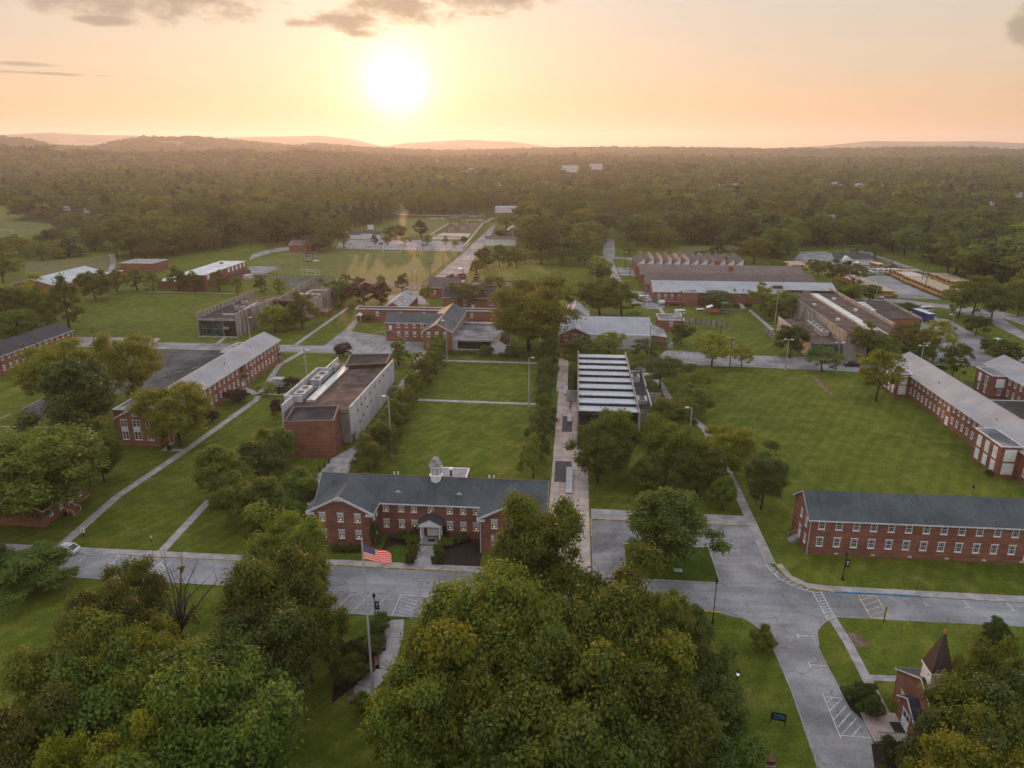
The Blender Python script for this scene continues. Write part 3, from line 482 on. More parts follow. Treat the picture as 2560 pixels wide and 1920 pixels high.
def plaza():
    root = tag(obj('plaza', None), kind='structure'); dark = [(-3., 132, .5, 142.3), (-2., 159.2, .4, 169.7), (-1.6, 110.2, 1.2, 117.9)]
    ys = np.arange(99.95, 222, 3.72)
    for j, y in enumerate(ys):
        x0, x1 = (-3.6, 3.9) if y < 150 else ((-3.6, 1.65) if y < 187 else (-4.2, -1.1))
        k = max(1, round((x1-x0)/1.87))
        for i in range(k):
            a = x0+(x1-x0)*i/k; b = x0+(x1-x0)*(i+1)/k
            MB().box(a+.02, y+.02, 0, b-.02, min(y+3.72, 222)-.02, .06+random.uniform(-.004, .004)).build('slab', PLAZA, root)
    for (a, c, b, d) in dark: MB().box(a, c, .02, b, d, .072).build('paver_bed', PAVER, root)
plaza()
sheet('planting_bed', MULCH, .008, rect(-1.1, 186, 1.7, 208)); sheet('planting_bed', MULCH, .009, rect(-31, 99.98, -24.9, 108.4)); sheet('planting_bed', MULCH, .009, rect(-21.7, 99.98, -14, 108.4)); slab('hall_lawn', LAWND, [('J', 880, 640), ('J', 900, 585), ('J', 960, 560), ('J', 1040, 570), ('J', 1060, 620), ('J', 1020, 685), ('J', 860, 678)], 0, .04)
sheet('bare_patch', GRAVEL, .006, [('L', 490,885),('L', 540,880),('L', 620,920),('L', 630,950),('L', 560,965),('L', 500,930)])
sheet('planting_bed', MULCH, .016, [('L', 455,1195),('L', 530,1180),('L', 590,1160),('L', 700,1370),('L', 600,1390),('L', 520,1320)]); sheet('planting_bed', MULCH, .016, [('L', 640,1520),('L', 860,1510),('L', 850,1659),('L', 660,1659)]); sheet('planting_bed', MULCH, .008, [('J', 830,1040),('J', 940,1050),('J', 900,1180),('J', 870,1300),('J', 820,1420),('J', 600,1600),('J', 520,1659),('J', 540,1480),('J', 760,1250)])
# ------------------------------------------------------------------ building kit
WM = {}
def win_mesh(style, w, h):
    k = (style, round(w, 2), round(h, 2))
    if k in WM: return WM[k]
    fr = MB(); t = .09; lin = style not in ('plain', 'dark', 'panel', 'slit', 'store')
    if style == 'panel':
        fr.box(-w/2, -.02, 0, w/2, .1, h)
    else:
        fm = 1 if style in ('dark', 'slit', 'store') else 0
        fr.box(-w/2, -.03, 0, -w/2+t, .13, h, fm); fr.box(w/2-t, -.03, 0, w/2, .13, h, fm); fr.box(-w/2+t, -.03, h-t, w/2-t, .13, h, fm); fr.box(-w/2+t, -.03, 0, w/2-t, .13, t, fm)
        if style in ('sash', 'blind', 'six', 'pair', 'candle'):
            fr.box(-w/2+t, .01, h/2-.028, w/2-t, .11, h/2+.028, fm); fr.box(-w/2-.05, -.1, -.1, w/2+.05, .1, 0)
            nv = 3 if style != 'pair' else 2
            if style == 'pair': fr.box(-.06, -.02, t, .06, .12, h-t)
            for i in range(1, nv if style != 'pair' else 1):
                x = -w/2+w*i/nv; fr.box(x-.011, .05, t, x+.011, .1, h-t)
            for q in (.25, .75): fr.box(-w/2+t, .05, h*q-.011, w/2-t, .1, h*q+.011)
        if style == 'door':
            fr.box(-w/2+t, .0, t, w/2-t, .07, h*.55); fr.box(-.04, .0, h*.55, .04, .07, h-t)
        if style == 'store':
            for i in range(1, int(w//1.5)): x = -w/2+w*i/int(w//1.5); fr.box(x-.05, 0, t, x+.05, .1, h-t, 1)
            for q in (.35, .68): fr.box(-w/2+t, .01, h*q-.05, w/2-t, .09, h*q+.05, 1)
        if lin: fr.box(-w/2-.12, -.05, h, w/2+.12, .08, h+.13, 0)
    me = fr.mesh('window', [WHITEW, DARK])
    pn = MB().box(-w/2+t/2, .09, t/2, w/2-t/2, .12, h-t/2).mesh('pane', GLASSG if style == 'store' and w > 5 and h > 4 else GLASS)
    bl = MB().box(-w/2+t, .07, h*.42, w/2-t, .085, h-t).mesh('blind', BLIND)
    ca = MB().tube((0, .02, .12), (0, .02, .34), .03, .03, 6).tube((0, .02, .34), (0, .02, .46), .055, .01, 6, 1).mesh('candle', [WHITEW, CANDLE])
    WM[k] = (me, pn, bl, ca); return WM[k]
def win(parent, style, w, h, x, y, z, rz):
    me, pn, bl, ca = win_mesh(style, w, h); o = obj('door' if style == 'door' else ('wall_panel' if style == 'panel' else 'window'), me, parent, (x, y, z), rz)
    if style == 'panel': return o
    obj('pane', pn, o)
    if style in ('blind', 'candle') or (style == 'sash' and random.random() < .35): obj('blind', bl, o)
    if style == 'candle': obj('candle', ca, o)
    return o
def wall(mb, p0, p1, z0, z1, ops, root=None, m=0, depth=.14):
    a = Vector((p0[0], p0[1], 0)); b = Vector((p1[0], p1[1], 0)); L = (b-a).length; d = (b-a)/L; n = Vector((d.y, -d.x, 0)); rz = math.atan2(d.y, d.x)
    us = sorted({0, round(L, 4)} | {round(v, 4) for o in ops for v in (o[0]-o[1]/2, o[0]+o[1]/2)}); zs = sorted({z0, z1} | {round(v, 4) for o in ops for v in (o[2], o[2]+o[3])})
    P = lambda u, z, q=0.: tuple(a+d*u-n*q+Vector((0, 0, z)))
    for i in range(len(us)-1):
        for j in range(len(zs)-1):
            cu = (us[i]+us[i+1])/2; cz = (zs[j]+zs[j+1])/2
            if any(abs(cu-o[0]) < o[1]/2 and o[2] < cz < o[2]+o[3] for o in ops): continue
            mb.quad(P(us[i], zs[j]), P(us[i+1], zs[j]), P(us[i+1], zs[j+1]), P(us[i], zs[j+1]), m)
    for o in ops:
        u0, u1, b0, b1 = o[0]-o[1]/2, o[0]+o[1]/2, o[2], o[2]+o[3]
        for (A, B) in (((u0, b0), (u0, b1)), ((u0, b1), (u1, b1)), ((u1, b1), (u1, b0)), ((u1, b0), (u0, b0))): mb.quad(P(*A), P(*B), P(*B, depth), P(*A, depth), m)
        if root is not None:
            c = P(o[0], o[2], .02); win(root, o[4], o[1], o[3], *c, rz)
def row(c0, c1, n, w=.95, zb=1.55, h=1.55, style='sash'): return [(c0+(c1-c0)*i/(n-1 if n > 1 else 1), w, zb, h, style) for i in range(n)]
def tworows(c0, c1, n, w=.95, h=1.5, style='sash', z1=1.55, z2=4.65): return row(c0, c1, n, w, z1, h, style)+row(c0, c1, n, w, z2, h, style)
def walls4(root, w, d, h, ops, m, gable=None, rise=0, name='wall'):
    """local box 0..w, 0..d; ops per side in local x (S,N) or y (E,W)"""
    mb = MB(); o = {k: list(v) for k, v in (ops or {}).items()}
    wall(mb, (0, 0), (w, 0), 0, h, o.get('S', []), root); wall(mb, (w, 0), (w, d), 0, h, o.get('E', []), root)
    wall(mb, (w, d), (0, d), 0, h, [(w-q[0], *q[1:]) for q in o.get('N', [])], root); wall(mb, (0, d), (0, 0), 0, h, [(d-q[0], *q[1:]) for q in o.get('W', [])], root)
    if gable == 'y': mb.tri((0, 0, h), (w, 0, h), (w/2, 0, h+rise)); mb.tri((w, d, h), (0, d, h), (w/2, d, h+rise))
    if gable == 'x': mb.tri((0, d, h), (0, 0, h), (0, d/2, h+rise)); mb.tri((w, 0, h), (w, d, h), (w, d/2, h+rise))
    if gable is None: mb.quad((0, 0, h-.3), (w, 0, h-.3), (w, d, h-.3), (0, d, h-.3))
    return mb.build(name, m, root)
def gable_roof(root, w, d, h, rise, axis, m, ov=.45, tmat=TRIM, t=.16, name='roof'):
    """returns roof part with fascia sub-part"""
    mb = MB(); fs = MB(); W_, D_ = (w, d) if axis == 'y' else (d, w)
    sl = rise/(W_/2); e = h-ov*sl; r = h+rise; y0, y1 = -ov*.7, D_+ov*.7
    prof = [(-ov, e+.06), (W_/2, r+.06), (W_+ov, e+.06), (W_+ov, e+.06+t), (W_/2, r+.06+t), (-ov, e+.06+t)]
    prof = prof[::-1]
    if axis == 'y':
        mb.ext(prof, y0, y1, 0, 'y')
        for x in (-ov-.06, W_+ov): fs.box(x, y0, e-.02, x+.06, y1, e+t+.03)
        for y in (y0-.05, y1):
            fs.add([(-ov, y, e-.04), (W_/2, y, r-.04), (W_/2, y, r+t+.0), (-ov, y, e+t+.0), (-ov, y+.05, e-.04), (W_/2, y+.05, r-.04), (W_/2, y+.05, r+t), (-ov, y+.05, e+t)], [(0,1,2,3),(7,6,5,4),(0,4,5,1),(3,2,6,7)])
            fs.add([(W_+ov, y, e-.04), (W_/2, y, r-.04), (W_/2, y, r+t), (W_+ov, y, e+t), (W_+ov, y+.05, e-.04), (W_/2, y+.05, r-.04), (W_/2, y+.05, r+t), (W_+ov, y+.05, e+t)], [(3,2,1,0),(4,5,6,7),(1,5,4,0),(7,6,2,3)])
    else:
        mb.ext(prof, y0, y1, 0, 'x')
        for y in (-ov-.06, W_+ov): fs.box(y0, y, e-.02, y1, y+.06, e+t+.03)
        for x in (y0-.05, y1):
            for s0 in (-ov, W_+ov):
                fs.add([(x, s0, e-.04), (x, W_/2, r-.04), (x, W_/2, r+t), (x, s0, e+t), (x+.05, s0, e-.04), (x+.05, W_/2, r-.04), (x+.05, W_/2, r+t), (x+.05, s0, e+t)], [(0,1,2,3),(7,6,5,4),(0,4,5,1),(3,2,6,7)])
    o = mb.build(name, m, root); fs.build('fascia', tmat, o); return o
def flat_roof(root, w, d, z, m, x0=0., y0=0., par=.25, pm=None, ov=.0, name='roof', pt=.25):
    o = MB().box(x0-ov, y0-ov, z-.2, x0+w+ov, y0+d+ov, z).build(name, m, root)
    if par:
        p = MB(); a, b, c, e = x0-ov-.03, y0-ov-.03, x0+w+ov+.03, y0+d+ov+.03
        p.box(a, b, z-.1, c, b+pt, z+par); p.box(a, e-pt, z-.1, c, e, z+par); p.box(a, b+pt, z-.1, a+pt, e-pt, z+par); p.box(c-pt, b+pt, z-.1, c, e-pt, z+par)
        p.build('parapet', pm or m, o)
    return o
def gable_hall(name, label, x0, y0, x1, y1, eave, rise, axis, roofm, ops=None, wm=BRICK, ov=.45, cat='building', group=None, z0=0.):
    root = thing(name, label, cat, (x0, y0, z0), 0, group); w, d = x1-x0, y1-y0
    walls4(root, w, d, eave, ops, wm, axis, rise); gable_roof(root, w, d, eave, rise, axis, roofm, ov); return root
def flat_hall(name, label, x0, y0, x1, y1, h, roofm, ops=None, wm=BRICK, par=.2, pm=TRIM, cat='building', ov=.15):
    root = thing(name, label, cat, (x0, y0, 0)); walls4(root, x1-x0, y1-y0, h, ops, wm); flat_roof(root, x1-x0, y1-y0, h+.05, roofm, par=par, pm=pm, ov=ov); return root
def downspout(root, x, y, h): MB().tube((x, y, 0), (x, y, h), .06, None, 6).build('downspout', TRIM, root)
def vent(root, x, y, z, r=.1, h=.45): MB().tube((x, y, z-.2), (x, y, z+h), r, None, 7).build('roof_vent', HVACD, root)
def hvac(root, x, y, z, w, d, h, m=HVAC, fans=2):
    o = MB().box(x, y, z, x+w, y+d, z+h).box(x-.04, y-.04, z+h, x+w+.04, y+d+.04, z+h+.06).build('air_unit', m, root)
    f = MB()
    for i in range(fans):
        cx, cy = (x+w*(i+.5)/fans, y+d/2) if w > d else (x+w/2, y+d*(i+.5)/fans); f.tube((cx, cy, z+h+.05), (cx, cy, z+h+.18), min(w, d)*.3, None, 10)
    if fans: f.build('fan', HVACD, o)
    for i in range(3): MB().box(x-.015, y+d*(.1+.3*i), z+.2, x, y+d*(.3+.3*i), z+h-.2).build('grille', HVACD, o)
    return o
# ------------------------------------------------------------------ main hall
def main_hall():
    X0, Y0 = -43.1, 104.3; L, WG, PD, DP = 39.3, 10.6, 4.2, 8.0      # length, wing width, wing projection, depth of block
    root = thing('main_hall', 'red brick two-storey hall with white cupola, portico and candle-lit windows', 'building', (X0, Y0, 0)); mb = MB(); E_ = 6.55
    wx = [2.2, 5.3, 8.2]; wing = [(x, 1.0, z, 1.55, 'candle') for x in wx for z in (1.55, 4.65)]
    mid = [(x-X0-WG, 1.0, z, 1.5, 'candle') for x in (-31.2, -28.5, -26.3, -20.1, -17.8, -15.6) for z in (1.65, 4.7)]+[(-23.35-X0-WG, 1.0, 4.7, 1.5, 'candle'), (-23.2-X0-WG, 1.9, .35, 2.5, 'door')]
    L2 = L-WG
    wall(mb, (0, 0), (WG, 0), 0, E_, wing, root); wall(mb, (WG, 0), (WG, PD), 0, E_, [(1.3, .9, 4.65, 1.5, 'blind'), (2.9, .9, 4.65, 1.5, 'blind'), (2.1, .9, 1.55, 1.5, 'blind')], root)
    wall(mb, (WG, PD), (L2, PD), 0, E_, mid, root); wall(mb, (L2, PD), (L2, 0), 0, E_, [(1.3, .9, 4.65, 1.5, 'blind'), (2.9, .9, 1.55, 1.5, 'blind')], root)
    wall(mb, (L2, 0), (L, 0), 0, E_, [(L2+0-L2+x, 1.0, z, 1.55, 'candle') for x in (2.4, 5.3, 8.4) for z in (1.55, 4.65)], root); wall(mb, (L, 0), (L, PD+DP), 0, E_, tworows(1.6, 10.5, 4, style='blind'), root)
    wall(mb, (L, PD+DP), (0, PD+DP), 0, E_, tworows(2.2, L-2.2, 13, style='sash'), root); wall(mb, (0, PD+DP), (0, 0), 0, E_, tworows(1.6, 10.5, 4, style='blind'), root)
    RG = 9.45; my = PD+DP/2
    mb.tri((0, PD+DP, E_), (0, PD, E_), (0, my, RG)); mb.tri((L, PD, E_), (L, PD+DP, E_), (L, my, RG))
    for a in (0, L2): mb.tri((a, 0, E_), (a+WG, 0, E_), (a+WG/2, 0, E_+2.72))
    mb.build('wall', BRICK, root)
    rf = MB(); ov = .45; sl = (RG-E_)/(DP/2); ez = E_-ov*sl; T = .18
    for s in (-1, 1):
        ye = my+s*(DP/2+ov); q = [(-.35, ye, ez+T), (L+.35, ye, ez+T), (L+.35, my, RG+T), (-.35, my, RG+T)]; rf.quad(*(q if s < 0 else q[::-1]))
    o = rf.build('roof', SLATE, root); fs = MB()
    fs.box(WG+.4, PD-ov-.05, ez-.03, L2-.4, PD-ov+.03, ez+T+.02); fs.box(-.35, PD+DP+ov-.03, ez-.03, L+.35, PD+DP+ov+.05, ez+T+.02)
    fs.box(-.35, my-.1, RG+T-.04, L+.35, my+.1, RG+T+.03, 1)
    for x in (-.38, L+.32):
        for s in (-1, 1): ye = my+s*(DP/2+ov); fs.add([(x, ye, ez-.05), (x, my, RG-.02), (x, my, RG+T), (x, ye, ez+T), (x+.06, ye, ez-.05), (x+.06, my, RG-.02), (x+.06, my, RG+T), (x+.06, ye, ez+T)], [(0,1,2,3),(7,6,5,4),(0,4,5,1),(3,2,6,7)])
    fs.build('fascia', [TRIM, SHBROWN], o)
    for a in (0, L2):                                             # wing gables: two slopes running back into the main slope
        cx = a+WG/2; rz_ = E_+2.72; s2 = 2.72/(WG/2); e2 = E_-ov*s2
        yb = PD-ov+(rz_-ez)/sl; w2 = MB()
        yv = lambda z: PD-ov+(z-ez)/sl                            # where the main slope has height z
        for s in (-1, 1):
            xe = cx+s*(WG/2+ov); q = [(xe, -.4, e2+T+.03), (cx, -.4, rz_+T+.03), (cx, yv(rz_)+.05, rz_+T+.03), (xe, yv(e2)+.05, e2+T+.03)]; w2.quad(*(q if s > 0 else q[::-1]))
        w_ = w2.build('roof', SLATE, root); f2 = MB()
        for s in (-1, 1):
            xe = cx+s*(WG/2+ov)
            f2.add([(xe, -.46, e2-.2), (cx, -.46, rz_-.2), (cx, -.46, rz_+T+.05), (xe, -.46, e2+T+.05), (xe, -.38, e2-.2), (cx, -.38, rz_-.2), (cx, -.38, rz_+T+.05), (xe, -.38, e2+T+.05)], [(0,1,2,3),(7,6,5,4),(0,4,5,1),(3,2,6,7)])
            f2.box(min(xe, xe-s*1.35), -.5, e2-.32, max(xe, xe-s*1.35), .02, e2-.02); f2.box(xe-.03, -.4, e2-.02, xe+.03, PD, e2+T+.02)
        f2.add([(cx-1.4, -.3, rz_-.75), (cx+1.4, -.3, rz_-.75), (cx, -.3, rz_)], [(0, 1, 2)])
        f2.build('fascia', TRIM, w_)
        downspout(root, a+.02 if a == 0 else a+.1, -.06, E_-.3); downspout(root, a+WG-.05, -.06, E_-.3)
    # portico
    pc = MB(); x0, x1, yf = -24.75-X0, -21.55-X0, 2.0
    pc.box(x0-.35, yf-.35, 3.35, x1+.35, PD, 3.7); pc.add([(x0-.4, yf-.4, 3.7), (x1+.4, yf-.4, 3.7), ((x0+x1)/2, yf-.4, 4.75)], [(0, 1, 2)])
    p = pc.build('portico', WHITEW, root)
    cxp = (x0+x1)/2; pr = MB()
    for s in (-1, 1):
        xe = cxp+s*((x1-x0)/2+.5); q = [(xe, yf-.5, 3.72), (cxp, yf-.5, 4.9), (cxp, PD, 4.9), (xe, PD, 3.72)]; pr.quad(*(q if s > 0 else q[::-1]))
    pr.build('portico_roof', SHDARK, p)
    for x in (x0, x1):
        for y in (yf, PD-.4): MB().box(x-.22, y-.22, 0.15, x+.22, y+.22, .4).tube((x, y, .4), (x, y, 3.15), .17, .14, 12).box(x-.2, y-.2, 3.15, x+.2, y+.2, 3.35).build('column', WHITEW, p)
    MB().box(x0-.35, yf-.4, 0, x1+.35, PD, .16).build('step', CONC, p); MB().box(cxp-.6, yf+.5, .165, cxp+.6, yf+1.3, .18).build('doormat', DARK, p)
    # cupola
    cx, cy = -23.05-X0, my; cu = MB(); n = 8
    cu.lathe([(1.05, 8.9), (1.05, 9.9), (1.2, 9.95), (1.2, 10.1), (.98, 10.12), (.98, 11.75), (1.25, 11.8), (1.25, 11.98)], 8, 0, (cx, cy)); c_ = cu.build('cupola', WHITEW, root)
    MB().lathe([(1.28, 11.98), (1.1, 12.35), (.82, 12.8), (.62, 13.15), (.2, 13.45), (.02, 13.5)], 8, 0, (cx, cy)).build('cupola_roof', CUPR, c_, smooth=False)
    MB().lathe([(.06, 13.4), (.12, 13.6), (.03, 13.75), (.02, 14.5)], 6, 0, (cx, cy)).build('finial', GOLD, c_)
    for i in range(8):
        a = 2*math.pi*(i+.5)/8; q = MB().box(-.26, -.03, 10.35, .26, .02, 11.5); q.xf(Matrix.Translation((cx+.915*math.cos(a), cy+.915*math.sin(a), 0)) @ Matrix.Rotation(a+math.pi/2, 4, 'Z')); q.build('louvre_window', BLIND, c_)
    # dormer vents, pipes, rear vents
    for vx in (-29.2-X0, -18.6-X0):
        y = 5.9; z = ez+(y-(PD-ov))*sl+T; d = MB(); d.add([(vx-.75, y-.4, z-.35), (vx+.75, y-.4, z-.35), (vx, y-.4, z+.35), (vx, y+.9, z+.35)], [(0, 1, 2)], 0); d.add([(vx-.85, y-.5, z-.42), (vx, y-.5, z+.42), (vx, y+.75, z+.42), (vx-.85, y-.2, z-.3)], [(0, 1, 2, 3)], 1); d.add([(vx+.85, y-.5, z-.42), (vx+.85, y-.2, z-.3), (vx, y+.75, z+.42), (vx, y-.5, z+.42)], [(0, 1, 2, 3)], 1); d.build('dormer_vent', [WHITE, SLATE], root)
    for i, (x, y) in enumerate(((2.2, 6.6), (3.1, 5.6), (20.2, 6.4), (27.5, 7.2))): vent(root, x, y, ez+(y-PD+ov)*sl+T, .12, .2)
    for x in (12.5, 13.2, 29.3, 30.1): MB().tube((x, my+.6, RG-.4), (x, my+.6, RG+.55), .12, None, 8).build('roof_vent', WHITE, root)
    # flat-roofed rear annex
    an = MB(); wall(an, (17.2, PD+DP+.02), (23.6, PD+DP+.02), 0, 3.9, []); an.box(17.2, PD+DP+.03, 0, 23.6, PD+DP+11.5, 3.9); an.build('rear_annex', BRICK, root)
    flat_roof(root, 6.4, 11.5, 4.15, FLATGREY, 17.2, PD+DP+.03, .12, TRIM); MB().tube((20.5, PD+DP+8, 4.1), (20.5, PD+DP+8, 5.6), .22, None, 8).tube((20.5, PD+DP+8, 5.5), (20.5, PD+DP+8, 5.8), .45, .4, 10, 1).build('exhaust_stack', [HVACD, WHITE], root)
main_hall()
# ------------------------------------------------------------------ barrack-type halls
rh = gable_hall('brick_hall', 'long brick hall with slate roof and six-over-six windows beside front road', 39.4, 108.5, 85, 117, 6.65, 2.75, 'x', SLATE,
    {'S': [(x+1.95+2.73*i, 1.05, z, 1.6, 'six') for x in (0,) for i in range(12) for z in (1.65, 4.75)]+[(34.6, 1.2, .6, 2.4, 'door')]+[(37+2.73*i, 1.05, z, 1.6, 'six') for i in range(3) for z in (1.65, 4.75)],
     'W': [(1.6, .9, 4.4, 1.5, 'six'), (1.4, .9, 1.5, 1.5, 'six'), (4.3, .9, 4.7, 1.4, 'six'), (4.2, 1.1, 1.0, 2.2, 'door')]})
for i in range(6): MB().box(4.6+5.8*i, -.06, .25, 5.2+5.8*i, .02, .5).build('vent_grille', TRIM, rh)
st = MB(); [st.box(-1.6+.3*i, 3.6, 0, -1.3+.3*i, 5., .2+.2*i) for i in range(5)]; st.box(-.1, 3.6, 0, -.01, 5., 1.0); st.build('steps', CONC, rh)
rl = MB(); [rl.path([(-1.6, y, .9), (-.1, y, 1.9)], .03) for y in (3.6, 5.)]; [rl.tube((x, y, .2), (x, y, 1.2+.5*(x+1.6)), .025) for x in (-1.5, -.8, -.15) for y in (3.6, 5.)]; rl.build('handrail', STEEL, rh)
downspout(rh, .1, -.06, 6.4)
ld = gable_hall('dormitory', 'long brick dormitory with grey roof left of the library', -101.5, 142.5, -92, 212.3, 6.6, 2.4, 'y', RGREY,
    {'S': [(1.75, 1.45, 1.5, 1.95, 'pair'), (4.65, 1.75, 1.5, 1.95, 'pair'), (7.6, 1.45, 1.5, 1.95, 'pair'), (1.75, 1.45, 4.5, 1.7, 'pair'), (4.65, 1.75, 4.5, 1.7, 'pair'), (7.6, 1.45, 4.5, 1.7, 'pair')],
     'E': [(y, .85, z, 1.5, 'sash') for y in np.concatenate([np.arange(4, 22, 2.55), np.arange(24.5, 40, 2.55), np.arange(46, 69, 2.55)]) for z in (1.5, 4.6)]+[(42.6, 1.4, .3, 2.3, 'door'), (42.6, 1.2, 4.3, 1.8, 'dark')], 'W': tworows(4, 66, 22)}, BRICK2)
for x in (1.75, 4.65, 7.6): MB().box(x-.8, -.045, 3.55, x+.8, .04, 4.4).build('spandrel_panel', WHITE, ld)
MB().box(3.9, -.05, 7., 5.5, .02, 8.2).build('attic_louvre', BLIND, ld)
pb = MB().box(9.5, 41.4, 2.9, 10.8, 43.8, 3.0).add([(9.5, 41.2, 3.), (11., 41.2, 3.), (11., 42.6, 3.7), (9.5, 42.6, 3.7), (11., 44, 3.), (9.5, 44, 3.)], [(0, 1, 2, 3), (3, 2, 4, 5), (1, 4, 2)], 1); [pb.tube((10.8, y, 0), (10.8, y, 2.9), .07) for y in (41.5, 43.7)]; pb.build('door_canopy', [WHITE, SHDARK], ld)
pb = MB().box(9.5, 1.6, 2.7, 10.9, 3.6, 2.85).add([(9.5, 1.5, 2.86), (11., 1.5, 2.86), (11., 2.6, 3.5), (9.5, 2.6, 3.5), (11., 3.7, 2.86), (9.5, 3.7, 2.86)], [(0, 1, 2, 3), (3, 2, 4, 5), (1, 4, 2)], 1); pb.tube((10.8, 1.7, 0), (10.8, 1.7, 2.7), .07).tube((10.8, 3.5, 0), (10.8, 3.5, 2.7), .07); pb.build('door_canopy', [WHITE, SHDARK], ld)
for y in (11., 24., 49.5, 69.): downspout(ld, 9.56, y, 6.4)
MB().box(9.5, 66.2, 2.5, 10.7, 68.6, 2.75).build('door_canopy', DARK, ld)
for x, y in ((6.7, 20), (6.2, 27), (7.2, 38), (6.8, 55)): vent(ld, x, y, 8.2, .1, .4)
a = MB().box(-6.5, 8.6, 0, -.02, 20.2, 4.9); a.build('side_annex', BRICK2, ld); flat_roof(ld, 6.5, 11.6, 5.2, FLATGREY, -6.55, 8.6, .12, TRIM); hvac(ld, -3.6, 13.2, 5.2, 1.8, 1.4, .8)
a = MB().box(-6.6, 62.5, 0, -.02, 74.5, 3.9); a.build('side_annex', BRICK2, ld); flat_roof(ld, 6.6, 12, 4.2, TIN, -6.6, 62.5, .12, TRIM); hvac(ld, -3.6, 68, 4.2, 1.8, 1.6, .9)
wh = gable_hall('west_hall', 'brick hall with dark hipped roof cut off by left photo edge', -176.5, 150, -167.2, 221, 6.1, 2.4, 'y', SHDARK, {'E': tworows(3, 69, 26), 'N': tworows(2, 7, 2)})
MB().box(-6, 8, 0, -.02, 50, 4.6).build('side_annex', BRICK, wh); flat_roof(wh, 6, 42, 4.8, FLATGREY, -6, 8, .1, TRIM); downspout(wh, 9.35, 70.8, 6); downspout(wh, 9.35, 44, 6)
def bay(root, x0, y0, x1, y1, h, west, south):
    mb = MB(); wall(mb, (x0, y0), (x1, y0), 0, h, south, root); wall(mb, (x1, y1), (x0, y1), 0, h, []); wall(mb, (x0, y1), (x0, y0), 0, h, west, root); mb.build('bay', BRICK, root)
    flat_roof(root, x1-x0, y1-y0, h+.15, FLATGREY, x0, y0, .1, TRIM, .2)
rd = gable_hall('east_dormitory', 'long brick dormitory with grey roof and white-panelled bays right of the lawn', 90.7, 116, 100.6, 206.5, 6.1, 2.6, 'y', RGREY,
    {'W': [(y-116, .95, z, 1.5, 'sash') for y in np.concatenate([np.arange(119, 141, 2.6), np.arange(153, 170, 2.3), np.arange(173.6, 192, 2.25)]) for z in (1.35, 4.3)]+[(171.6-116, 1.5, .1, 2.2, 'panel'), (171.6-116, 1.2, 3.6, 2.2, 'door')], 'N': tworows(2, 8, 3)}, BRICK)
pw = [(1.7, 1.75, z, 2.75, 'panel') for z in ()]+[(q, 1.6, z, h_, 'panel') for q in (2.0, 5.0, 8.0) for z, h_ in ((.7, 2.4), (3.5, 2.6))]
bay(rd, -3.9, 26, -.02, 36, 6.7, pw, [(1.9, 2.3, .7, 2.5, 'panel'), (1.9, 2.3, 3.6, 2.6, 'panel')]); bay(rd, -3.7, 76.5, -.02, 84.5, 6.3, [(q, 1.5, z, 2.4, 'panel') for q in (1.6, 4., 6.4) for z in (.7, 3.4)], [(1.8, 2., .7, 2.5, 'panel'), (1.8, 2., 3.5, 2.5, 'panel')])
for bx, by in ((-3.93, 28), (-3.93, 31), (-3.93, 34)):
    for z in (1.5, 4.4): win(rd, 'sash', .6, 1.0, bx, by, z, -math.pi/2)
for z in (1.4, 4.5): win(rd, 'sash', .8, 1.1, -2.0, 25.97, z, 0); win(rd, 'sash', .7, 1.0, -1.9, 76.47, z, 0)
for x, y in ((2.2, 40), (3.2, 56), (2., 66), (7, 50), (6.8, 70)): vent(rd, x, y, 7.4, .1, .4)
downspout(rd, -.06, 37, 6); 
fd = gable_hall('far_dormitory', 'brick dormitory with grey roof at the right photo edge behind east dormitory', 115, 150, 124.6, 204, 6.6, 2.5, 'y', RGREY, {'W': tworows(3, 41, 16), 'N': tworows(2, 8, 3)})
bay(fd, -3.8, 42.2, -.02, 50.4, 6.5, [(2.2, 1.5, 3.4, 2.4, 'panel'), (5.6, 1.4, 3.2, 2.5, 'pair'), (2.4, .9, 1.2, 1.5, 'sash'), (5.6, .9, 1.2, 1.5, 'sash')], [(2.2, 2.2, 3.4, 2.4, 'panel'), (2.3, .9, 1.3, 1.4, 'sash')])
MB().box(-12, 17, 0, -.02, 31, 3.3).build('side_annex', BRICK, fd); flat_roof(fd, 12, 14, 3.6, TARD, -12, 17, .12, TRIM); win(fd, 'panel', 1.6, 1.2, -4.5, 16.98, 1.2, 0)
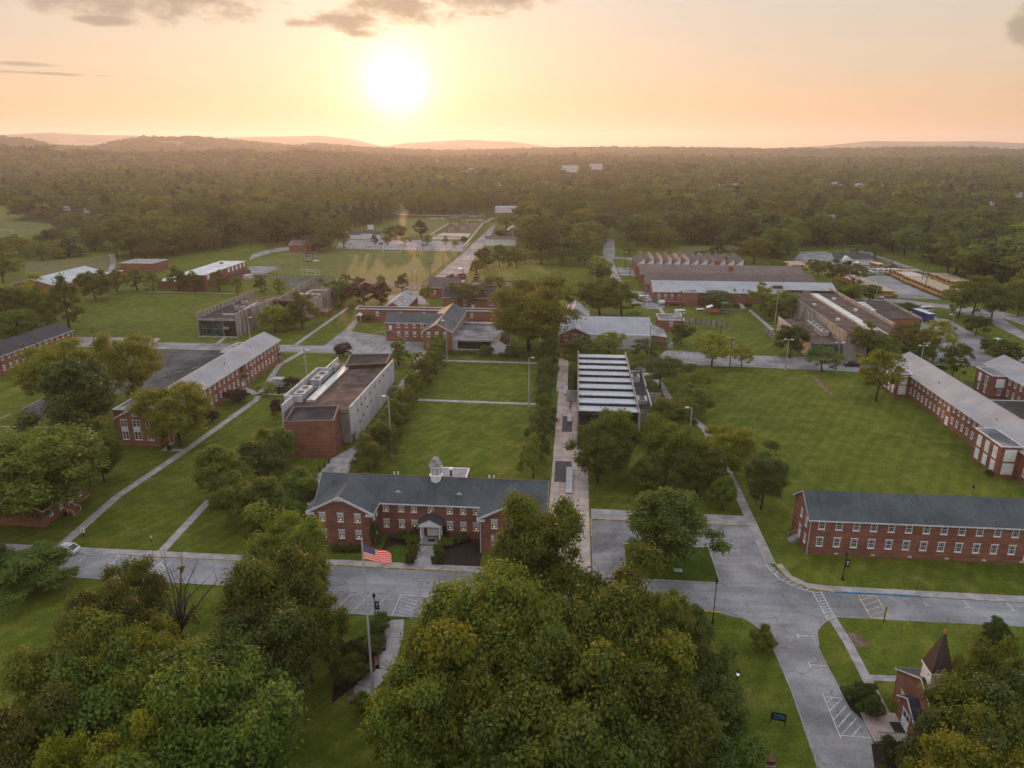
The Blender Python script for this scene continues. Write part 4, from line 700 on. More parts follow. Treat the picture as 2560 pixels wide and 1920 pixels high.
# ------------------------------------------------------------------ library with raked brick ends
def library():
    root = thing('library', 'flat-roofed library with raked brick ends, pale panel walls and strip skylight', 'building', (-51.4, 139.5, 0)); o = Vector((-51.4, 139.5, 0))
    L = lambda x, y, z: (x-o.x, y-o.y, z)
    # core and roof
    co = MB().box(*L(-63.9, 148.4, 0), *L(-49.7, 186.5, 7.3)); co.build('core', CONC, root)
    MB().box(*L(-64.1, 148.0, 7.3), *L(-49.6, 187, 7.5)).build('roof', TAR, root)
    # right wall: one panel after another with slots between, soffit cut at both ends
    ys = np.linspace(147.5, 187.3, 15); zt = lambda y: 9.0-(y-147.5)*.012
    for i in range(14):
        y0, y1 = ys[i]+.03, ys[i+1]-.03; zb0 = zb1 = -.02
        if i == 0: zb0 = zb1 = 2.45
        if i >= 11: zb0 = zb1 = 2.35
        pn = MB().add([L(-49.5, y0, zb0), L(-49.5, y1, zb1), L(-49.5, y1, zt(y1)), L(-49.5, y0, zt(y0)), L(-49.1, y0, zb0), L(-49.1, y1, zb1), L(-49.1, y1, zt(y1)), L(-49.1, y0, zt(y0))], [(0,1,2,3),(7,6,5,4),(0,4,5,1),(1,5,6,2),(2,6,7,3),(3,7,4,0)]).build('wall_panel', CONCP, root)
    for (y, z) in ((152.2, 6.1), (155.2, 6.6), (153.3, 3.0), (155.9, 3.6), (158.5, 6.9), (159.6, 4.3), (162.4, 6.9), (163., 4.6), (167, 7.), (171.5, 7.), (175.5, 7.2), (180.5, 7.1)):
        MB().box(*L(-49.11, y, z), *L(-49.06, y+1.1, z+.42)).build('slot_window', DARK, root)
    # brick ends: raked prisms
    def raked(base, top, nm):
        b = MB(); v = [L(*p) for p in base]+[L(*p) for p in top]
        b.add(v, [(0,1,5,4),(1,2,6,5),(2,3,7,6),(3,0,4,7)]); w = b.build('raked_end', BRICK, root)
        t = top; MB().quad(*[L(p[0], p[1], p[2]-.45) for p in t]).build('end_roof', TARD, w)
        cp_ = MB(); c = Vector(sum((Vector(p) for p in t), Vector()))/4
        for i in range(4):
            p, q = Vector(t[i]), Vector(t[(i+1) % 4]); pi, qi = p+(c-p).normalized()*.6, q+(c-q).normalized()*.6
            cp_.add([L(*p), L(*q), L(*qi), L(*pi), L(p.x, p.y, p.z+.12), L(q.x, q.y, q.z+.12), L(qi.x, qi.y, qi.z+.12), L(pi.x, pi.y, pi.z+.12), L(qi.x, qi.y, qi.z-.5), L(pi.x, pi.y, pi.z-.5)], [(4,5,6,7),(0,1,5,4),(6,8,9,7)])
        cp_.build('coping', SHBROWN, w)
    raked([(-61.6, 139.5, 0), (-51.4, 139.6, 0), (-51.5, 149.6, 0), (-62.3, 148.6, 0)], [(-61.2, 139.2, 8.2), (-50.3, 139.9, 8.6), (-52.3, 149.6, 8.5), (-62.4, 147.6, 8.6)], 'a')
    raked([(-62.3, 186.6, 0), (-51, 184.8, 0), (-50.2, 193.2, 0), (-62.1, 192.4, 0)], [(-60.6, 180.2, 8.6), (-49.9, 183.2, 8.6), (-51, 192.5, 8.7), (-62.4, 190.5, 8.7)], 'b')
    MB().box(*L(-52.4, 148.9, 2.6), *L(-49.5, 149.3, 7.5)).build('recess_spandrel', CONC, root); MB().box(*L(-52.2, 148.8, 3.6), *L(-49.6, 148.9, 6.4)).build('recess_window', DARK, root); MB().box(*L(-52.2, 148.5, -.02), *L(-49.9, 148.7, 2.5)).build('entrance', DARK, root)
    # left screen walls and plant well
    for (x0, y0, x1, y1, z0) in ((-65., 147.2, -64.6, 153.8, 0), (-66.9, 153.7, -66.5, 176.4, 0), (-66.5, 153.7, -62.6, 154.1, 6.), (-66.5, 176., -62.9, 176.4, 6.), (-64.7, 176.4, -64.3, 186.3, 0)):
        MB().box(*L(x0, y0, z0), *L(x1, y1, 9.)).box(*L(x0-.04, y0-.04, 9.), *L(x1+.04, y1+.04, 9.1), ).build('screen_wall', CONCP, root)
    MB().box(*L(-66.5, 154.1, 0), *L(-63.9, 176, 6.4)).build('plant_well', DARK, root)
    # skylight strip: glazed panes on a kerb
    ks = MB().box(*L(-61.6, 153.9, 7.4), *L(-59.8, 182.7, 8.0)).build('skylight_kerb', CONC, root)
    for i in range(18): y = 154+28.6*i/18; MB().add([L(-61.7, y+.05, 8.02), L(-59.7, y+.05, 8.02), L(-59.7, y+1.5, 8.02), L(-61.7, y+1.5, 8.02), L(-60.7, y+.05, 8.22), L(-60.7, y+1.5, 8.22)], [(0, 4, 5, 3), (4, 1, 2, 5), (0, 1, 4), (2, 3, 5)]).build('pane', SKYL, ks)
    hvac(root, *L(-65.8, 156.2, 6.4), 2.7, 6.6, 2.2); hvac(root, *L(-65.6, 167.2, 6.4), 2.6, 7.4, 2.2); hvac(root, *L(-63.6, 177.5, 7.5), 1.4, 3.2, 1.5, TIN, 1); hvac(root, *L(-63.2, 163.5, 6.4), 1.2, 1.4, 1.5); hvac(root, *L(-63., 165.6, 6.4), .9, .9, 1.4, CARB, 0)
    MB().box(*L(-49.2, 182.5, 0), *L(-46.6, 183., 2.4)).build('entry_wing_wall', CONC, root)
library()
# ------------------------------------------------------------------ dining hall with sawtooth roof
CLERE = mat('brown_clerestory', (.075, .055, .055), .5, .3, .6)
def sawtooth():
    root = thing('dining_hall', 'modern hall with nine pale sawtooth roof strips beside the plaza', 'building', (1.8, 152, 0)); W_, D_ = 13.4, 52.
    for x in (-.25, W_):
        for i in range(8):
            y0 = D_*i/8; zz = 7.9 if i < 5 else 7.75
            MB().box(x, y0+.02, 0, x+.28, D_*(i+1)/8-.02, zz).build('side_wall_panel', CONCW, root)
    MB().box(.05, 3.2, 0, W_-.02, D_, 5.6).build('core', DARK, root)
    for i in range(7): MB().box(.05+i*1.9, 3.0, .3, .05+i*1.9+1.82, 3.15, 3.3).build('front_pane', GLASS, root); MB().box(.05+i*1.9, 3.0, 3.55, .05+i*1.9+1.82, 3.15, 6.3).build('front_pane', GLASS, root)
    MB().box(.04, 2.9, 3.3, W_-.02, 3.2, 3.55).build('front_band', CONC, root)
    n = 9; st = (D_-2.)/n
    for i in range(n):
        y = 2.2+i*st; zf, zb = 7.5, 6.72
        if i: pass
        s = MB().add([(.06, y, zf), (W_-.03, y, zf), (W_-.03, y+st-.35, zb), (.06, y+st-.35, zb), (.06, y, zf-.18), (W_-.03, y, zf-.18), (W_-.03, y+st-.35, zb-.18), (.06, y+st-.35, zb-.18)], [(0,1,2,3),(7,6,5,4),(0,4,5,1),(1,5,6,2),(2,6,7,3),(3,7,4,0)]).build('sawtooth_strip', SAWG, root)
        for k in range(6): MB().box(.1+k*2.22, y+.12, 6.3, .1+k*2.22+2.15, y+.2, zf-.2).build('clerestory_pane', CLERE, s)
        MB().box(.06, y-.1, zf-.22, W_-.03, y+.0, zf+.02).build('strip_edge', TRIM, s)
    MB().box(.05, D_-.3, 0, W_-.02, D_-.05, 6.6).build('rear_wall', CONC, root)
    lw = MB().box(W_+.3, 15, 0, W_+4., 45, 3.6).build('side_wing', CONC, root); MB().box(W_+.3, 15, 3.6, W_+4., 45, 3.72).build('wing_roof', TARD, lw)
    for (a, b) in ((30.5, 47.5), (15.5, 27.2)): MB().box(W_+4.2, a, 0, W_+4.45, b, 4.6).build('screen_wall', CONCP, root)
    hvac(root, W_+.9, 35.5, 3.7, 2.2, 3.2, 1.5); hvac(root, W_+1.2, 18, 3.7, 2.4, 3.6, 1.)
    MB().box(W_+4.5, 27.8, 0, W_+8., 28.1, 3.4).build('wing_wall', CONC, root); MB().box(-3.1, 28.4, 0, -.26, 28.7, 3.3).build('wing_wall', CONC, root)
sawtooth()
# ------------------------------------------------------------------ science building: two concrete blocks
def science():
    root = thing('science_building', 'raw concrete teaching block with green glass front and paired raking walls', 'building', (-132.6, 238.7, 0)); o = (-132.6, 238.7)
    def longwall(x, ya, yb, za, zb, tk=.4, slots=(), n=14):
        ys = np.linspace(ya, yb, n+1)
        for i in range(n):
            z0_, z1_ = za+(zb-za)*(ys[i]-ya)/(yb-ya), za+(zb-za)*(ys[i+1]-ya)/(yb-ya); y0, y1 = ys[i]-o[1]+.02, ys[i+1]-o[1]-.02; xx = x-o[0]
            MB().add([(xx, y0, 0), (xx, y1, 0), (xx, y1, z1_), (xx, y0, z0_), (xx+tk, y0, 0), (xx+tk, y1, 0), (xx+tk, y1, z1_), (xx+tk, y0, z0_)], [(0,1,2,3)[::-1],(7,6,5,4)[::-1],(0,4,5,1)[::-1],(1,5,6,2)[::-1],(2,6,7,3)[::-1],(3,7,4,0)[::-1]]).build('wall_panel', CONCW, root)
        for (y, z0_, z1_) in slots: MB().box(x-o[0]+tk-.02, y-o[1], z0_, x-o[0]+tk+.03, y-o[1]+.45, z1_).build('slot_window', DARK, root)
    longwall(-132.8, 238.5, 286, 8.8, 7.9); longwall(-118.6, 238.5, 275, 8.9, 7.4, slots=[(246, .3, 6), (248.6, .3, 6.6), (255, 1.2, 6.4), (257, .6, 6.4), (263.5, 3., 6.), (265, 3., 6.)], n=11)
    MB().box(.2, .4, 0, 14.0, 36, 6.2).build('core', CONC, root); MB().box(.2, .2, 6.2, 14.0, 37, 6.4).build('roof', TARD, root)
    MB().box(.1, .0, 6.0, 14.1, .35, 6.7).build('front_fascia', CONC, root); MB().box(-.2, -.7, 0, 14.3, .35, .35).build('plinth', CONC, root)
    for i in range(7): MB().box(.35+i*1.22, .22, .35, .35+i*1.22+1.16, .34, 3.05).build('glass_pane', GLASSG, root); MB().box(.35+i*1.22, .22, 3.15, .35+i*1.22+1.16, .34, 5.95).build('glass_pane', GLASSG, root)
    MB().box(9.1, .3, .35, 13.9, .38, 5.95).build('entrance_recess', DARK, root); MB().box(9.2, -.2, 3., 11.2, .3, 3.8).build('balcony', CONC, root)
    for (y, z) in ((9., 2.), (30, 2.)): pass
    sk = MB(); sk.box(5.4, 8., 6.4, 13.6, 8.3, 6.75); sk.box(9., 17.5, 6.4, 9.3, 30, 6.75); sk.box(9.3, 24., 6.4, 13.6, 24.3, 6.75); sk.build('roof_kerb', TRIM, root)
    hvac(root, 7.4, 13.5, 6.5, 3., 3.2, 1.6, TIN); hvac(root, 10.6, 14, 6.5, 2.6, 3.4, .7, RWHITE, 1); hvac(root, 4.2, 26, 6.5, 2., 2.2, 1.1); hvac(root, 3.2, 20.5, 6.5, .8, .8, 1.5, TIN, 0)
    fr = MB(); [fr.tube((7.2+3.4*i, 13.2+3.8*j, 6.5), (7.2+3.4*i, 13.2+3.8*j, 9.), .08) for i in (0, 1) for j in (0, 1)]; fr.path([(7.2, 13.2, 9), (10.6, 13.2, 9), (10.6, 17, 9), (7.2, 17, 9), (7.2, 13.2, 9)], .08); fr.build('equipment_frame', WOODP, root)
    # link and rear block
    MB().box(13., 33, 0, 24.5, 38, 6.).build('link', BRICK, root); MB().box(10.5, 31.5, 6.6, 25., 39.5, 6.9).build('link_roof', TAR, root); MB().box(15., 32.9, .2, 23., 33.0, 5.6).build('link_glazing', DARK, root)
    longwall(-116.4, 270.5, 312, 7.6, 9.2, n=12); longwall(-101.7, 271.5, 310, 7.9, 9.2, slots=[(274.5, .6, 5.6), (280, .6, 6), (282, .6, 6.), (291, 1.5, 6.), (293, 1.5, 6.)], n=11)
    MB().box(16.4, 33.5, 0, 30.9, 71.5, 6.2).build('core', CONC, root); MB().box(16.4, 33.4, 6.2, 30.9, 71.8, 6.4).build('roof', TAR, root)
    hvac(root, 24., 44, 6.4, 2., 2., 1.); hvac(root, 27, 62, 6.4, 2.4, 2.4, 1.1, YEL, 0); hvac(root, 19, 45, 6.4, 2.4, 1.6, .8, RWHITE, 0)
    kb = MB(); kb.box(21.5, 47, 6.4, 30.5, 47.3, 6.8); kb.box(21.5, 56, 6.4, 30.5, 56.3, 6.8); kb.box(21.5, 47, 6.4, 21.8, 56, 6.8); kb.build('roof_kerb', TRIM, root)
    MB().box(31.4, 36, 0, 34.6, 41.8, 1.9).build('areaway_wall', BRICK, root)
science()
# ------------------------------------------------------------------ centre halls
def centre():
    t = thing('tee_hall', 'brick T-shaped hall with slate roofs and outside stair beside the parking court', 'building', (-64.9, 228, 0)); mb = MB(); E_ = 6.5
    w1 = [(x, 1.05, z, 1.6, 'blind') for x in (4.4, 7.2, 10., 12.8) for z in (1.6, 4.7)]+[(1.5, 1.1, 4.0, 2.3, 'door')]
    wall(mb, (0, 11.7), (15.5, 11.7), 0, E_, w1, t); wall(mb, (15.5, 11.7), (15.5, 0), 0, E_, tworows(2.5, 9.5, 3, style='blind'), t); wall(mb, (15.5, 0), (24.9, 0), 0, E_, [(1.9, 1.1, 4.65, 1.6, 'blind'), (4.6, 1.1, 4.65, 1.6, 'blind'), (7.4, 1.1, 4.65, 1.6, 'blind'), (2., 1.1, 1.55, 1.5, 'blind')], t)
    wall(mb, (24.9, 0), (24.9, 33), 0, E_, tworows(2., 31, 12), t); wall(mb, (24.9, 33), (15.5, 33), 0, E_, [], t); wall(mb, (15.5, 33), (15.5, 20), 0, E_, []); wall(mb, (15.5, 20), (0, 20), 0, E_, []); wall(mb, (0, 20), (0, 11.7), 0, E_, tworows(2, 6, 2), t)
    mb.tri((15.5, 0, E_), (24.9, 0, E_), (20.2, 0, E_+2.5)); mb.tri((24.9, 33, E_), (15.5, 33, E_), (20.2, 33, E_+2.5)); mb.tri((0, 20, E_), (0, 11.7, E_), (0, 15.85, E_+2.3)); mb.build('wall', BRICK2, t)
    for (x0, y0, w, d, r, ax, nm) in ((0, 11.7, 20., 8.3, 2.3, 'x', 0), (15.5, 0, 9.4, 33, 2.5, 'y', 1)):
        sub = MB(); ov = .45; Wd = d if ax == 'x' else w; sl = r/(Wd/2); e = E_-ov*sl+.2
        if ax == 'x':
            sub.quad((x0-.3, y0-ov, e), (x0+w, y0-ov, e), (x0+w, y0+d/2, E_+r+.2), (x0-.3, y0+d/2, E_+r+.2)); sub.quad((x0-.3, y0+d/2, E_+r+.2), (x0+w, y0+d/2, E_+r+.2), (x0+w, y0+d+ov, e), (x0-.3, y0+d+ov, e))
            fm = MB().box(x0-.3, y0-ov-.06, e-.2, x0+w-4.9, y0-ov, e+.03)
        else:
            sub.quad((x0-ov, y0-.4, e), (x0+w/2, y0-.4, E_+r+.2), (x0+w/2, y0+d+.4, E_+r+.2), (x0-ov, y0+d+.4, e)); sub.quad((x0+w/2, y0-.4, E_+r+.2), (x0+w+ov, y0-.4, e), (x0+w+ov, y0+d+.4, e), (x0+w/2, y0+d+.4, E_+r+.2))
            fm = MB().box(x0+w+ov, y0-.4, e-.2, x0+w+ov+.06, y0+d+.4, e+.03)
            for s in (-1, 1):
                xe = x0+w/2+s*(w/2+ov); fm.add([(xe, y0-.45, e-.3), (x0+w/2, y0-.45, E_+r-.1), (x0+w/2, y0-.45, E_+r+.22), (xe, y0-.45, e+.02), (xe, y0-.38, e-.3), (x0+w/2, y0-.38, E_+r-.1), (x0+w/2, y0-.38, E_+r+.22), (xe, y0-.38, e+.02)], [(0,1,2,3),(7,6,5,4),(0,4,5,1),(3,2,6,7)])
        o = sub.build('roof', SLATE, t); fm.build('fascia', TRIM, o)
    s = MB(); [s.box(1.4+.55*i, 10.4, 4.0-.36*i-.1, 1.95+.55*i, 11.5, 4.0-.36*i) for i in range(11)]; s.box(.4, 10.3, 3.7, 2., 11.65, 3.85); s.path([(.4, 10.35, 4.9), (2., 10.35, 4.9), (7.6, 10.35, 1.2)], .04); [s.tube((x, 10.35, 4.-.655*max(0, x-2)), (x, 10.35, 4.9-.66*max(0, x-2)), .03) for x in (.4, 2, 3.8, 5.6, 7.4)]; s.build('outside_stair', CONC, t)
    f = flat_hall('glass_pavilion', 'low flat-roofed pavilion with brown glass front between tee hall and white shed', -40., 229.5, -24.3, 254, 3.6, FLATGREY, {'S': [(7.6, 11.6, .4, 2.6, 'store')]}, CONCP, .12, TRIM); hvac(f, 5.6, 14, 3.8, 2., 1.6, 1.)
    MB().box(1., 20, 3.6, 15.7, 20.3, 4.3).box(1., 20, 3.6, 1.3, 27, 4.3).build('upper_parapet', FLATGREY, f)
    ws = gable_hall('white_shed', 'small white gabled shed with orange-lit brown roof between hedges', -26.4, 225.2, -21.2, 236, 2.9, 1.6, 'y', SHBROWN, {}, WHITE, .3)
    c = flat_hall('link_corridor', 'long low brick corridor with white parapet behind the tee hall', -84.2, 268, -25, 272.5, 4.7, TARD, {'S': [(8.5+9.2*i, 1.1, 2.2, 1.5, 'blind') for i in range(6)]}, BRICK2, .25, TRIM); p = MB().box(.6, -2.6, 2.5, 2.6, 0, 2.65).add([(.4, -2.7, 2.66), (2.8, -2.7, 2.66), (1.6, -2.7, 3.4), (1.6, 0, 3.4), (2.8, 0, 2.66), (.4, 0, 2.66)], [(0, 1, 2), (1, 4, 3, 2), (2, 3, 5, 0)]); [p.tube((x, -2.5, 0), (x, -2.5, 2.5), .08) for x in (.7, 2.5)]; p.build('entry_porch', WHITE, c)
    gable_hall('tin_roofed_shed', 'brick shed with pale tin roof behind the link corridor', -75., 273, -66.5, 299, 4., 2.6, 'y', TIN, {'E': row(2, 24, 9, .9, 1.5, 1.5, 'dark')}, BRICK2, .3)
    gable_hall('rear_hall', 'brick hall with dark shingle roof behind olive-leaved tree', -53.8, 290, -25, 300, 5.6, 3.2, 'x', SHDARK, {'S': [(4.6, 1.6, 2.4, 1.9, 'pair'), (9, 1.6, 2.4, 1.9, 'pair'), (12.3, 1.2, 1.2, 2.6, 'door'), (20, 1.6, 2.4, 1.9, 'pair'), (23, 1.6, 2.4, 1.9, 'pair')]}, BRICK2)
    gable_hall('gabled_annex', 'brick annex with brown shingle roof at the foot of the far road', -65., 314, -52, 326, 5., 3.4, 'x', SHBROWN, {'S': [(3, 1.1, 2, 1.5, 'blind')]}, BRICK2)
    tg = flat_hall('truck_garage', 'dark flat-roofed garage beside parked red trucks', -48, 322, -14, 336, 4.2, TARD, {}, BRICK2, .2, TARD)
    # chapel-like auditorium right of the plaza head
    g = thing('auditorium', 'brick and grey-panel auditorium with grey roof behind sawtooth dining hall', 'building', (-4.4, 237, 0)); mb = MB()
    wall(mb, (0, 0), (10, 0), 0, 4.3, [(2.2, 1.1, 2., 1.7, 'blind'), (5., 1.2, 1.6, 2.4, 'door'), (7.8, 1.1, 2., 1.7, 'blind')], g); mb.tri((0, 0, 4.3), (10, 0, 4.3), (5, 0, 6.4)); mb.box(0, .02, 0, 30.4, 20, 4.3); mb.box(30.4, 1, 0, 35.6, 12, 3.6); mb.tri((30.4, 20, 4.3), (30.4, 0, 4.3), (30.4, 10, 8.2)); mb.build('wall', BRICK2, g)
    rf = MB(); rf.quad((-.4, -.4, 4.3), (30.8, -.4, 4.3), (30.8, 10, 8.4), (-.4, 10, 8.4)); rf.quad((-.4, 10, 8.4), (30.8, 10, 8.4), (30.8, 20.4, 4.3), (-.4, 20.4, 4.3)); o = rf.build('roof', RGREYX, g)
    r2 = MB(); r2.quad((-.45, -.8, 4.25), (5, -.8, 6.75), (5, 8.2, 6.95), (-.45, 2.2, 4.25)); r2.quad((5, -.8, 6.75), (10.45, -.8, 4.25), (10.45, 2.2, 4.25), (5, 8.2, 6.95)); o2 = r2.build('porch_roof', TIN, g)
    r3 = MB(); r3.quad((-.4, 19, 5.3), (5, 19, 9.4), (5, 33, 9.4), (-.4, 33, 5.3)); r3.quad((5, 19, 9.4), (10.4, 19, 5.3), (10.4, 33, 5.3), (5, 33, 9.4)); r3.tri((-.4, 19, 5.3), (10.4, 19, 5.3), (5, 19, 9.4)); r3.build('rear_roof', TIN, g)
    q = MB().add([(30.5, .8, 4.3), (36, .8, 3.6), (36, 12.4, 3.6), (30.5, 12.4, 6.3)], [(0, 1, 2, 3)]); q.build('lean_to_roof', TIN, g)
    f2 = MB()
    for s in (-1, 1): xe = 5+s*5.45; f2.add([(xe, -.85, 4.0), (5, -.85, 6.45), (5, -.85, 6.78), (xe, -.85, 4.3), (xe, -.78, 4.0), (5, -.78, 6.45), (5, -.78, 6.78), (xe, -.78, 4.3)], [(0,1,2,3),(7,6,5,4),(0,4,5,1),(3,2,6,7)])
    f2.build('fascia', TRIM, o2)
    for i in range(7): MB().box(10.1+i*2.88, -2., 0, 10.1+i*2.88+2.84, -1.6, 4.9).build('wall_panel', CONCP, g)
    MB().box(10.1, -1.6, 4.4, 30.2, .2, 4.6).build('ledge', SAWG, g); hvac(g, 35.9, .8, 0, 2., 1.8, 1.9); hvac(g, 35.8, 4.5, 0, 2., 2., 1.9)
    flat_hall('brick_link', 'small one-storey brick block with single window right of auditorium', 31.4, 262, 40.4, 272, 4., FLATGREY, {'S': [(4.4, 1.1, 1.9, 1.5, 'blind')]}, BRICK2, .2, TRIM)
centre()
# ------------------------------------------------------------------ workshops and depot side
def workshops():
    w = gable_hall('workshop', 'long brick workshop with grey sheet roof beside the playground', 34.4, 314.5, 112, 333, 4.6, 3.2, 'x', RGREYX, {'S': [(2.4+2.9*i, 1.2, 1.7, 1.7, 'blind') for i in range(4)]+[(14.5, 1.5, .2, 2.6, 'dark'), (30., 1.2, 1.7, 1.7, 'sash'), (52.6, 2., .2, 2.8, 'dark'), (58.5, 1.2, 1.7, 1.7, 'blind'), (62, 1.2, 1.7, 1.7, 'blind')]}, BRICK2)
    MB().box(11.8, -6.8, 0, 18.2, -.02, 5.6).build('brick_annex', BRICK2, w); flat_roof(w, 6.4, 6.8, 5.8, FLATGREY, 11.8, -6.82, .15, TRIM); MB().box(51.5, 3.5, 5.8, 55.5, 5.5, 7.2).build('roof_hatch', HVACD, w)
    gable_hall('brown_roofed_workshop', 'brick workshop with long brown shingle roof behind grey-roofed workshop', 33.5, 336, 110, 357, 4.6, 3., 'x', SHBROWN, {'S': row(3, 70, 14, 1.2, 1.6, 1.6), 'W': [(5, 1.5, .2, 2.4, 'dark'), (14, 1.2, 1.4, 1.5, 'dark')]}, BRICK2)
    w3 = gable_hall('rear_workshop', 'brick workshop with brown roof and square vents in front of sawtooth works', 33, 361, 112, 383, 4.6, 3., 'x', SHBROWN2, {'W': [(6, 1.5, .2, 2.4, 'dark')]}, BRICK2); MB().box(43, 4., 5.4, 45.4, 6.4, 8.3).build('roof_stack', BRICK2, w3)
    s = thing('sawtooth_works', 'brick works with row of white-faced sawtooth roof bays', 'building', (32.2, 386, 0)); mb = MB().box(0, 0, 0, 55.5, 27, 5.2); mb.build('wall', BRICK2, s); n = 12; st = 55.5/n
    for i in range(n):
        x = i*st; b = MB().add([(x, 0, 5.2), (x+st, 0, 5.2), (x+st-.05, 0, 8.6), (x, 27, 5.2), (x+st, 27, 5.2), (x+st-.05, 27, 8.6)], [(0, 1, 2), (5, 4, 3), (1, 4, 5, 2)]).build('sawtooth_bay', WHITE, s); MB().add([(x-.1, -.3, 5.15), (x+st, -.3, 8.75), (x+st, 27.3, 8.75), (x-.1, 27.3, 5.15)], [(0, 1, 2, 3)]).build('bay_roof', SHBROWN, b)
        if i in (2, 3): MB().box(x+2.4, -.04, 6.2, x+2.9, .02, 6.7).build('vent_hole', DARK, b)
    MB().box(40.5, -3, 5, 43, -.5, 8.4).build('roof_stack', BRICK2, s)
    k = thing('gymnasium_block', 'low concrete block with strip skylight and dark roof left of the bus park', 'building', (75, 226.5, 0)); o = (75, 226.5)
    B = lambda m, nm, x0, y0, z0, x1, y1, z1, par=None: MB().box(x0-o[0], y0-o[1], z0, x1-o[0], y1-o[1], z1).build(nm, m, par or k)
    for i in range(10): B(CONCW, 'wall_panel', 85.2, 226.5+i*7.6+.03, 0, 85.6, 226.5+(i+1)*7.6-.03, 9.)
    B(CONC, 'core', 85.6, 227, 0, 104, 301, 8.4); B(TAR, 'roof', 85.6, 226.8, 8.4, 104, 301.4, 8.6); B(CONCW, 'parapet_wall', 104, 239.5, 0, 104.9, 302, 9.6); B(CONCP, 'parapet_wall', 97.2, 226.2, 0, 97.7, 240, 9.1); B(TARD, 'rear_parapet', 85.6, 297, 8.6, 92, 297.4, 9.4); B(TARD, 'rear_parapet', 95.2, 296, 8.6, 104, 296.4, 9.4)
    B(DARK, 'recess', 92, 226.7, 1, 97, 226.9, 7.5)
    sk = B(CONC, 'skylight_kerb', 93.2, 231, 8.6, 96.2, 291, 9.2)
    for i in range(30): B(SKYL, 'pane', 93.3, 231.2+i*2., 9.2, 96.1, 233.1+i*2., 9.35, sk)
    B(CONCW, 'low_block', 75.2, 229.5, 0, 85.1, 265, 4.6); B(TAR, 'low_roof', 75.4, 229, 4.6, 85.1, 264.6, 4.8); B(PLAZA, 'low_block_wall', 74.8, 251, 0, 75.2, 266, 5.4); B(PLAZA, 'low_block_wall', 75., 229., 0, 75.3, 238, 5.1)
    B(GREEND, 'glazed_front', 76, 229.3, 1.2, 84.6, 229.5, 4.3)
    for i in range(5): B(GLASSG, 'glass_pane', 76.6+i*1.6, 229.22, 1.6, 77.6+i*1.6, 229.3, 3.9)
    for i in range(5): hvac(k, 82.-o[0], 239.5-o[1]+i*3.6, 4.8, 2.2, 2.8, 1.5, HVAC, 1)
    B(BRICK2, 'east_block', 105, 268, 0, 126, 302, 4.6); B(TARD, 'east_roof', 105, 268, 4.6, 126, 302, 4.8); B(CONCW, 'east_parapet', 125.7, 268, 0, 126.2, 302, 5.4)
    for i in range(4): hvac(k, 109.-o[0]+i*.4, 276-o[1]+i*4.2, 4.8, 4., 2.2, 1.4, RWHITE, 0)
    for (x, y) in ((88, 270), (99, 282), (100, 262), (88.5, 246)): hvac(k, x-o[0], y-o[1], 8.6, 1., 1.2, .7, RWHITE, 0)
    B(CONCW, 'yard_wall', 70, 251.5, 0, 70.4, 266, 2.2)
    d = gable_hall('bus_depot', 'white depot office with grey roof and gabled porch behind the vans', 149, 431, 170, 444, 3.2, 2.6, 'x', SHDARK, {}, WHITE); MB().add([(3.5, -2, 3.), (10., -2, 3.), (6.75, -2, 5.), (6.75, 4, 5.), (10., 4, 3.), (3.5, 4, 3.)], [(0, 1, 2), (1, 4, 3, 2), (2, 3, 5, 0)]).box(4, -1.9, 0, 9.5, 0, 3).build('gabled_porch', WHITE, d); MB().box(6., -1.96, .3, 9., -1.9, 2.6).build('entry_pane', GLASS, d)
    MB().tube((5, 5, 4.5), (5, 5, 14), .25, .08, 6).build('chimney_mast', WOODP, d)
    gable_hall('brown_shed', 'small brown barn-shaped shed between depot buses and vans', 172, 414, 177, 418.5, 2.3, 1.7, 'y', SHBROWN, {}, WOODB, .15)
    # left far
    j = gable_hall('field_house', 'brick field house with pale blue-grey roof beside the left meadow', -254, 301, -231, 338, 5.2, 3., 'x' if False else 'y', RBLUE, {'E': row(3, 18, 6, 1.4, 2.6, 1.4, 'dark')}, BRICK); MB().box(23.02, 33, 0, 27, 44, 5).build('end_annex', BRICK, j); flat_roof(j, 4.2, 11.4, 5.2, TIN, 22.95, 32.8, .1, TRIM)
    b = flat_hall('pump_house', 'small windowless brick building with white roof left of pine tree', -244.4, 369.5, -226, 384, 5., TIN, {}, BRICK, .15, TRIM); MB().box(-3.5, 1, 0, -.02, 9, 2.6).build('lean_to', BRICK, b)
    v = flat_hall('white_roofed_hall', 'brick hall with bright white flat roof beside the playing field', -186, 322.5, -172.5, 366, 7.4, RWHITE, {'E': [(3., 1.8, 4.9, 2.1, 'panel')]+[(24+4.4*i, 1.9, 4.9, 2.1, 'panel') for i in range(5)]}, BRICK, .1, TRIM); MB().box(13.5, 20, 0, 16.5, 42, 3.2).build('side_annex', BRICK, v); MB().box(13.5, 20, 3.2, 16.6, 42, 3.35).build('annex_roof', TARD, v); MB().box(-13, 4, 0, -.02, 18, 3.4).build('low_wing', BRICK, v); flat_roof(v, 13, 14, 3.55, RWHITE, -13.1, 4, .1, TRIM)
    MB().box(4, 34, 7.5, 5.5, 35.5, 8).build('roof_hatch', HVACD, v)
    gable_hall('brick_storehouse', 'small brick store with brown roof at far left corner of playing field', -185, 457, -170, 466, 4.6, 2., 'x', SHBROWN, {}, BRICK, .3)
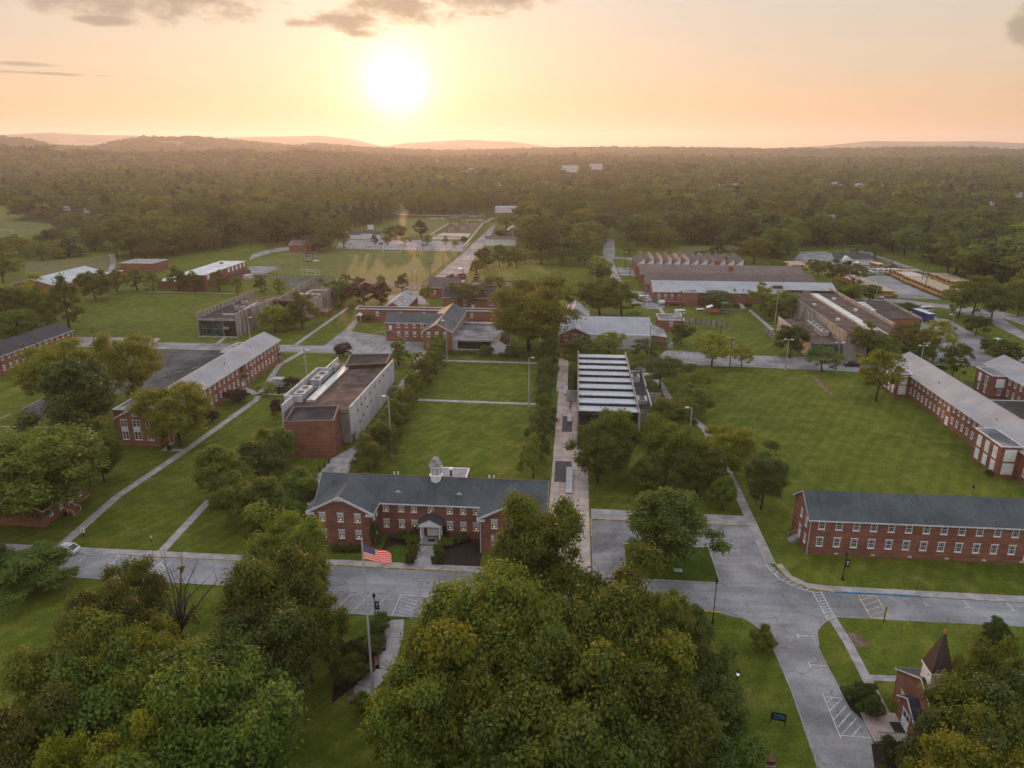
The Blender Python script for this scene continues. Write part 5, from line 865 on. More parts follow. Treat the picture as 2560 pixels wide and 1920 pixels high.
    pb = thing('press_box', 'grey weathered announcer booth on the playing field', 'booth', (-159.8, 416.6, 0)); MB().box(0, 0, .4, 5, 4, 4.6).build('cabin', CONCW, pb); MB().box(-.3, -.3, 4.6, 5.3, 4.3, 4.85).build('roof', TARD, pb); MB().box(1, -.05, 2.4, 2, .02, 3.9).box(2.8, -.05, 2.4, 3.6, .02, 3.9).build('window_opening', DARK, pb); MB().box(5, -1, .3, 8, 3, .45).build('landing', TRIM, pb)
    for (x, l, h, nm) in ((-168, 10, 3., 'low white cottage'), (-158, 9, 3.9, 'taller white cottage'), (-149, 6, 3.2, 'white cottage with end porch')): gable_hall('cottage', nm+' with dark roof beyond the far parking lot', x, 528, x+l-.3, 536, h, 2., 'x', SHDARK, {}, WHITE, .25)
    gable_hall('white_store', 'long white store with tan roof right of the far road', -62, 499, -41, 509, 4.2, 1.4, 'x', SHBROWN, {}, WHITE, .3)
    gable_hall('grey_barn', 'grey-roofed barn behind the white store', -53, 545, -43, 572, 4., 3., 'y', TIN, {}, CONCW, .3); gable_hall('long_shed', 'long white-roofed shed at the far end of the road', -84, 762, -58, 775, 4.5, 2., 'x', TIN, {}, WHITE, .3); gable_hall('arched_store', 'grey curved-roof store behind trees right of far road', -58, 690, -46, 715, 5, 4, 'y', TIN, {}, WHITE, .3)
    gable_hall('house_by_wood', 'grey-roofed house with parked cars in clearing above bus park', 232, 488, 262, 500, 3.6, 2.8, 'x', SHBROWN, {}, WHITE, .4)
workshops()
# ------------------------------------------------------------------ chapel
def chapel():
    r = thing('chapel', 'brick chapel with dark shingled spire and white double door', 'church', (40.3, 64.9, 0)); D_, W_ = 11., 22.; c0 = 5.5
    walls4(r, W_, D_, 4., {'W': [(8.9, .75, .9, 1.5, 'sash'), (2.1, .75, .9, 1.5, 'sash')], 'N': row(3, 20, 6, 1., 1.2, 2.2, 'sash')}, BRICK2, 'x', 3.2)
    gable_roof(r, W_, D_, 4., 3.2, 'x', SHDARK, .3)
    p = MB(); h, x = 2., -1.; wall(p, (0, c0+h), (x, c0+h), 0, 3.1, []); wall(p, (x, c0+h), (x, c0-h), 0, 3.1, [(h, 1.7, .33, 2.1, 'door')], r); wall(p, (x, c0-h), (0, c0-h), 0, 3.1, []); p.tri((x, c0+h, 3.1), (x, c0-h, 3.1), (x, c0, 4.3)); po = p.build('porch', BRICK2, r)
    q = MB(); q.quad((x-.25, c0-h-.25, 3.02), (.1, c0-h-.25, 3.02), (.1, c0, 4.5), (x-.25, c0, 4.5)); q.quad((x-.25, c0, 4.5), (.1, c0, 4.5), (.1, c0+h+.25, 3.02), (x-.25, c0+h+.25, 3.02)); q.build('porch_roof', SHDARK, po)
    f = MB()
    for s in (-1, 1): ye = c0+s*(h+.25); f.add([(x-.3, ye, 2.85), (x-.3, c0, 4.33), (x-.3, c0, 4.53), (x-.3, ye, 3.05), (x-.22, ye, 2.85), (x-.22, c0, 4.33), (x-.22, c0, 4.53), (x-.22, ye, 3.05)], [(3,2,1,0),(4,5,6,7),(1,5,4,0),(7,6,2,3)])
    f.build('porch_trim', TRIM, po)
    MB().box(.2, c0-1.05, 5.5, 2.3, c0+1.05, 8.7).box(.05, c0-1.2, 8.7, 2.45, c0+1.2, 8.9).build('belfry', WHITE, r)
    c = (1.25, c0); s = MB(); s.add([(.1, c0-1.15, 8.9), (2.4, c0-1.15, 8.9), (2.4, c0+1.15, 8.9), (.1, c0+1.15, 8.9), (c[0], c[1], 13.8)], [(0, 1, 4), (1, 2, 4), (2, 3, 4), (3, 0, 4)]); sp = s.build('spire', SHSTEEP, r); MB().lathe([(.05, 13.3), (.22, 13.5), (.16, 13.8), (.05, 14.), (.03, 15.4)], 8, 0, c).build('finial', GOLD, sp)
    st = MB(); [st.box(-5.+.33*i, 3.4, 0, -1.02, 7.8, .06+.08*i) for i in range(4)]; st.build('terrace_steps', PLAZA, r); MB().box(-2.3, c0-.8, .31, -1.08, c0+.8, .33).build('doormat', DARK, r)
    hh = MB()
    for (a, b) in (((-4.7, 3.5), (-1.2, 3.5)), ((-4.2, 7.9), (-4.2, 12.))):
        hh.path([(a[0], a[1], 1.3), (b[0], b[1], 1.3)], .03); n_ = 12
        for i in range(n_+1): u = a[0]+(b[0]-a[0])*i/n_; y = a[1]+(b[1]-a[1])*i/n_; hh.tube((u, y, .1), (u, y, 1.3), .018, None, 4)
    hh.build('railing', BLACK, r)
chapel()
lh = gable_hall('porch_house', 'red brick cottage with white-railed porch steps under big left tree', -101, 106, -92.5, 118, 3.4, 2.2, 'y', SHDARK, {'E': row(2, 10, 4, .9, 1.2, 1.4)}); s = MB(); [s.box(8.55, 4.2, 0, 11.2-.33*i, 6.2, .18+.18*i) for i in range(5)]; s.build('steps', BRICK2, lh); s = MB(); [s.path([(8.7, y, 1.9), (11.1, y, 1.)], .05) for y in (4.2, 6.2)]; [s.tube((x, y, 0), (x, y, 1.8-.36*(x-8.7)), .04) for x in (8.8, 10, 11) for y in (4.2, 6.2)]; s.build('railing', WHITE, lh)
# ------------------------------------------------------------------ trees
def leaf_mesh(name, C, Rad, per, size, rng, up=.25, flat=1., jit=.55, squash=1.):
    """C: (k,3) clump centres, Rad: (k,) clump radii; quads spread over each clump's shell"""
    k = len(C); n = k*per; idx = np.repeat(np.arange(k), per)
    d = rng.normal(size=(n, 3)); d[:, 2] = np.where(d[:, 2] < 0, d[:, 2]*.55, d[:, 2])+up; d /= np.linalg.norm(d, axis=1, keepdims=True)
    rr = np.abs(rng.normal(.72, .3, n))
    off = d*(Rad[idx]*rr)[:, None]; off[:, 2] *= flat
    P = C[idx]+off
    nn = d+rng.normal(scale=jit, size=(n, 3)); nn[:, 2] += .25; nn /= np.linalg.norm(nn, axis=1, keepdims=True)
    t = np.cross(nn, rng.normal(size=(n, 3))); t /= np.linalg.norm(t, axis=1, keepdims=True)+1e-9; b = np.cross(nn, t)
    s = size*rng.uniform(.45, 1.5, n)
    q = np.stack([P-t*s[:, None]*.62, P+b*(s*.42*squash)[:, None], P+t*s[:, None]*.62, P-b*(s*.42*squash)[:, None]], 1).reshape(-1, 3)
    me = bpy.data.meshes.new(name); me.vertices.add(4*n); me.vertices.foreach_set('co', q.ravel()); me.loops.add(4*n); me.loops.foreach_set('vertex_index', np.arange(4*n, dtype=np.int32))
    me.polygons.add(n); me.polygons.foreach_set('loop_start', np.arange(0, 4*n, 4, dtype=np.int32)); me.update(calc_edges=True); return me
def crown_pts(kind, H, W, k, rng):
    r = W/2; z0 = {'m': .14, 'o': .12, 'r': .12, 'l': .40, 's': .3, 'u': .03, 'sh': .02}.get(kind, .18)*H; a = (H-z0)/2; cz = z0+a
    nb = {'m': 17, 'o': 15, 'r': 14, 'l': 13, 's': 11, 'u': 12, 'sh': 8}.get(kind, 14)
    i = np.arange(nb)+.5; ph = np.arccos(1-2*i/nb*.94); th = math.pi*(1+5**.5)*i+rng.uniform(0, 6)
    B = np.stack([np.cos(th)*np.sin(ph), np.sin(th)*np.sin(ph), np.cos(ph)], 1)+rng.normal(scale=.16, size=(nb, 3))
    B *= (rng.uniform(.52, .86, nb))[:, None]; rb = rng.uniform(.24, .42, nb)
    w = rb**2/np.sum(rb**2); bi = rng.choice(nb, k, p=w)
    d = rng.normal(size=(k, 3))*.8+B[bi]*1.1; d[:, 2] += .25; d /= np.linalg.norm(d, axis=1, keepdims=True)
    P = B[bi]+d*(rb[bi]*rng.uniform(.55, 1.05, k))[:, None]
    nc = int(k*.4); e = rng.normal(size=(nc, 3)); e[:, 2] += .2; e /= np.linalg.norm(e, axis=1, keepdims=True)
    lob = rng.normal(size=(9, 3)); lob /= np.linalg.norm(lob, axis=1, keepdims=True)
    P[:nc] = e*((.74+.36*np.clip(e@lob.T, 0, 1).max(1)**3)*rng.uniform(.15, 1, nc)**.45)[:, None]   # the rest fill the crown unevenly
    z = np.clip(P[:, 2], -1.1, 1.1)
    if kind == 'm': xy = np.where(z < -.4, .88, 1.)
    elif kind == 'u': xy = np.clip(.95-.34*z, .35, 1.15)
    elif kind == 'o': xy = np.clip(.95-.26*z, .4, 1.15)
    else: xy = np.ones(k)
    cr = W*(.078 if kind in ('m', 'l', 's') else .095)*rng.uniform(.7, 1.4, k)
    C = np.stack([P[:, 0]*xy*(r-cr*.6), P[:, 1]*xy*(r-cr*.6), cz+z*(a-cr*.6)], 1); return C, cr
def trunk_mesh(kind, H, W, C, rng, m, bare=False):
    mb = MB(); tr = max(.12, .021*H); th = {'u': .3, 'c': .95, 'o': .6, 'sh': .3, 'r': .45}.get(kind, .36)*H
    top = (rng.normal()*.03*H, rng.normal()*.03*H, th); mb.tube((0, 0, -.3), (0, 0, .25), tr*1.5, tr*1.05, 8); mb.tube((0, 0, .25), top, tr*1.05, tr*.62, 8)
    if kind not in ('c', 'u', 'sh'):
        sel = C[rng.choice(len(C), min(len(C), 9 if not bare else 26), replace=False)]
        for p in sel:
            s = Vector(top)*rng.uniform(.75, 1.); e = Vector(p); mid = s.lerp(e, .5)+Vector((rng.normal()*.03*W, rng.normal()*.03*W, rng.uniform(.0, .06)*H)); mb.path([tuple(s), tuple(mid), tuple(e)], [tr*.45, tr*.25, tr*.06], 5)
            if bare:
                for _ in range(5): q = mid.lerp(e, rng.uniform(0, 1)); mb.tube(tuple(q), tuple(q+Vector(rng.normal(size=3)).normalized()*rng.uniform(.8, 2.2)+Vector((0, 0, .8))), tr*.09, tr*.02, 4)
    return mb.mesh('trunk', m, True)
PRO = {}
def proto(kind, seed, m, lod):
    key = (kind, seed, m.name, lod)
    if key in PRO: return PRO[key]
    gk = (kind, seed, lod); rng = np.random.default_rng(abs(hash(gk)) % 2**31 if False else (sum(map(ord, kind))*97+seed*13+lod*1009))
    H, W = {'m': (14., 13.), 'o': (12., 8.), 'r': (8., 8.), 'l': (11., 13.), 's': (12., 11.), 'c': (16., 9.), 'u': (7., 6.), 'sh': (3., 3.6), 'd': (13., 10.)}[kind]
    if kind == 'c':
        k = {0: 150, 1: 70, 2: 22}[lod]; t = rng.uniform(0, 1, k)**.8; z = H*(.12+.85*t); r = (1-t)**.85*W*.46*rng.uniform(.35, 1, k)+.1; a = rng.uniform(0, 6.283, k)
        C = np.stack([r*np.cos(a), r*np.sin(a), z-.12*r], 1); cr = (.35+.55*(1-t))*W*.13*rng.uniform(.8, 1.3, k)
        me = leaf_mesh('crown', C, cr*1.2, {0: 80, 1: 42, 2: 18}[lod], {0: .42, 1: .5, 2: 1.2}[lod], rng, .1, .5, .4)
    elif kind == 'd':
        C, cr = crown_pts('m', H, W, 26, rng); C[:, 2] = np.maximum(C[:, 2], 5); me = leaf_mesh('crown', C[:5], cr[:5]*.6, 30, .3, rng)
    else:
        k = {0: 170, 1: 74, 2: 24}[lod] if kind not in ('sh', 'u') else {0: 70, 1: 44, 2: 12}[lod]
        C, cr = crown_pts(kind, H, W, k, rng); per = {0: 170, 1: 84, 2: 26}[lod]; size = {0: .26, 1: .40, 2: 1.0}[lod]*(W/13)**.35
        if kind == 's': per = int(per*.55)
        if kind == 'l': me = leaf_mesh('crown', C, cr*1.25, per, size*.85, rng, .1, .45, .5, .75)
        elif kind == 'u': me = leaf_mesh('crown', C, cr*1.1, per, size*.95, rng, .5, 1.15, .5, .7)
        else: me = leaf_mesh('crown', C, cr*1.2, per, size, rng, .45, .78)
    me.materials.append(m); tm = trunk_mesh(kind, H, W, C, rng, BARKG if kind in ('l',) else BARK, kind == 'd')
    PRO[key] = (me, tm, H, W); return PRO[key]
NT_ = [0]
def put_tree(x, y, H, W, kind, m, label, group=None, lod=1, cat='tree', z=0., name=None, seed=None):
    NT_[0] += 1; seed = NT_[0] % (4 if lod else 2) if seed is None else seed
    me, tm, h0, w0 = proto(kind, seed, m, lod)
    nm = name or {'c': 'conifer_tree', 'sh': 'shrub', 'l': 'locust_tree', 'd': 'bare_tree', 'u': 'pear_tree'}.get(kind, 'broadleaf_tree')
    r = thing(nm, label, cat, (x, y, z), random.uniform(0, 6.28), group); f_ = {'l': 1.3, 'c': 1.3, 'o': 1.18}.get(kind, 1.12); r.scale = (f_*W/w0, f_*W/w0, 1.03*H/h0)
    obj('trunk' if cat == 'tree' else 'stem', tm, r); obj('crown' if cat == 'tree' else 'foliage', me, r); return r
def tree(c, cx, top, base, wid, kind, m, label, group=None, lod=1, cat='tree', name=None):
    px, py = cp(c, cx, base); x, y = gp(px, py); d = proj(x, y, 0)[2]; W = wid/CROP[c][2]*d/FPX; ty = cp(c, cx, top)[1]; lo, hi = 0., 40.
    for _ in range(30):
        z = (lo+hi)/2
        if proj(x, y, z)[1] > ty: lo = z
        else: hi = z
    return put_tree(x, y, max(z, .6), W, kind, m, label, group, lod, cat, 0., name)
def treeH(c, cx, top, H, W, kind, m, label, group=None, lod=0, cat='tree', name=None):
    x, y = at(c, cx, top, H*.97); return put_tree(x, y, H, W, kind, m, label, group, lod, cat, 0., name)
g = 'row of clipped pear trees beside the library walk'
P0, P1 = at('F', 985, 1300), at('F', 1600, 318)
for i in range(15):
    t = i/14; x = P0[0]+(P1[0]-P0[0])*t+random.uniform(-.7, .7); y = P0[1]+(P1[1]-P0[1])*t+random.uniform(-.8, .8)
    put_tree(x, y, random.uniform(6.6, 8.4)*(.95 if i else 1.05), random.uniform(5.8, 7.4), 'u', LEAF if i % 3 else LEAFO, 'upright green tree, nearest of the row beside the library walk' if i == 0 else ('upright green tree, farthest of the row beside the library walk' if i == 14 else ORD[i]+' upright green tree from the main hall in the library walk row'), g, 0 if i < 5 else 1)
g = 'row of dark upright trees along the plaza'
P0, P1 = at('G', 245, 1365), at('G', 345, 262)
for i in range(13):
    t = i/12; x = P0[0]+(P1[0]-P0[0])*t+random.uniform(-.5, .5)-.9; y = P0[1]+(P1[1]-P0[1])*t+random.uniform(-.6, .6)
    put_tree(x, y, random.uniform(6., 9.), random.uniform(4.8, 6.4), 'u', LEAFD if i % 4 else LEAF, 'dark upright tree, nearest of the row along the plaza' if i == 0 else ('dark upright tree, farthest of the row along the plaza' if i == 12 else ORD[i]+' dark upright tree from the main hall in the plaza row'), g, 0 if i < 5 else 1)
M_, D_, Y_, B_, P_, C_, O_ = LEAF, LEAFD, LEAFY, LEAFB, LEAFP, LEAFC, LEAFO
# foreground crowns: (crop, x, top, height, width, kind, leaves, label)
FG = [('J',1980,290,19.5,13.5,'m',M_,'tall maple hiding the right wing of the main hall'),('J',1840,440,15.5,10,'m',M_,'maple crown rising just right of the hall portico walk'),('J',1450,900,17,12,'m',M_,'maple hiding the hatched bay right of the flagpole'),('J',1640,800,19,16,'m',M_,'broad maple in the middle of the foreground grove'),
 ('K',600,520,17.5,14,'m',M_,'broad maple left of the grass island'),('K',870,640,15,9,'m',M_,'maple branch crown over the front road near black lamp post'),('K',640,870,18.5,14,'m',M_,'foreground maple below the road kerb, right half of the grove'),('K',300,1010,20,15,'m',M_,'foreground maple at the heart of the grove'),
 ('K',760,1000,16,12,'m',Y_,'yellowing maple in the foreground grove'),('K',60,720,19.5,14,'m',M_,'foreground maple left of grove centre'),('K',820,1260,16.5,13,'m',M_,'low foreground maple near the bottom photo edge'),('K',540,1420,18,13,'m',B_,'fresh green maple at the bottom centre of photo'),('K',130,1400,19,14,'m',B_,'fresh green maple at the bottom left of the grove'),
 ('K',1000,870,11,8,'m',O_,'ochre-tinged tree at the right flank of the grove'),('K',1130,1000,10,8,'m',D_,'dark small tree at the right flank of the grove'),('K',1150,1170,11.5,9,'m',D_,'dark tree left of the white-topped lamp post'),('K',1250,1520,11,9,'m',D_,'dark tree at the bottom beside the near lawn'),('K',1050,760,7.5,5.5,'o',D_,'small dark tree left of the black road lamp post'),
 ('J',1130,1480,15,11,'m',M_,'maple right of the flagpole foot'),('J',1340,1130,17,13,'m',M_,'maple between flagpole walk and grove'),('J',1500,1130,19,14,'m',Y_,'yellow-topped maple in the front of the grove'),('J',2050,940,18,13,'m',M_,'maple behind the grove centre'),
 ('J',170,370,15,12,'m',M_,'maple in front of the left wing of the main hall'),('J',240,560,14,10,'m',M_,'maple reaching over the road left of the flagpole'),('J',120,690,17,14,'m',M_,'broad maple left of the hall parking stalls'),('J',320,870,14,9,'m',M_,'olive maple hiding a parked white car'),
 ('J',40,1070,15,12,'m',D_,'dark maple shading the lawn left of the flagpole'),('J',-300,1300,17,13,'m',B_,'rich green maple at lower left centre'),('I',1330,1200,18.5,14,'m',B_,'fresh green maple in the lower left foreground'),('I',1250,900,17,12,'m',D_,'dark green maple above the lower left drive'),('I',760,920,17,12,'m',M_,'maple beside the bare dead tree'),
 ('I',560,1000,17,13,'m',B_,'lime-tipped maple in the lower left grove'),('I',330,890,15,12,'m',M_,'golden-brown maple at the left of the lower grove'),('I',560,600,14,11,'m',O_,'golden maple between the left lawn and the road'),('I',790,430,13,9,'m',M_,'amber-tipped tree against the front road'),('I',1000,1060,17,13,'m',M_,'maple in the middle of the lower left grove'),
 ('I',120,1330,15,11,'m',O_,'olive maple at the bottom left photo corner'),('I',730,1470,17.5,9,'m',Y_,'yellow-green maple beside the drive at the bottom left'),('I',940,1560,18,12,'m',B_,'maple at the bottom photo edge left of the dark lawn'),('I',350,1500,16,6,'s',Y_,'thin yellow sapling over the drive at bottom left'),('I',900,810,14,8,'m',M_,'maple crown just below the dead tree'),
 ('L',1370,945,13,7.5,'m',M_,'ochre-topped tree behind the chapel roof'),('L',1250,1085,11.5,7,'m',M_,'tree hugging the chapel steeple'),('L',1290,1240,13.5,11,'m',M_,'large tree covering the chapel roof'),('L',1420,1180,12,10,'m',D_,'dark tree right of the chapel'),('L',1140,1250,10.5,5.6,'m',O_,'brown-green tree beside the chapel porch'),('L',1180,1450,12,9,'m',D_,'dark tree south of the chapel'),('L',1200,1600,15,10,'m',Y_,'yellow-green tree at the bottom right photo edge'),('L',1000,1560,9,6,'m',O_,'low olive tree below the chapel steps'),('L',1480,1590,15,10,'m',Y_,'yellow-green tree in the bottom right corner')]
for i, (c, x, t, H, W, k, m, l) in enumerate(FG):
    treeH(c, x, t, H, W*.9, k, m, l, 'foreground grove')
treeH('I', 1040, 335, 17., 10., 'd', M_, 'bare dead tree with black branches against the front road', None, 0)
TR = [('V',45,340,712,400,'m',M_,'round tree at left photo edge beside the meadow'),('V',60,190,560,270,'m',M_,'tree behind round one at the left photo edge'),('A',70,920,1330,430,'m',M_,'large tree at left edge in front of the field house'),('A',250,862,1250,380,'m',Y_,'yellow-green tree in front of the field house'),('A',420,930,1270,300,'m',M_,'tree between field house and leaning lawn tree'),('A',610,852,1332,270,'o',M_,'tall leaning tree at the lawn edge near the utility pole'),('A',150,1110,1390,380,'m',M_,'spreading tree behind the west hall roof'),('A',320,1040,1310,240,'m',M_,'tree right of the spreading one behind the west hall'),
 ('A',828,785,1045,262,'r',M_,'big round tree on the lawn before the field house'),('A',1012,780,970,132,'o',M_,'first street tree right of the big round lawn tree'),('A',1186,755,957,148,'o',M_,'second street tree right of the big round lawn tree'),('A',1326,780,963,130,'o',M_,'third street tree, left of the white-roofed hall'),('A',1545,745,962,150,'o',M_,'street tree against the corner of the white-roofed hall'),('A',1692,800,966,130,'o',M_,'street tree before the end wall of the white-roofed hall'),('A',1900,782,967,132,'o',M_,'street tree before the white panels of the white-roofed hall'),('A',2046,832,986,102,'o',Y_,'small street tree right of the white-roofed hall'),
 ('B',45,830,972,105,'o',M_,'young tree behind the science building, left one'),('B',203,860,984,92,'o',M_,'young tree behind the science building, right one'),('B',400,978,1290,240,'o',M_,'tall tree against the science building link'),('B',165,1085,1310,260,'r',Y_,'yellow-green tree before the science building'),('B',300,1120,1300,200,'r',M_,'dark tree between two trees before science building'),('B',735,862,1085,230,'r',B_,'bright green tree at the rear end of the science building'),('B',775,815,905,110,'o',M_,'tree tip behind the rear science wall'),('B',560,852,895,60,'o',Y_,'tiny tree seen over the science building roof'),
 ('B',930,868,1108,260,'m',P_,'large purple-leaved tree left of the tin-roofed shed'),('B',1085,900,1078,160,'o',P_,'narrower purple-leaved tree beside the large purple one'),('B',1088,825,985,105,'o',M_,'green tree rising behind the narrower purple tree'),('B',1270,812,975,112,'o',M_,'lone green tree right of the purple trees'),('B',880,838,930,75,'o',M_,'small green crown behind the large purple tree'),('B',1475,908,1082,130,'s',O_,'sparse tree beside the brown-roofed annex'),('B',1850,878,1118,330,'m',O_,'broad olive tree before the dark-roofed rear hall'),('B',1700,808,942,130,'s',O_,'thin tree beside the red trucks'),('B',2060,828,985,210,'s',O_,'thin wide tree behind the rear hall roof'),
 ('F',757,204,320,142,'r',P_,'small round purple tree behind the library'),('F',1232,172,388,172,'o',M_,'green tree at the rear right corner of the library'),('F',318,494,592,135,'r',P_,'low purple tree beside the library plant wall'),('F',95,545,648,175,'s',Y_,'thin light green sapling near the grey utility box'),('F',230,565,680,110,'s',P_,'thin reddish sapling beside the library plant wall'),('F',192,682,842,125,'r',P_,'purple tree at the front left corner of the library'),('F',75,925,1130,150,'o',Y_,'yellow-green tree left of the raked brick end'),('F',245,935,1260,240,'o',M_,'green tree against the raked brick end'),('F',110,1045,1395,340,'r',D_,'dark broad tree at the end of the lawn walk'),
 ('E',2062,598,722,182,'r',P_,'round purple tree beside the left dormitory walk'),('E',1830,775,885,112,'r',P_,'purple shrub tree half hidden by dormitory oak'),('E',1935,1115,1575,390,'o',M_,'upright tree between the two left lawn walks'),('E',2100,1385,1760,420,'r',M_,'green tree below the upright lawn-walk tree'),('E',1560,538,1092,590,'m',Y_,'yellow-green oak before the left dormitory end'),('E',570,208,760,560,'m',Y_,'big yellow-green tree left of the dark pine'),('E',1145,108,730,520,'m',Y_,'tall yellow-green tree before the dark parking lot'),('E',760,335,1090,520,'o',D_,'tall dark pine left of the dormitory front'),('E',420,955,1700,1010,'m',M_,'huge spreading tree over the porch house at left'),('E',230,1240,1760,760,'m',M_,'low crown hiding the porch house at left edge'),('E',900,1000,1400,330,'m',M_,'side crown right of the huge left tree'),
 ('J',310,70,345,270,'r',B_,'bright tree left of the main hall roof'),('J',40,120,480,320,'o',M_,'tree at the near end of the lawn walk'),('J',180,190,420,260,'r',B_,'bushy tree beside the left wing of the hall'),
 ('C',215,828,1215,430,'m',Y_,'yellow-green tree behind the giant centre tree'),('C',150,900,1480,700,'m',Y_,'giant yellow-green tree at the head of the quad'),('C',760,838,1180,370,'m',M_,'large tree behind the auditorium roof'),('C',945,866,1200,290,'o',M_,'tall tree left of the parked pickup'),('C',560,900,1185,280,'m',M_,'tree between giant centre tree and auditorium'),('C',330,1350,1659,150,'u',D_,'dark tree at the plaza head beside auditorium'),
 ('G',830,98,300,260,'m',Y_,'yellow-lit tree before the auditorium panels'),('G',585,150,425,250,'o',M_,'dark tree at the far left corner of the dining hall'),('G',680,190,330,220,'o',M_,'low tree behind the dining hall roof'),('G',1180,168,345,290,'m',D_,'dark tree before the right end of the auditorium'),('G',1460,28,212,180,'r',D_,'dark round tree on the lawn right of auditorium'),
 ('C',1725,1330,1612,330,'m',Y_,'yellow-green street tree beside the right parking lot'),('C',1985,1430,1616,195,'m',Y_,'small yellow street tree right of the utility pole'),('C',740,668,865,225,'r',Y_,'pale tree beside the service lane'),('C',782,738,892,165,'r',D_,'dark tree in front of the pale lane tree'),('C',1012,538,650,150,'m',M_,'tree beside the lane barrier'),('C',580,440,702,340,'m',M_,'large tree left of the service lane'),('C',320,470,642,235,'r',D_,'grey-green tree behind the grass field'),('C',640,358,600,310,'m',M_,'tall crown behind the lane trees'),('C',1362,608,692,140,'m',Y_,'round tree behind the sawtooth works'),('C',1772,488,682,160,'c',C_,'dark spruce behind the sawtooth works'),('C',1640,608,692,130,'r',M_,'low tree left of the dark spruce'),('C',2085,480,724,270,'m',Y_,'large tree at the right end of sawtooth works'),('C',1812,668,802,112,'o',M_,'small tree standing between workshop roofs'),
 ('C',630,600,745,190,'m',D_,'dark tree at the field corner by the lane'),('C',430,580,735,220,'m',D_,'dark hedge tree along the grass field'),('C',250,600,725,180,'m',M_,'hedge tree at middle of the grass field edge'),('C',110,600,720,160,'m',M_,'hedge tree at left of the grass field edge'),('C',30,585,700,120,'o',D_,'dark upright tree beside the white store lot'),
 ('C',1790,962,1098,300,'m',D_,'wide dark bush before the grey-roofed workshop'),('C',1915,945,1062,48,'u',D_,'narrow cypress left of the workshop door'),('C',1990,955,1062,50,'u',D_,'narrow cypress right of the workshop door'),('C',2150,898,1130,210,'m',M_,'tree at the workshop end near gymnasium'),('D',110,960,1205,330,'m',M_,'big tree beside the gymnasium wall'),('D',10,1010,1180,200,'m',M_,'tree left of the big gymnasium tree'),('D',190,1258,1535,275,'r',D_,'dark round tree before the gymnasium low block'),('D',465,1448,1655,315,'m',B_,'bright green tree on the lot edge'),
 ('D',70,690,812,150,'r',M_,'tree at the end of brown-roofed workshop'),('D',430,680,842,170,'m',D_,'dark tree left in the clump before the depot'),('D',560,690,905,190,'m',M_,'middle tree in the clump before the depot'),('D',730,722,935,260,'s',O_,'thin yellow tree in the clump before the depot'),('D',712,900,1062,205,'r',M_,'round tree behind the gymnasium parapet'),('D',872,898,1052,205,'r',D_,'dark tree beside the white utility van'),('D',770,560,640,170,'m',D_,'tree beside the depot road, upper left'),('D',920,560,680,170,'m',D_,'tree beside the depot road, lower right'),
 ('D',1200,1058,1152,132,'r',D_,'small dark tree beside the white passenger van'),('D',1150,1148,1245,225,'m',M_,'tree in front of the blue trailer'),('D',1792,1168,1342,220,'r',D_,'round tree on the paved island'),('D',1640,890,1188,270,'m',M_,'left of three big trees beside the bus park'),('D',1765,820,1172,300,'m',M_,'middle of three big trees beside the bus park'),('D',1925,890,1232,320,'m',M_,'right of three big trees beside the bus park'),('D',1532,1215,1300,85,'o',D_,'narrow tree left of the paved island'),
 ('D',800,1235,1560,300,'m',O_,'brown-green tree before the gymnasium end wall'),('D',985,1345,1600,250,'m',M_,'tree right of gymnasium end wall'),('D',1180,1225,1580,300,'m',O_,'olive tree in clump behind east dormitory'),('D',1425,1225,1560,300,'m',Y_,'yellow-green tree in clump behind east dormitory'),('D',1300,1380,1640,240,'m',M_,'lower tree in clump behind east dormitory'),('H',930,258,702,345,'m',Y_,'yellow-green tree before the east dormitory bay'),('H',1582,170,535,240,'m',M_,'tree behind the east dormitory ridge'),('D',1900,1370,1500,170,'r',D_,'left of two dark trees above far dormitory'),('D',2042,1388,1585,225,'r',D_,'right of two dark trees above far dormitory'),('D',2160,980,1180,180,'m',O_,'ochre tree at the right photo edge'),('D',2100,850,1100,220,'m',M_,'tree behind the ochre tree at right edge'),
 ('G',880,790,1300,430,'m',M_,'locust before the dining hall front'),('G',740,905,1410,470,'m',M_,'wide locust at the plaza edge'),('G',1320,880,1400,420,'m',M_,'domed locust in the middle of the locust grove'),('G',1280,335,590,370,'l',D_,'locust right of the dining hall rear wing'),('G',1530,425,655,290,'l',Y_,'yellowing locust on the great lawn edge'),('G',1530,600,835,320,'m',M_,'locust beside the curved walk'),('G',1390,698,1010,430,'m',M_,'locust beside the dining hall wing walls'),('G',1165,1190,1485,270,'o',M_,'small locust sapling in the shade of the grove'),('G',1850,938,1370,480,'m',Y_,'yellow-topped locust beside the tall lamp post'),('G',1600,1080,1500,440,'m',M_,'locust near the curved walk, front of grove'),('G',2150,1130,1640,340,'m',D_,'dark tree at the lower end of the curved walk'),('G',1810,1370,1645,210,'r',M_,'small tree at the foot of the locust grove'),('K',870,72,500,390,'o',B_,'fresh green pin oak on the grass island'),
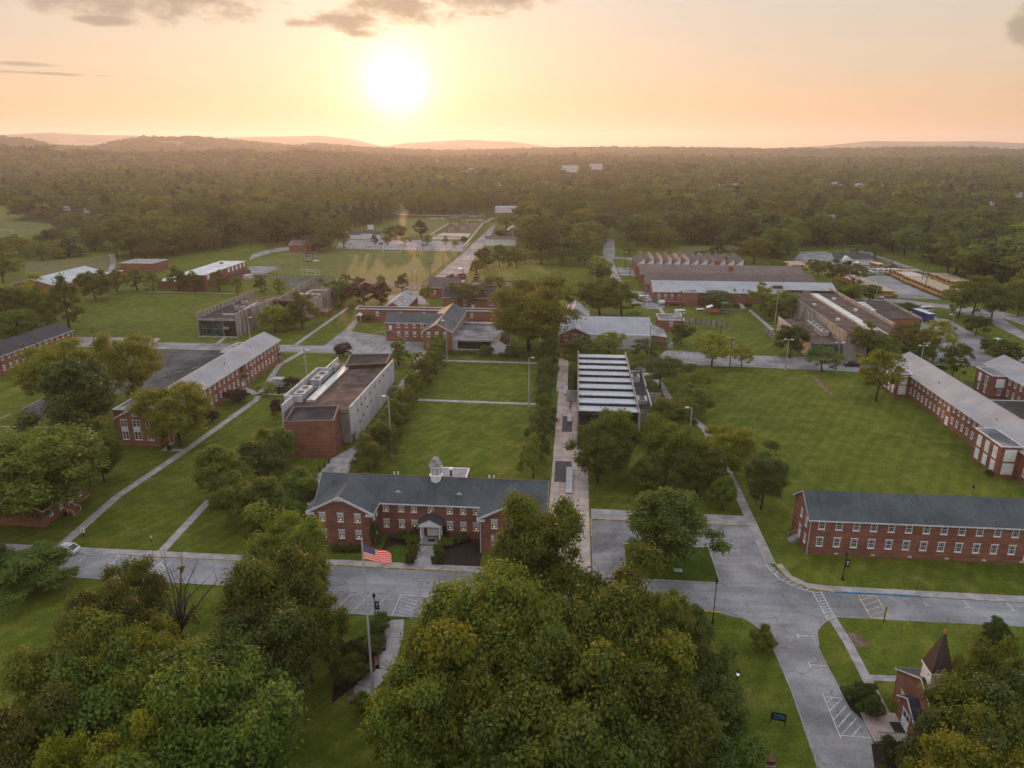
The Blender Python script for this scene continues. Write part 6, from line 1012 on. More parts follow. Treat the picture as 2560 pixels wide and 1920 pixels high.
 ('U',1620,600,755,150,'o',M_,'tree on the grass field beside the far road'),('U',1700,455,640,190,'r',D_,'dark tree in hedge right of the far road'),('U',1730,560,690,190,'r',M_,'bushy hedge tree right of the far road'),('U',1880,430,680,190,'m',M_,'hedge tree before the white store'),('U',2080,470,690,140,'o',M_,'upright hedge tree before the store lot'),('U',1980,480,690,170,'m',M_,'low hedge tree before the white store corner'),('U',1910,245,365,190,'r',D_,'dark tree behind the white store roof'),('U',1960,60,245,270,'m',M_,'large tree beside the end of the far road'),('U',690,195,358,250,'r',M_,'broad round tree beyond the far parking lot'),('U',985,152,330,150,'o',P_,'dark reddish tree in the far park'),('U',1050,315,425,100,'o',M_,'island tree right in the far parking lot'),('U',800,330,440,120,'s',M_,'island tree at the middle of the far parking lot'),('U',590,320,430,80,'o',M_,'island tree left of the lot exit'),('U',450,310,440,75,'o',M_,'island tree before the white cottages'),('U',1265,320,430,60,'o',M_,'small island tree in the far lot'),('U',1370,380,450,85,'o',M_,'last island tree beside the far road'),('U',1475,325,400,75,'r',M_,'bush beside the terraced garden wall'),
 ('B',540,470,620,210,'r',D_,'dark round tree beside the brick store'),('B',640,320,600,190,'m',D_,'tall dark tree at the playing field corner'),('B',760,310,590,160,'m',M_,'tree right of the tall dark field tree'),('B',120,540,600,60,'o',D_,'small dark tree by the field lane'),('B',760,470,570,70,'o',M_,'tree left of the low white cottage')]
TR += [('B',560+75*i,[220,180,230,190,215,175,205,180][i],[420,410,420,400,400,390,385,370][i],130,'c',C_,'dark pine in the belt behind the white cottages, '+['first','second','third','fourth','fifth','sixth','seventh','eighth'][i]+' from left') for i in range(8)]
TR += [('B',1330+95*i,[130,110,140,120,135,150,125][i],[300,300,298,300,302,304,306][i],130,'o' if i % 2 else 'm',M_,'tall tree in the line beyond the far park, '+['first','second','third','fourth','fifth','sixth','seventh'][i]+' from left') for i in range(7)]
for (c, x, t, b, w, k, m, l) in TR:
    d = proj(*at(c, x, b), 0)[2]; tree(c, x, t, b, w, k, m, l, None, 0 if (d < 190 and w/CROP[c][2] > 60) or w/CROP[c][2] > 105 else 1)
# shrubs
SHR = [('J',812,390,585,46,'u',D_,'left cypress against the left wing of the hall','cypress_shrub'),('J',846,398,588,48,'u',D_,'right cypress against the left wing of the hall','cypress_shrub'),('J',560,1205,1322,90,'o',D_,'dark cone-shaped shrub on the lawn left of flagpole','cone_shrub'),('J',690,1225,1350,160,'r',D_,'dark rounded shrub beside the cone shrub',None),('J',630,1360,1520,190,'r',M_,'broad clipped shrub left of the flagpole',None),('J',870,1030,1110,90,'r',B_,'fresh shrub at the banner lamp post foot',None),('J',855,1085,1180,100,'r',B_,'second fresh shrub beside the flag walk',None),('J',850,1165,1210,90,'r',D_,'dark clipped shrub beside the flag walk',None),('J',835,1205,1270,95,'r',D_,'dark clipped shrub left of upper bench',None),('J',810,1255,1320,90,'r',D_,'dark clipped shrub left of middle bench',None),('J',765,1390,1470,90,'r',D_,'dark clipped shrub near the flagpole base',None),('J',745,1580,1700,110,'o',Y_,'yellow-green shrub right of the lower bench',None),
 ('J',1080,500,550,90,'r',M_,'shrub left of the portico',None),('J',1000,475,520,90,'r',D_,'dark shrub under the hall windows, left',None),('J',1310,515,560,100,'r',M_,'shrub right of the portico',None),('J',1420,485,540,80,'r',D_,'dark shrub right of the portico shrub',None),('J',1100,420,500,60,'u',D_,'dark upright shrub left of portico column','cypress_shrub'),('J',1310,430,510,60,'u',D_,'dark upright shrub right of portico column','cypress_shrub'),('J',1085,560,625,75,'sh',M_,'bedding shrub left of the hall walk, far',None),('J',1070,620,690,80,'sh',O_,'bedding shrub left of the hall walk, near',None),('J',1265,565,640,70,'sh',M_,'bedding shrub right of the hall walk, far',None),('J',1250,630,690,70,'sh',O_,'bedding shrub right of the hall walk, near',None),
 ('J',545,560,600,60,'sh',D_,'first low shrub along the left wing',None),('J',595,565,605,55,'sh',D_,'second low shrub along the left wing',None),('J',645,565,605,60,'sh',D_,'third low shrub along the left wing',None),('J',705,560,605,60,'sh',D_,'fourth low shrub along the left wing',None),('B',975,1155,1215,125,'r',D_,'dark hedge shrub beside the corridor porch',None),('B',1985,1435,1525,130,'r',D_,'clipped hedge left of the white shed',None),('B',2190,1440,1530,90,'r',D_,'clipped hedge right of the white shed',None),
 ('L',520,1185,1260,80,'sh',B_,'pale flowering shrub in the chapel roadside bed',None),('L',590,1175,1290,110,'r',D_,'dark juniper in the chapel roadside bed',None),('L',640,1260,1370,120,'r',D_,'dark juniper beside the chapel ramp',None),('L',770,1520,1659,140,'r',D_,'dark clipped shrub below the chapel terrace',None),('L',700,1640,1700,60,'sh',B_,'pale hosta at the bottom photo edge',None),('L',1340,800,950,110,'o',D_,'young dark fir on the lawn behind the chapel','fir_shrub'),('L',1400,870,950,100,'r',D_,'low dark shrub beside the young fir',None),('K',1440,868,985,130,'r',O_,'small tree-shrub on the near lawn beside chapel road',None),('H',1900,1290,1340,60,'sh',D_,'small shrub at the foot of the near white bay',None),('T',1710,310,400,110,'r',D_,'dark shrub beside the workshop door walk',None),('T',1560,330,395,90,'r',D_,'low shrub left of the workshop door walk',None),('I',240,330,570,360,'o',B_,'rounded green tree over the left road edge',None),('I',20,300,560,230,'o',D_,'dark tree at left edge over the road',None),('E',1770,330,330,1,'sh',D_,'x',None)]
for (c, x, t, b, w, k, m, l, nm) in SHR[:-1]:
    big = w > 200; tree(c, x, t, b, w, k, m, l, None, 0 if c in 'JLKI' and w > 40 else 1, 'tree' if big or 'tree' in l else 'shrub', nm or ('broadleaf_tree' if big or 'tree' in l else 'shrub'))
hd = [('clipped dark hedge row across the head of the quad', at('B', 1660, 1510), at('B', 1890, 1512)), ('long clipped hedge row right of white shed', at('B', 2110, 1525), at('C', 60, 1545)), ('hedge row beside the dining hall wall', (-.1, 189), (.4, 206))]
for l, a, b in hd:
    n = max(3, int(math.dist(a, b)/.5)); C = np.array([[a[0]+(b[0]-a[0])*i/n+random.uniform(-.2, .2), a[1]+(b[1]-a[1])*i/n+random.uniform(-.4, .4), .75+random.uniform(-.2, .25)] for i in range(n+1)])
    me = leaf_mesh('hedge', C, np.full(len(C), .75), 60, .3, RNG); me.materials.append(LEAFD); tag(obj('hedge', me), l, 'hedge')
# ------------------------------------------------------------------ woodland
CAMP = [(-700,1000),(-700,672),(0,657),(65,653),(152,650),(217,644),(268,634),(285,640),(300,655),(365,655),(420,642),(520,632),(590,612),(640,606),(700,614),(770,608),(845,596),(865,572),(900,562),(985,553),(1000,539),(1100,531),(1230,531),(1262,555),(1300,570),(1305,640),(1500,648),(1512,600),(1545,592),(1562,612),(1640,626),(1700,613),(1840,610),(1870,642),(1960,656),(1998,632),(2065,622),(2130,612),(2200,628),(2290,660),(2425,708),(2490,752),(2560,780),(3300,880),(3300,1000)]
CAMPW = [gp(*p) for p in CAMP]+[(420, -120), (-420, -120)]
CLEAR = [[at(*p) for p in q] for q in ([('A',-700,330),('A',0,330),('A',440,365),('A',520,440),('A',330,560),('A',-700,590)],[('B',500,205),('B',700,198),('B',600,305),('B',320,316)],[('B',1200,178),('B',1315,174),('B',1315,310),('B',1185,306)],[('A',850,560),('A',960,530),('A',960,620),('A',870,610)],[('D',730,575),('D',830,595),('D',960,650),('D',940,670),('D',720,600)],[('D',1190,470),('D',1290,500),('D',1420,520),('D',1420,590),('D',1230,590)],[('B',1950,240),('C',60,240),('C',90,330),('C',20,560),('B',2050,560)],[('C',480,0),('C',510,0),('C',575,90),('C',555,90)],[('B',1190,294),('B',1980,304),('B',1980,322),('B',1190,306)])]
def inside(P, poly):
    x, y = P[:, 0], P[:, 1]; r = np.zeros(len(P), bool); n = len(poly)
    for i in range(n):
        (x0, y0), (x1, y1) = poly[i], poly[(i+1) % n]
        c = ((y0 > y) != (y1 > y)) & (x < (x1-x0)*(y-y0)/(y1-y0+1e-12)+x0); r ^= c
    return r
HS = [(145,414,16,'leftmost pale house in the far left wood'),(728,438,14,'small white house in the wood left of sun'),(1168,430,34,'large white building in haze below sun'),(1205,428,18,'white house right of large hazy building'),(1425,432,42,'long white building at end of distant straight road'),(1490,413,30,'white shed row on the right hazy plain'),(1805,460,14,'white house in wood, left of close pair'),(1838,457,12,'white house in wood, right of close pair'),(2090,463,26,'two-part white house at centre right'),(2150,463,22,'pale long house right of white house'),(2005,472,12,'small house below ridge at right'),(2205,455,12,'lone pale house upper right wood'),(2545,482,20,'white house at the right photo edge'),(1990,412,10,'tiny far house on right plain'),(2080,405,14,'tiny far barn on right plain'),(2055,533,22,'pale house roof between right trees'),(2080,534,16,'white house gable between right trees'),(1972,538,16,'grey roof between right trees'),(2205,536,8,'tiny white gable in right wood'),(1545,545,10,'pale gable in the wood behind field'),(1487,512,14,'white roof in wood above lane'),(165,512,14,'pale roof in the left wood, lower'),(215,517,12,'pale roof in left wood beside another'),(732,520,14,'house in wood left of far field'),(1075,421,12,'small house in haze, left'),(1245,462,20,'row house in haze above far park'),(1300,470,14,'house in haze right of row house'),(2480,500,12,'roof among right edge trees')]
def house_spot(px, py):
    x, y = gp(px, py); h = float(hgt(x, y))
    for _ in range(6): x, y = gp(px, py, h+6); h = float(hgt(x, y))
    return x, y, h
ZONES = [(170, 'behind the meadow at the left edge'), (330, 'behind the field house'), (480, 'behind the pump house'), (640, 'behind the white-roofed hall'), (860, 'behind the brick store'), (1330, 'beyond the far park'), (1540, 'left of the service lane end'), (1700, 'behind the left half of the sawtooth works'), (1880, 'behind the right half of the sawtooth works'), (2060, 'left of the depot lot'), (2200, 'behind the depot lot'), (2370, 'beside the depot road'), (9999, 'beside the bus park')]
def woodland():
    rng = np.random.default_rng(5); pts = []
    for (r0, r1, a, sc) in ((150, 1300, 150., 1.), (1300, 2600, 185., 1.15), (2600, 5600, 420., 1.7)):
        n = int((r1**2-r0**2)*1.62/2/a); r = np.sqrt(rng.uniform(r0**2, r1**2, n)); th = rng.uniform(-.88, .74, n); pts.append(np.stack([r*np.sin(th), r*np.cos(th), np.full(n, sc)], 1))
    P = np.concatenate(pts); keep = ~inside(P, CAMPW)
    for c in CLEAR: keep &= ~inside(P, c)
    for q in HS:                                            # yards and open ground before each far house
        x, y, h = house_spot(q[0], q[1]); D = math.hypot(x, y); ux, uy = -x/D, -y/D; W_ = q[2]*D/FPX; al = (P[:, 0]-x)*ux+(P[:, 1]-y)*uy; pe = np.abs((P[:, 0]-x)*uy-(P[:, 1]-y)*ux)
        keep &= ~((pe < W_*.62+4) & (al > -W_*.5-6) & (al < min(380, 12*D/66)))
    # open glades between the woods
    gl = np.sin(P[:, 0]*.0065+2)*np.sin(P[:, 1]*.0055+1)+.5*np.sin(P[:, 0]*.019+P[:, 1]*.011); keep &= ~((gl > .84) & (np.hypot(P[:, 0], P[:, 1]) > 720))
    P = P[keep]; r = np.hypot(P[:, 0], P[:, 1]); P = P[np.argsort(r)]; Zg = hgt(P[:, 0], P[:, 1])
    # thin out trees standing too close to a nearer one
    cell = {}; ok = np.ones(len(P), bool)
    for i, (x, y, s) in enumerate(P):
        if i > 9000: break
        k = (int(x//10), int(y//10))
        if k in cell: ok[i] = False
        else: cell[k] = 1
    P = P[ok]; Zg = Zg[ok]; n = len(P); H = rng.uniform(11., 21., n)*P[:, 2]**.4*rng.uniform(.8, 1.3, n); Wd = H*rng.uniform(.82, 1.18, n)*P[:, 2]**.6; hi = rng.uniform(0, 1, n)
    kinds = [('m', LEAFF), ('m', LEAF), ('r', LEAFF), ('o', LEAFD), ('m', LEAFY), ('c', LEAFC)]; kd = rng.choice(6, n, p=[.34, .2, .14, .14, .1, .08])
    zone = lambda px: next(z for lim, z in ZONES if px < lim)
    for i in range(n):
        px = proj(P[i, 0], P[i, 1], 0)[0]
        if px < 300 and P[i, 1] < 640: H[i] *= .5; Wd[i] *= .62
        if i > 2500: break
    names = ['rounded forest tree in wood ', 'leafy green forest tree in wood ', 'dense forest tree in wood ', 'dark narrow forest tree in wood ', 'yellow-green forest tree in wood ', 'dark pine standing in wood ']; used = np.zeros(n, bool); cnt = 0
    for i in range(n):
        px, py, d = proj(P[i, 0], P[i, 1], Zg[i]+H[i]*.7)
        if d < 50 or not (-20 < px < 2580): continue
        k, m = kinds[kd[i]]; z = zone(px); put_tree(P[i, 0], P[i, 1], H[i], Wd[i], k, m, names[kd[i]]+z, 'forest trees '+z, 1, 'tree', float(Zg[i]), 'pine_tree' if k == 'c' else 'forest_tree'); used[i] = True; cnt += 1
        if cnt >= 300: break
    P, Zg, H, Wd, kd = P[~used], Zg[~used], H[~used], Wd[~used], kd[~used]; r = np.hypot(P[:, 0], P[:, 1])
    pc = bpy.data.collections.new('woodland_kinds'); k_ = 0
    for lod in (1, 2):
        for (k, m) in kinds:
            for sd_ in (0, 1):
                me, tm, h0, w0 = proto(k, sd_, m, lod); o = bpy.data.objects.new('wood_%03d' % k_, me); pc.objects.link(o); k_ += 1
    ind = np.where(r < 800, 0, 12)+kd*2+rng.integers(0, 2, len(P)); dims = np.array([{'m': (14., 13.), 'o': (12., 8.), 'r': (8., 8.), 'c': (16., 9.)}[k] for k, m in kinds])
    sc = np.stack([Wd/dims[kd, 1], Wd/dims[kd, 1], H/dims[kd, 0]], 1)
    me = bpy.data.meshes.new('woodland'); me.vertices.add(len(P)); me.vertices.foreach_set('co', np.stack([P[:, 0], P[:, 1], Zg-.3], 1).ravel())
    a = me.attributes.new('scl', 'FLOAT_VECTOR', 'POINT'); a.data.foreach_set('vector', sc.astype(np.float32).ravel()); a = me.attributes.new('ind', 'INT', 'POINT'); a.data.foreach_set('value', ind.astype(np.int32)); a = me.attributes.new('rot', 'FLOAT_VECTOR', 'POINT'); ro = np.zeros((len(P), 3), np.float32); ro[:, 2] = rng.uniform(0, 6.28, len(P)); a.data.foreach_set('vector', ro.ravel())
    o = tag(obj('woodland', me), 'dense green woodland rolling away to the hazy hills', 'woodland', kind='stuff')
    ng = bpy.data.node_groups.new('woodland_spread', 'GeometryNodeTree'); ng.interface.new_socket('Geometry', in_out='INPUT', socket_type='NodeSocketGeometry'); ng.interface.new_socket('Geometry', in_out='OUTPUT', socket_type='NodeSocketGeometry')
    N = ng.nodes; gi = N.new('NodeGroupInput'); go = N.new('NodeGroupOutput'); ip = N.new('GeometryNodeInstanceOnPoints'); ci = N.new('GeometryNodeCollectionInfo'); ci.inputs[0].default_value = pc; ci.inputs['Separate Children'].default_value = True; ci.inputs['Reset Children'].default_value = True
    def attr(nm, t): q = N.new('GeometryNodeInputNamedAttribute'); q.data_type = t; q.inputs[0].default_value = nm; return q.outputs[0]
    L = ng.links; L.new(gi.outputs[0], ip.inputs['Points']); L.new(ci.outputs[0], ip.inputs['Instance']); ip.inputs['Pick Instance'].default_value = True; L.new(attr('ind', 'INT'), ip.inputs['Instance Index']); L.new(attr('rot', 'FLOAT_VECTOR'), ip.inputs['Rotation']); L.new(attr('scl', 'FLOAT_VECTOR'), ip.inputs['Scale']); L.new(ip.outputs[0], go.inputs[0])
    md = o.modifiers.new('spread', 'NODES'); md.node_group = ng; print('woodland', len(P))
woodland()
# ------------------------------------------------------------------ vehicles
def wheels(root, xs, y, r=.45, w=.3):
    me = MB().tube((0, -w/2, 0), (0, w/2, 0), r, None, 12).mesh('wheel', TYRE); hb = MB().tube((0, -w/2-.02, 0), (0, w/2+.02, 0), r*.5, None, 8).mesh('rim', STEEL)
    for x in xs:
        for s in (-1, 1): o = obj('wheel', me, root, (x, s*y, r)); obj('rim', hb, o)
def make_bus(roofm, label):
    r = thing('school_bus', label, 'bus', (0, 0, 0)); L, w = 9.2, 1.2
    MB().ext([(-w, .55), (w, .55), (w, 2.55), (w-.18, 2.9), (-w+.18, 2.9), (-w, 2.55)][::-1], 0, L, 0, 'x').build('body', BUSY, r)
    MB().ext([(-w+.1, 2.88), (w-.1, 2.88), (w-.35, 3.06), (-w+.35, 3.06)][::-1], .1, L-.1, 0, 'x').build('roof', roofm, r)
    MB().ext([(-.95, .6), (.95, .6), (.9, 1.45), (.6, 1.65), (-.6, 1.65), (-.9, 1.45)][::-1], L, L+1.6, 0, 'x').build('hood', BUSY, r)
    MB().box(L-.02, -1.05, 1.75, L+.04, 1.05, 2.6).build('windshield', GLASS, r); MB().box(L+1.58, -1., .45, L+1.75, 1., .75).build('bumper', BLACK, r)
    for s in (-1, 1):
        wb = MB(); [wb.box(.5+.95*i, s*w-.02, 1.75, 1.3+.95*i, s*w+.02, 2.35) for i in range(8)]; wb.build('window_row', GLASS, r); MB().box(.1, s*w-.015, 1.2, L, s*w+.03, 1.3).build('side_stripe', BLACK, r)
    wheels(r, (1.9, L+.7), 1.05, .48); return r
def car_like(name, label, paint, L, h1, h2, prof, glass, cat, wh=(.9,), w=.9):
    r = thing(name, label, cat); MB().ext(prof[::-1], -w, w, 0, 'y').build('body', paint, r)
    for (a, b, z0, z1) in glass:
        for s in (-1, 1): MB().box(a, s*w-.01, z0, b, s*w+.015, z1).build('side_window', GLASS, r)
    wheels(r, wh, w-.1, .36, .24); return r
def make_van(label, paint=CARW):
    r = car_like('passenger_van', label, paint, 5.6, 1, 2, [(-2.8, .35), (2.75, .35), (2.8, .95), (2.1, 1.2), (1.35, 2.05), (1.0, 2.2), (-2.7, 2.2), (-2.8, 2.0)], [(-2.6, -1.3, 1.3, 1.95), (-1.2, .1, 1.3, 1.95), (.25, 1.25, 1.3, 1.85)], 'van', (-1.8, 1.9), .98)
    MB().add([(2.13, -.85, 1.22), (2.13, .85, 1.22), (1.4, .8, 2.05), (1.4, -.8, 2.05)], [(0, 1, 2, 3)]).xf(Matrix.Translation((.03, 0, .02))).build('windshield', GLASS, r); return r
def make_car(label, paint):
    r = car_like('parked_car', label, paint, 4.5, .8, 1.4, [(-2.2, .3), (2.2, .3), (2.25, .75), (1.2, .92), (.55, 1.42), (-1.2, 1.45), (-2.0, .95), (-2.25, .8)], [(-1.3, -.4, .98, 1.35), (-.3, .7, .98, 1.33)], 'car', (-1.35, 1.4), .86)
    MB().add([(1.22, -.72, .94), (1.22, .72, .94), (.58, .62, 1.42), (.58, -.62, 1.42)], [(0, 1, 2, 3)]).xf(Matrix.Translation((.03, 0, .02))).build('windshield', GLASS, r); MB().add([(-2.0, -.72, .97), (-2.0, .72, .97), (-1.22, .62, 1.45), (-1.22, -.62, 1.45)], [(3, 2, 1, 0)]).xf(Matrix.Translation((-.03, 0, .02))).build('rear_window', GLASS, r); return r
def make_truck(label, cab, bed):
    r = car_like('pickup_truck', label, cab, 5.6, 1, 2, [(-2.8, .45), (2.7, .45), (2.75, 1.05), (1.5, 1.2), (.95, 1.85), (-.5, 1.88), (-.62, 1.15), (-2.8, 1.15)], [(-.4, .3, 1.25, 1.75), (.4, .9, 1.25, 1.7)], 'truck', (-1.75, 1.8), .95)
    MB().box(-2.7, -.8, 1.12, -.7, .8, 1.18).build('bed', bed, r); return r
bus_a = make_bus(BUSR, 'yellow school bus in the front rank of the bus park'); bus_b = make_bus(BUSW, 'yellow school bus with white roof in the bus park'); first = [True, True]
def bus(x, y, rz, label, group, white=False):
    s = bus_b if white else bus_a; k = 1 if white else 0
    if first[k]: first[k] = False; s.location = (x, y, .012); s.rotation_euler = (0, 0, rz); tag(s, label, None, group); return s
    return dup(s, (x, y, .012), rz, label, group)
g = 'school buses in the long front rank'
for i in range(18):
    y = 332.+i*3.36; w = i in (14, 15, 16); lab = 'school bus at the near end of the long front rank' if i == 0 else ('school bus at the far end of the long front rank' if i == 17 else ('white-roofed school bus, '+ORD[i]+' from near end of front rank' if w else ORD[i]+' yellow school bus from near end of the front rank'))
    bus(174.2+(1.2 if i > 13 else 0)-random.uniform(0, .4), y, math.pi, lab, g, w)
g = 'school buses in the rear rank'
for i in range(12): bus(190.5+random.uniform(-.4, .4), 341+i*4.1, math.pi, 'yellow school bus in the rear rank nearest the trees' if i == 0 else ('white-roofed bus, '+ORD[i]+' from trees in the rear rank' if i in (3, 6) else ORD[i]+' yellow school bus from trees in the rear rank'), g, i in (3, 6))
g = 'school buses in the left rank'
for i in range(14): bus(134.6-i*.12, 335.5+i*3.3, 0, 'school bus at the near end of left rank, side fully visible' if i == 0 else ORD[i]+' school bus from the near end of left rank', g)
g = 'school buses beside the depot'
for i in range(6): bus(117.5+.6*(i % 2), 404+i*3.4, math.pi if i < 2 else 0., 'school bus in the group left of depot, nearest one' if i == 0 else ORD[i]+' school bus from the front in group left of depot', g)
for x, y, rz, l, w in ((167, 424, -1.4, 'white-roofed school bus parked nose-on before depot', True), (160, 426, -2., 'school bus angled beside depot porch', True), (175.5, 397, math.pi, 'school bus left of pair above the front rank', False), (180.5, 395.5, math.pi, 'school bus right of pair above the front rank', False)): bus(x, y, rz, l, 'buses near the depot', w)
van0 = make_van('white passenger van beside blue trailer on side lot'); van0.location = (*at('D', 1350, 1137), .012); van0.rotation_euler = (0, 0, math.pi)
vp = [('D', 865, 815, 'white van leftmost of the depot van row', 1.9), ('D', 905, 800, 'white van, second in the depot van row', 2.2), ('D', 955, 800, 'white van, third in the depot van row', 2.2), ('D', 1003, 800, 'white van, fourth in the depot van row', 2.2), ('D', 1048, 800, 'white van, fifth in the depot van row', 2.2), ('D', 1092, 800, 'white van, last in the depot van row', 2.2), ('D', 945, 748, 'white van beside white-roofed bus', 1.9), ('D', 940, 1052, 'white utility van behind the gymnasium', 3.14), ('C', 1125, 1040, 'white service van behind pickup', 3.1)]
for c, a, b, l, rz in vp: dup(van0, (*at(c, a, b), .012), rz, l, 'white vans')
pk = make_truck('white pickup truck beside the workshop yard', CARW, BLACK); pk.location = (*at('C', 1150, 1052), .012); pk.rotation_euler = (0, 0, -.15)
cw = make_car('white car half hidden by maple in hall parking lot', CARW); cw.location = (-40.3, 89., .014); cw.rotation_euler = (0, 0, 1.25)
cars = [('I', 400, 345, 3.1, CARW, 'white car parked at the left kerb of front road'), ('H', 720, 400, 0., CARD, 'black car near the gymnasium end wall'), ('U', 1015, 437, 1.4, CARB, 'blue car alone in the far parking lot'), ('U', 520, 418, 1.6, CARD, 'dark car near the far lot exit'), ('U', 165, 408, 1.6, CARW, 'pale car at the left of far lot'), ('R', 1810, 1575, .4, CARW, 'white car beyond two dark trees'), ('D', 2195, 1570, .5, CARW, 'white car at the right photo edge'), ('D', 1270, 575, .3, CARB, 'blue car beside house in the wood'), ('D', 1305, 585, .3, CARW, 'white car beside house in the wood'), ('H', 1475, 425, 0., CARD, 'dark car behind the east dormitory'), ('U', 1100, 130, .1, CARW, 'white car in the farthest lot, left'), ('U', 1140, 130, .1, CARW, 'white car in the farthest lot, middle'), ('U', 1230, 130, .1, CARW, 'white car in the farthest lot, right'), ('D', 400, 710, .3, CARW, 'white car before the depot trees'), ('D', 425, 705, .3, CARW, 'white car right beside another before depot trees'), ('R', 515, 530, 1., CARB, 'small blue car beside the far bus rank')]
pc_ = {}
for c, a, b, rz, m, l in cars:
    k = m.name
    if k not in pc_: pc_[k] = make_car(l, m); pc_[k].location = (*at(c, a, b), .014); pc_[k].rotation_euler = (0, 0, rz)
    else: dup(pc_[k], (*at(c, a, b), .014), rz, l)
def trailer():
    x, y = at('D', 1330, 1215); r = thing('box_trailer', 'blue box trailer with white roof behind gymnasium', 'trailer', (x, y, .012), math.radians(100)); MB().box(-5, -1.25, 1., 5, 1.25, 3.7).build('box', BLUEP, r); MB().box(-5.05, -1.3, 3.7, 5.05, 1.3, 3.8).build('roof', RWHITE, r); MB().box(3.5, -.6, .05, 3.7, .6, 1.).build('landing_gear', BLACK, r); wheels(r, (-3.9, -2.7), 1.05, .5)
trailer()
def red_truck(c, a, b, rz, label, box=None):
    x, y = at(c, a, b); r = thing('work_truck', label, 'truck', (x, y, .012), rz); MB().ext([(.9, .6), (3.2, .6), (3.2, 1.5), (2.5, 1.6), (2.2, 2.4), (.9, 2.4)][::-1], -1., 1., 0, 'y').build('cab', REDP if box is None else CARW, r); MB().box(-3., -1.1, .8, .8, 1.1, 1.6 if box is None else 3.4).build('bed' if box is None else 'box', CARR if box is None else RWHITE, r); MB().add([(2.52, -.8, 1.62), (2.52, .8, 1.62), (2.24, .75, 2.35), (2.24, -.75, 2.35)], [(0, 1, 2, 3)]).xf(Matrix.Translation((.03, 0, .02))).build('windshield', GLASS, r); wheels(r, (-2., 2.1), .95, .5)
for c, a, b, rz, l, bx in (('U', 1415, 815, 1.5, 'red work truck left of three beside garage', None), ('U', 1465, 815, 1.5, 'red work truck middle of three beside garage', None), ('U', 1620, 815, 1.6, 'dark red truck alone right of garage trees', None), ('U', 1440, 765, 1.5, 'white box truck on the far road end', 1)): red_truck(c, a, b, rz, l, bx)
def helicopter():
    x, y = at('T', 530, 352); r = thing('helicopter', 'small blue and white helicopter parked in the workshop yard', 'helicopter', (x, y, 0), math.radians(-8)); F_ = MB(); F_.lathe([(.05, -2.2), (.7, -1.7), (.95, -.8), (.95, .3), (.7, 1.2), (.25, 1.9)], 12).xf(Matrix.Translation((0, 0, 1.5)) @ Matrix.Rotation(-math.pi/2, 4, 'Y')); 
    F_.xf(Matrix.Rotation(math.pi, 4, 'Z')); F_.build('fuselage', CARW, r, smooth=True); MB().tube((-1.2, 0, 1.8), (-7., 0, 2.3), .38, .14, 8).build('tail_boom', CARB, r); MB().add([(-6.6, -.05, 2.2), (-7.4, -.05, 3.4), (-7.8, -.05, 3.4), (-7.3, -.05, 2.1), (-6.6, .05, 2.2), (-7.4, .05, 3.4), (-7.8, .05, 3.4), (-7.3, .05, 2.1)], [(0,1,2,3),(7,6,5,4),(0,4,5,1),(1,5,6,2),(2,6,7,3),(3,7,4,0)]).build('tail_fin', CARB, r)
    MB().tube((0, 0, 2.3), (0, 0, 3.1), .12).build('mast', BLACK, r); rb = MB(); [rb.box(-4.6, -.12, 3.05, 4.6, .12, 3.09)]; rb.build('rotor_blade', BLACK, r, (0, 0, 0), .5)
    for s in (-1, 1): MB().tube((-1.3, s*1., .1), (1.5, s*1., .1), .06).tube((.7, s*1., .1), (.7, s*.5, .9), .05).tube((-.7, s*1., .1), (-.7, s*.5, .9), .05).build('skid', CARB, r)
    MB().lathe([(.05, -1.0), (.66, -.6), (.8, 0.)], 12).xf(Matrix.Translation((1.25, 0, 1.62)) @ Matrix.Rotation(-math.pi/2, 4, 'Y')).build('canopy', GLASS, r, smooth=True)
helicopter()
# ------------------------------------------------------------------ posts, poles, wires
def lamp_post(c, a, b, z, label, arm=-1, dbl=False, base=None):
    x, y = base or at(c, a, b, z); r = thing('light_pole', label, 'lamp post', (x, y, 0), 0., 'tall concrete light poles'); MB().tube((0, 0, 0), (0, 0, z), .22, .11, 10).box(-.35, -.35, 0, .35, .35, .15).build('pole', CONC, r)
    for s in ((-1, 1) if dbl else (arm,)): MB().tube((0, 0, z-.15), (s*.7, 0, z), .05).build('arm', STEEL, r); MB().box(min(s*.6, s*1.35), -.25, z-.08, max(s*.6, s*1.35), .25, z+.14).build('lamp_head', RWHITE, r)
for a in (('F',1143,660,13.9,'tall light pole on the quad lawn nearest the main hall',-1),('F',1640,5,13.5,'tall light pole at the far left corner of quad',-1),('G',148,325,13.2,'tall light pole on the quad beside plaza trees',1),('G',1556,758,13.2,'tall light pole in the locust grove',-1),('M',667,85,13.4,'tall light pole on the lawn left of library',1),('C',1200,1250,12.5,'tall light pole before the auditorium right end',-1),('D',90,967,12.,'tall light pole beside gymnasium trees',1),('D',955,880,12.,'tall light pole behind gymnasium roof',-1),('D',1610,1163,12.,'tall light pole on the side lot',-1),('Q',822,738,11.,'slim pole at the science building front',1),('B',410,1455,3.2,'low post by the crossing walk',-1)): lamp_post(*a[:4], a[4], a[5])
lamp_post('D', 180, 1378, 9.5, 'twin-head light pole on the right lot edge', 1, True); lamp_post('D', 622, 1405, 9., 'twin-head light pole beside glazed gymnasium front', 1, True); lamp_post('H', 1345, 222, 9., 'twin-head light pole behind east dormitory', 1, True)
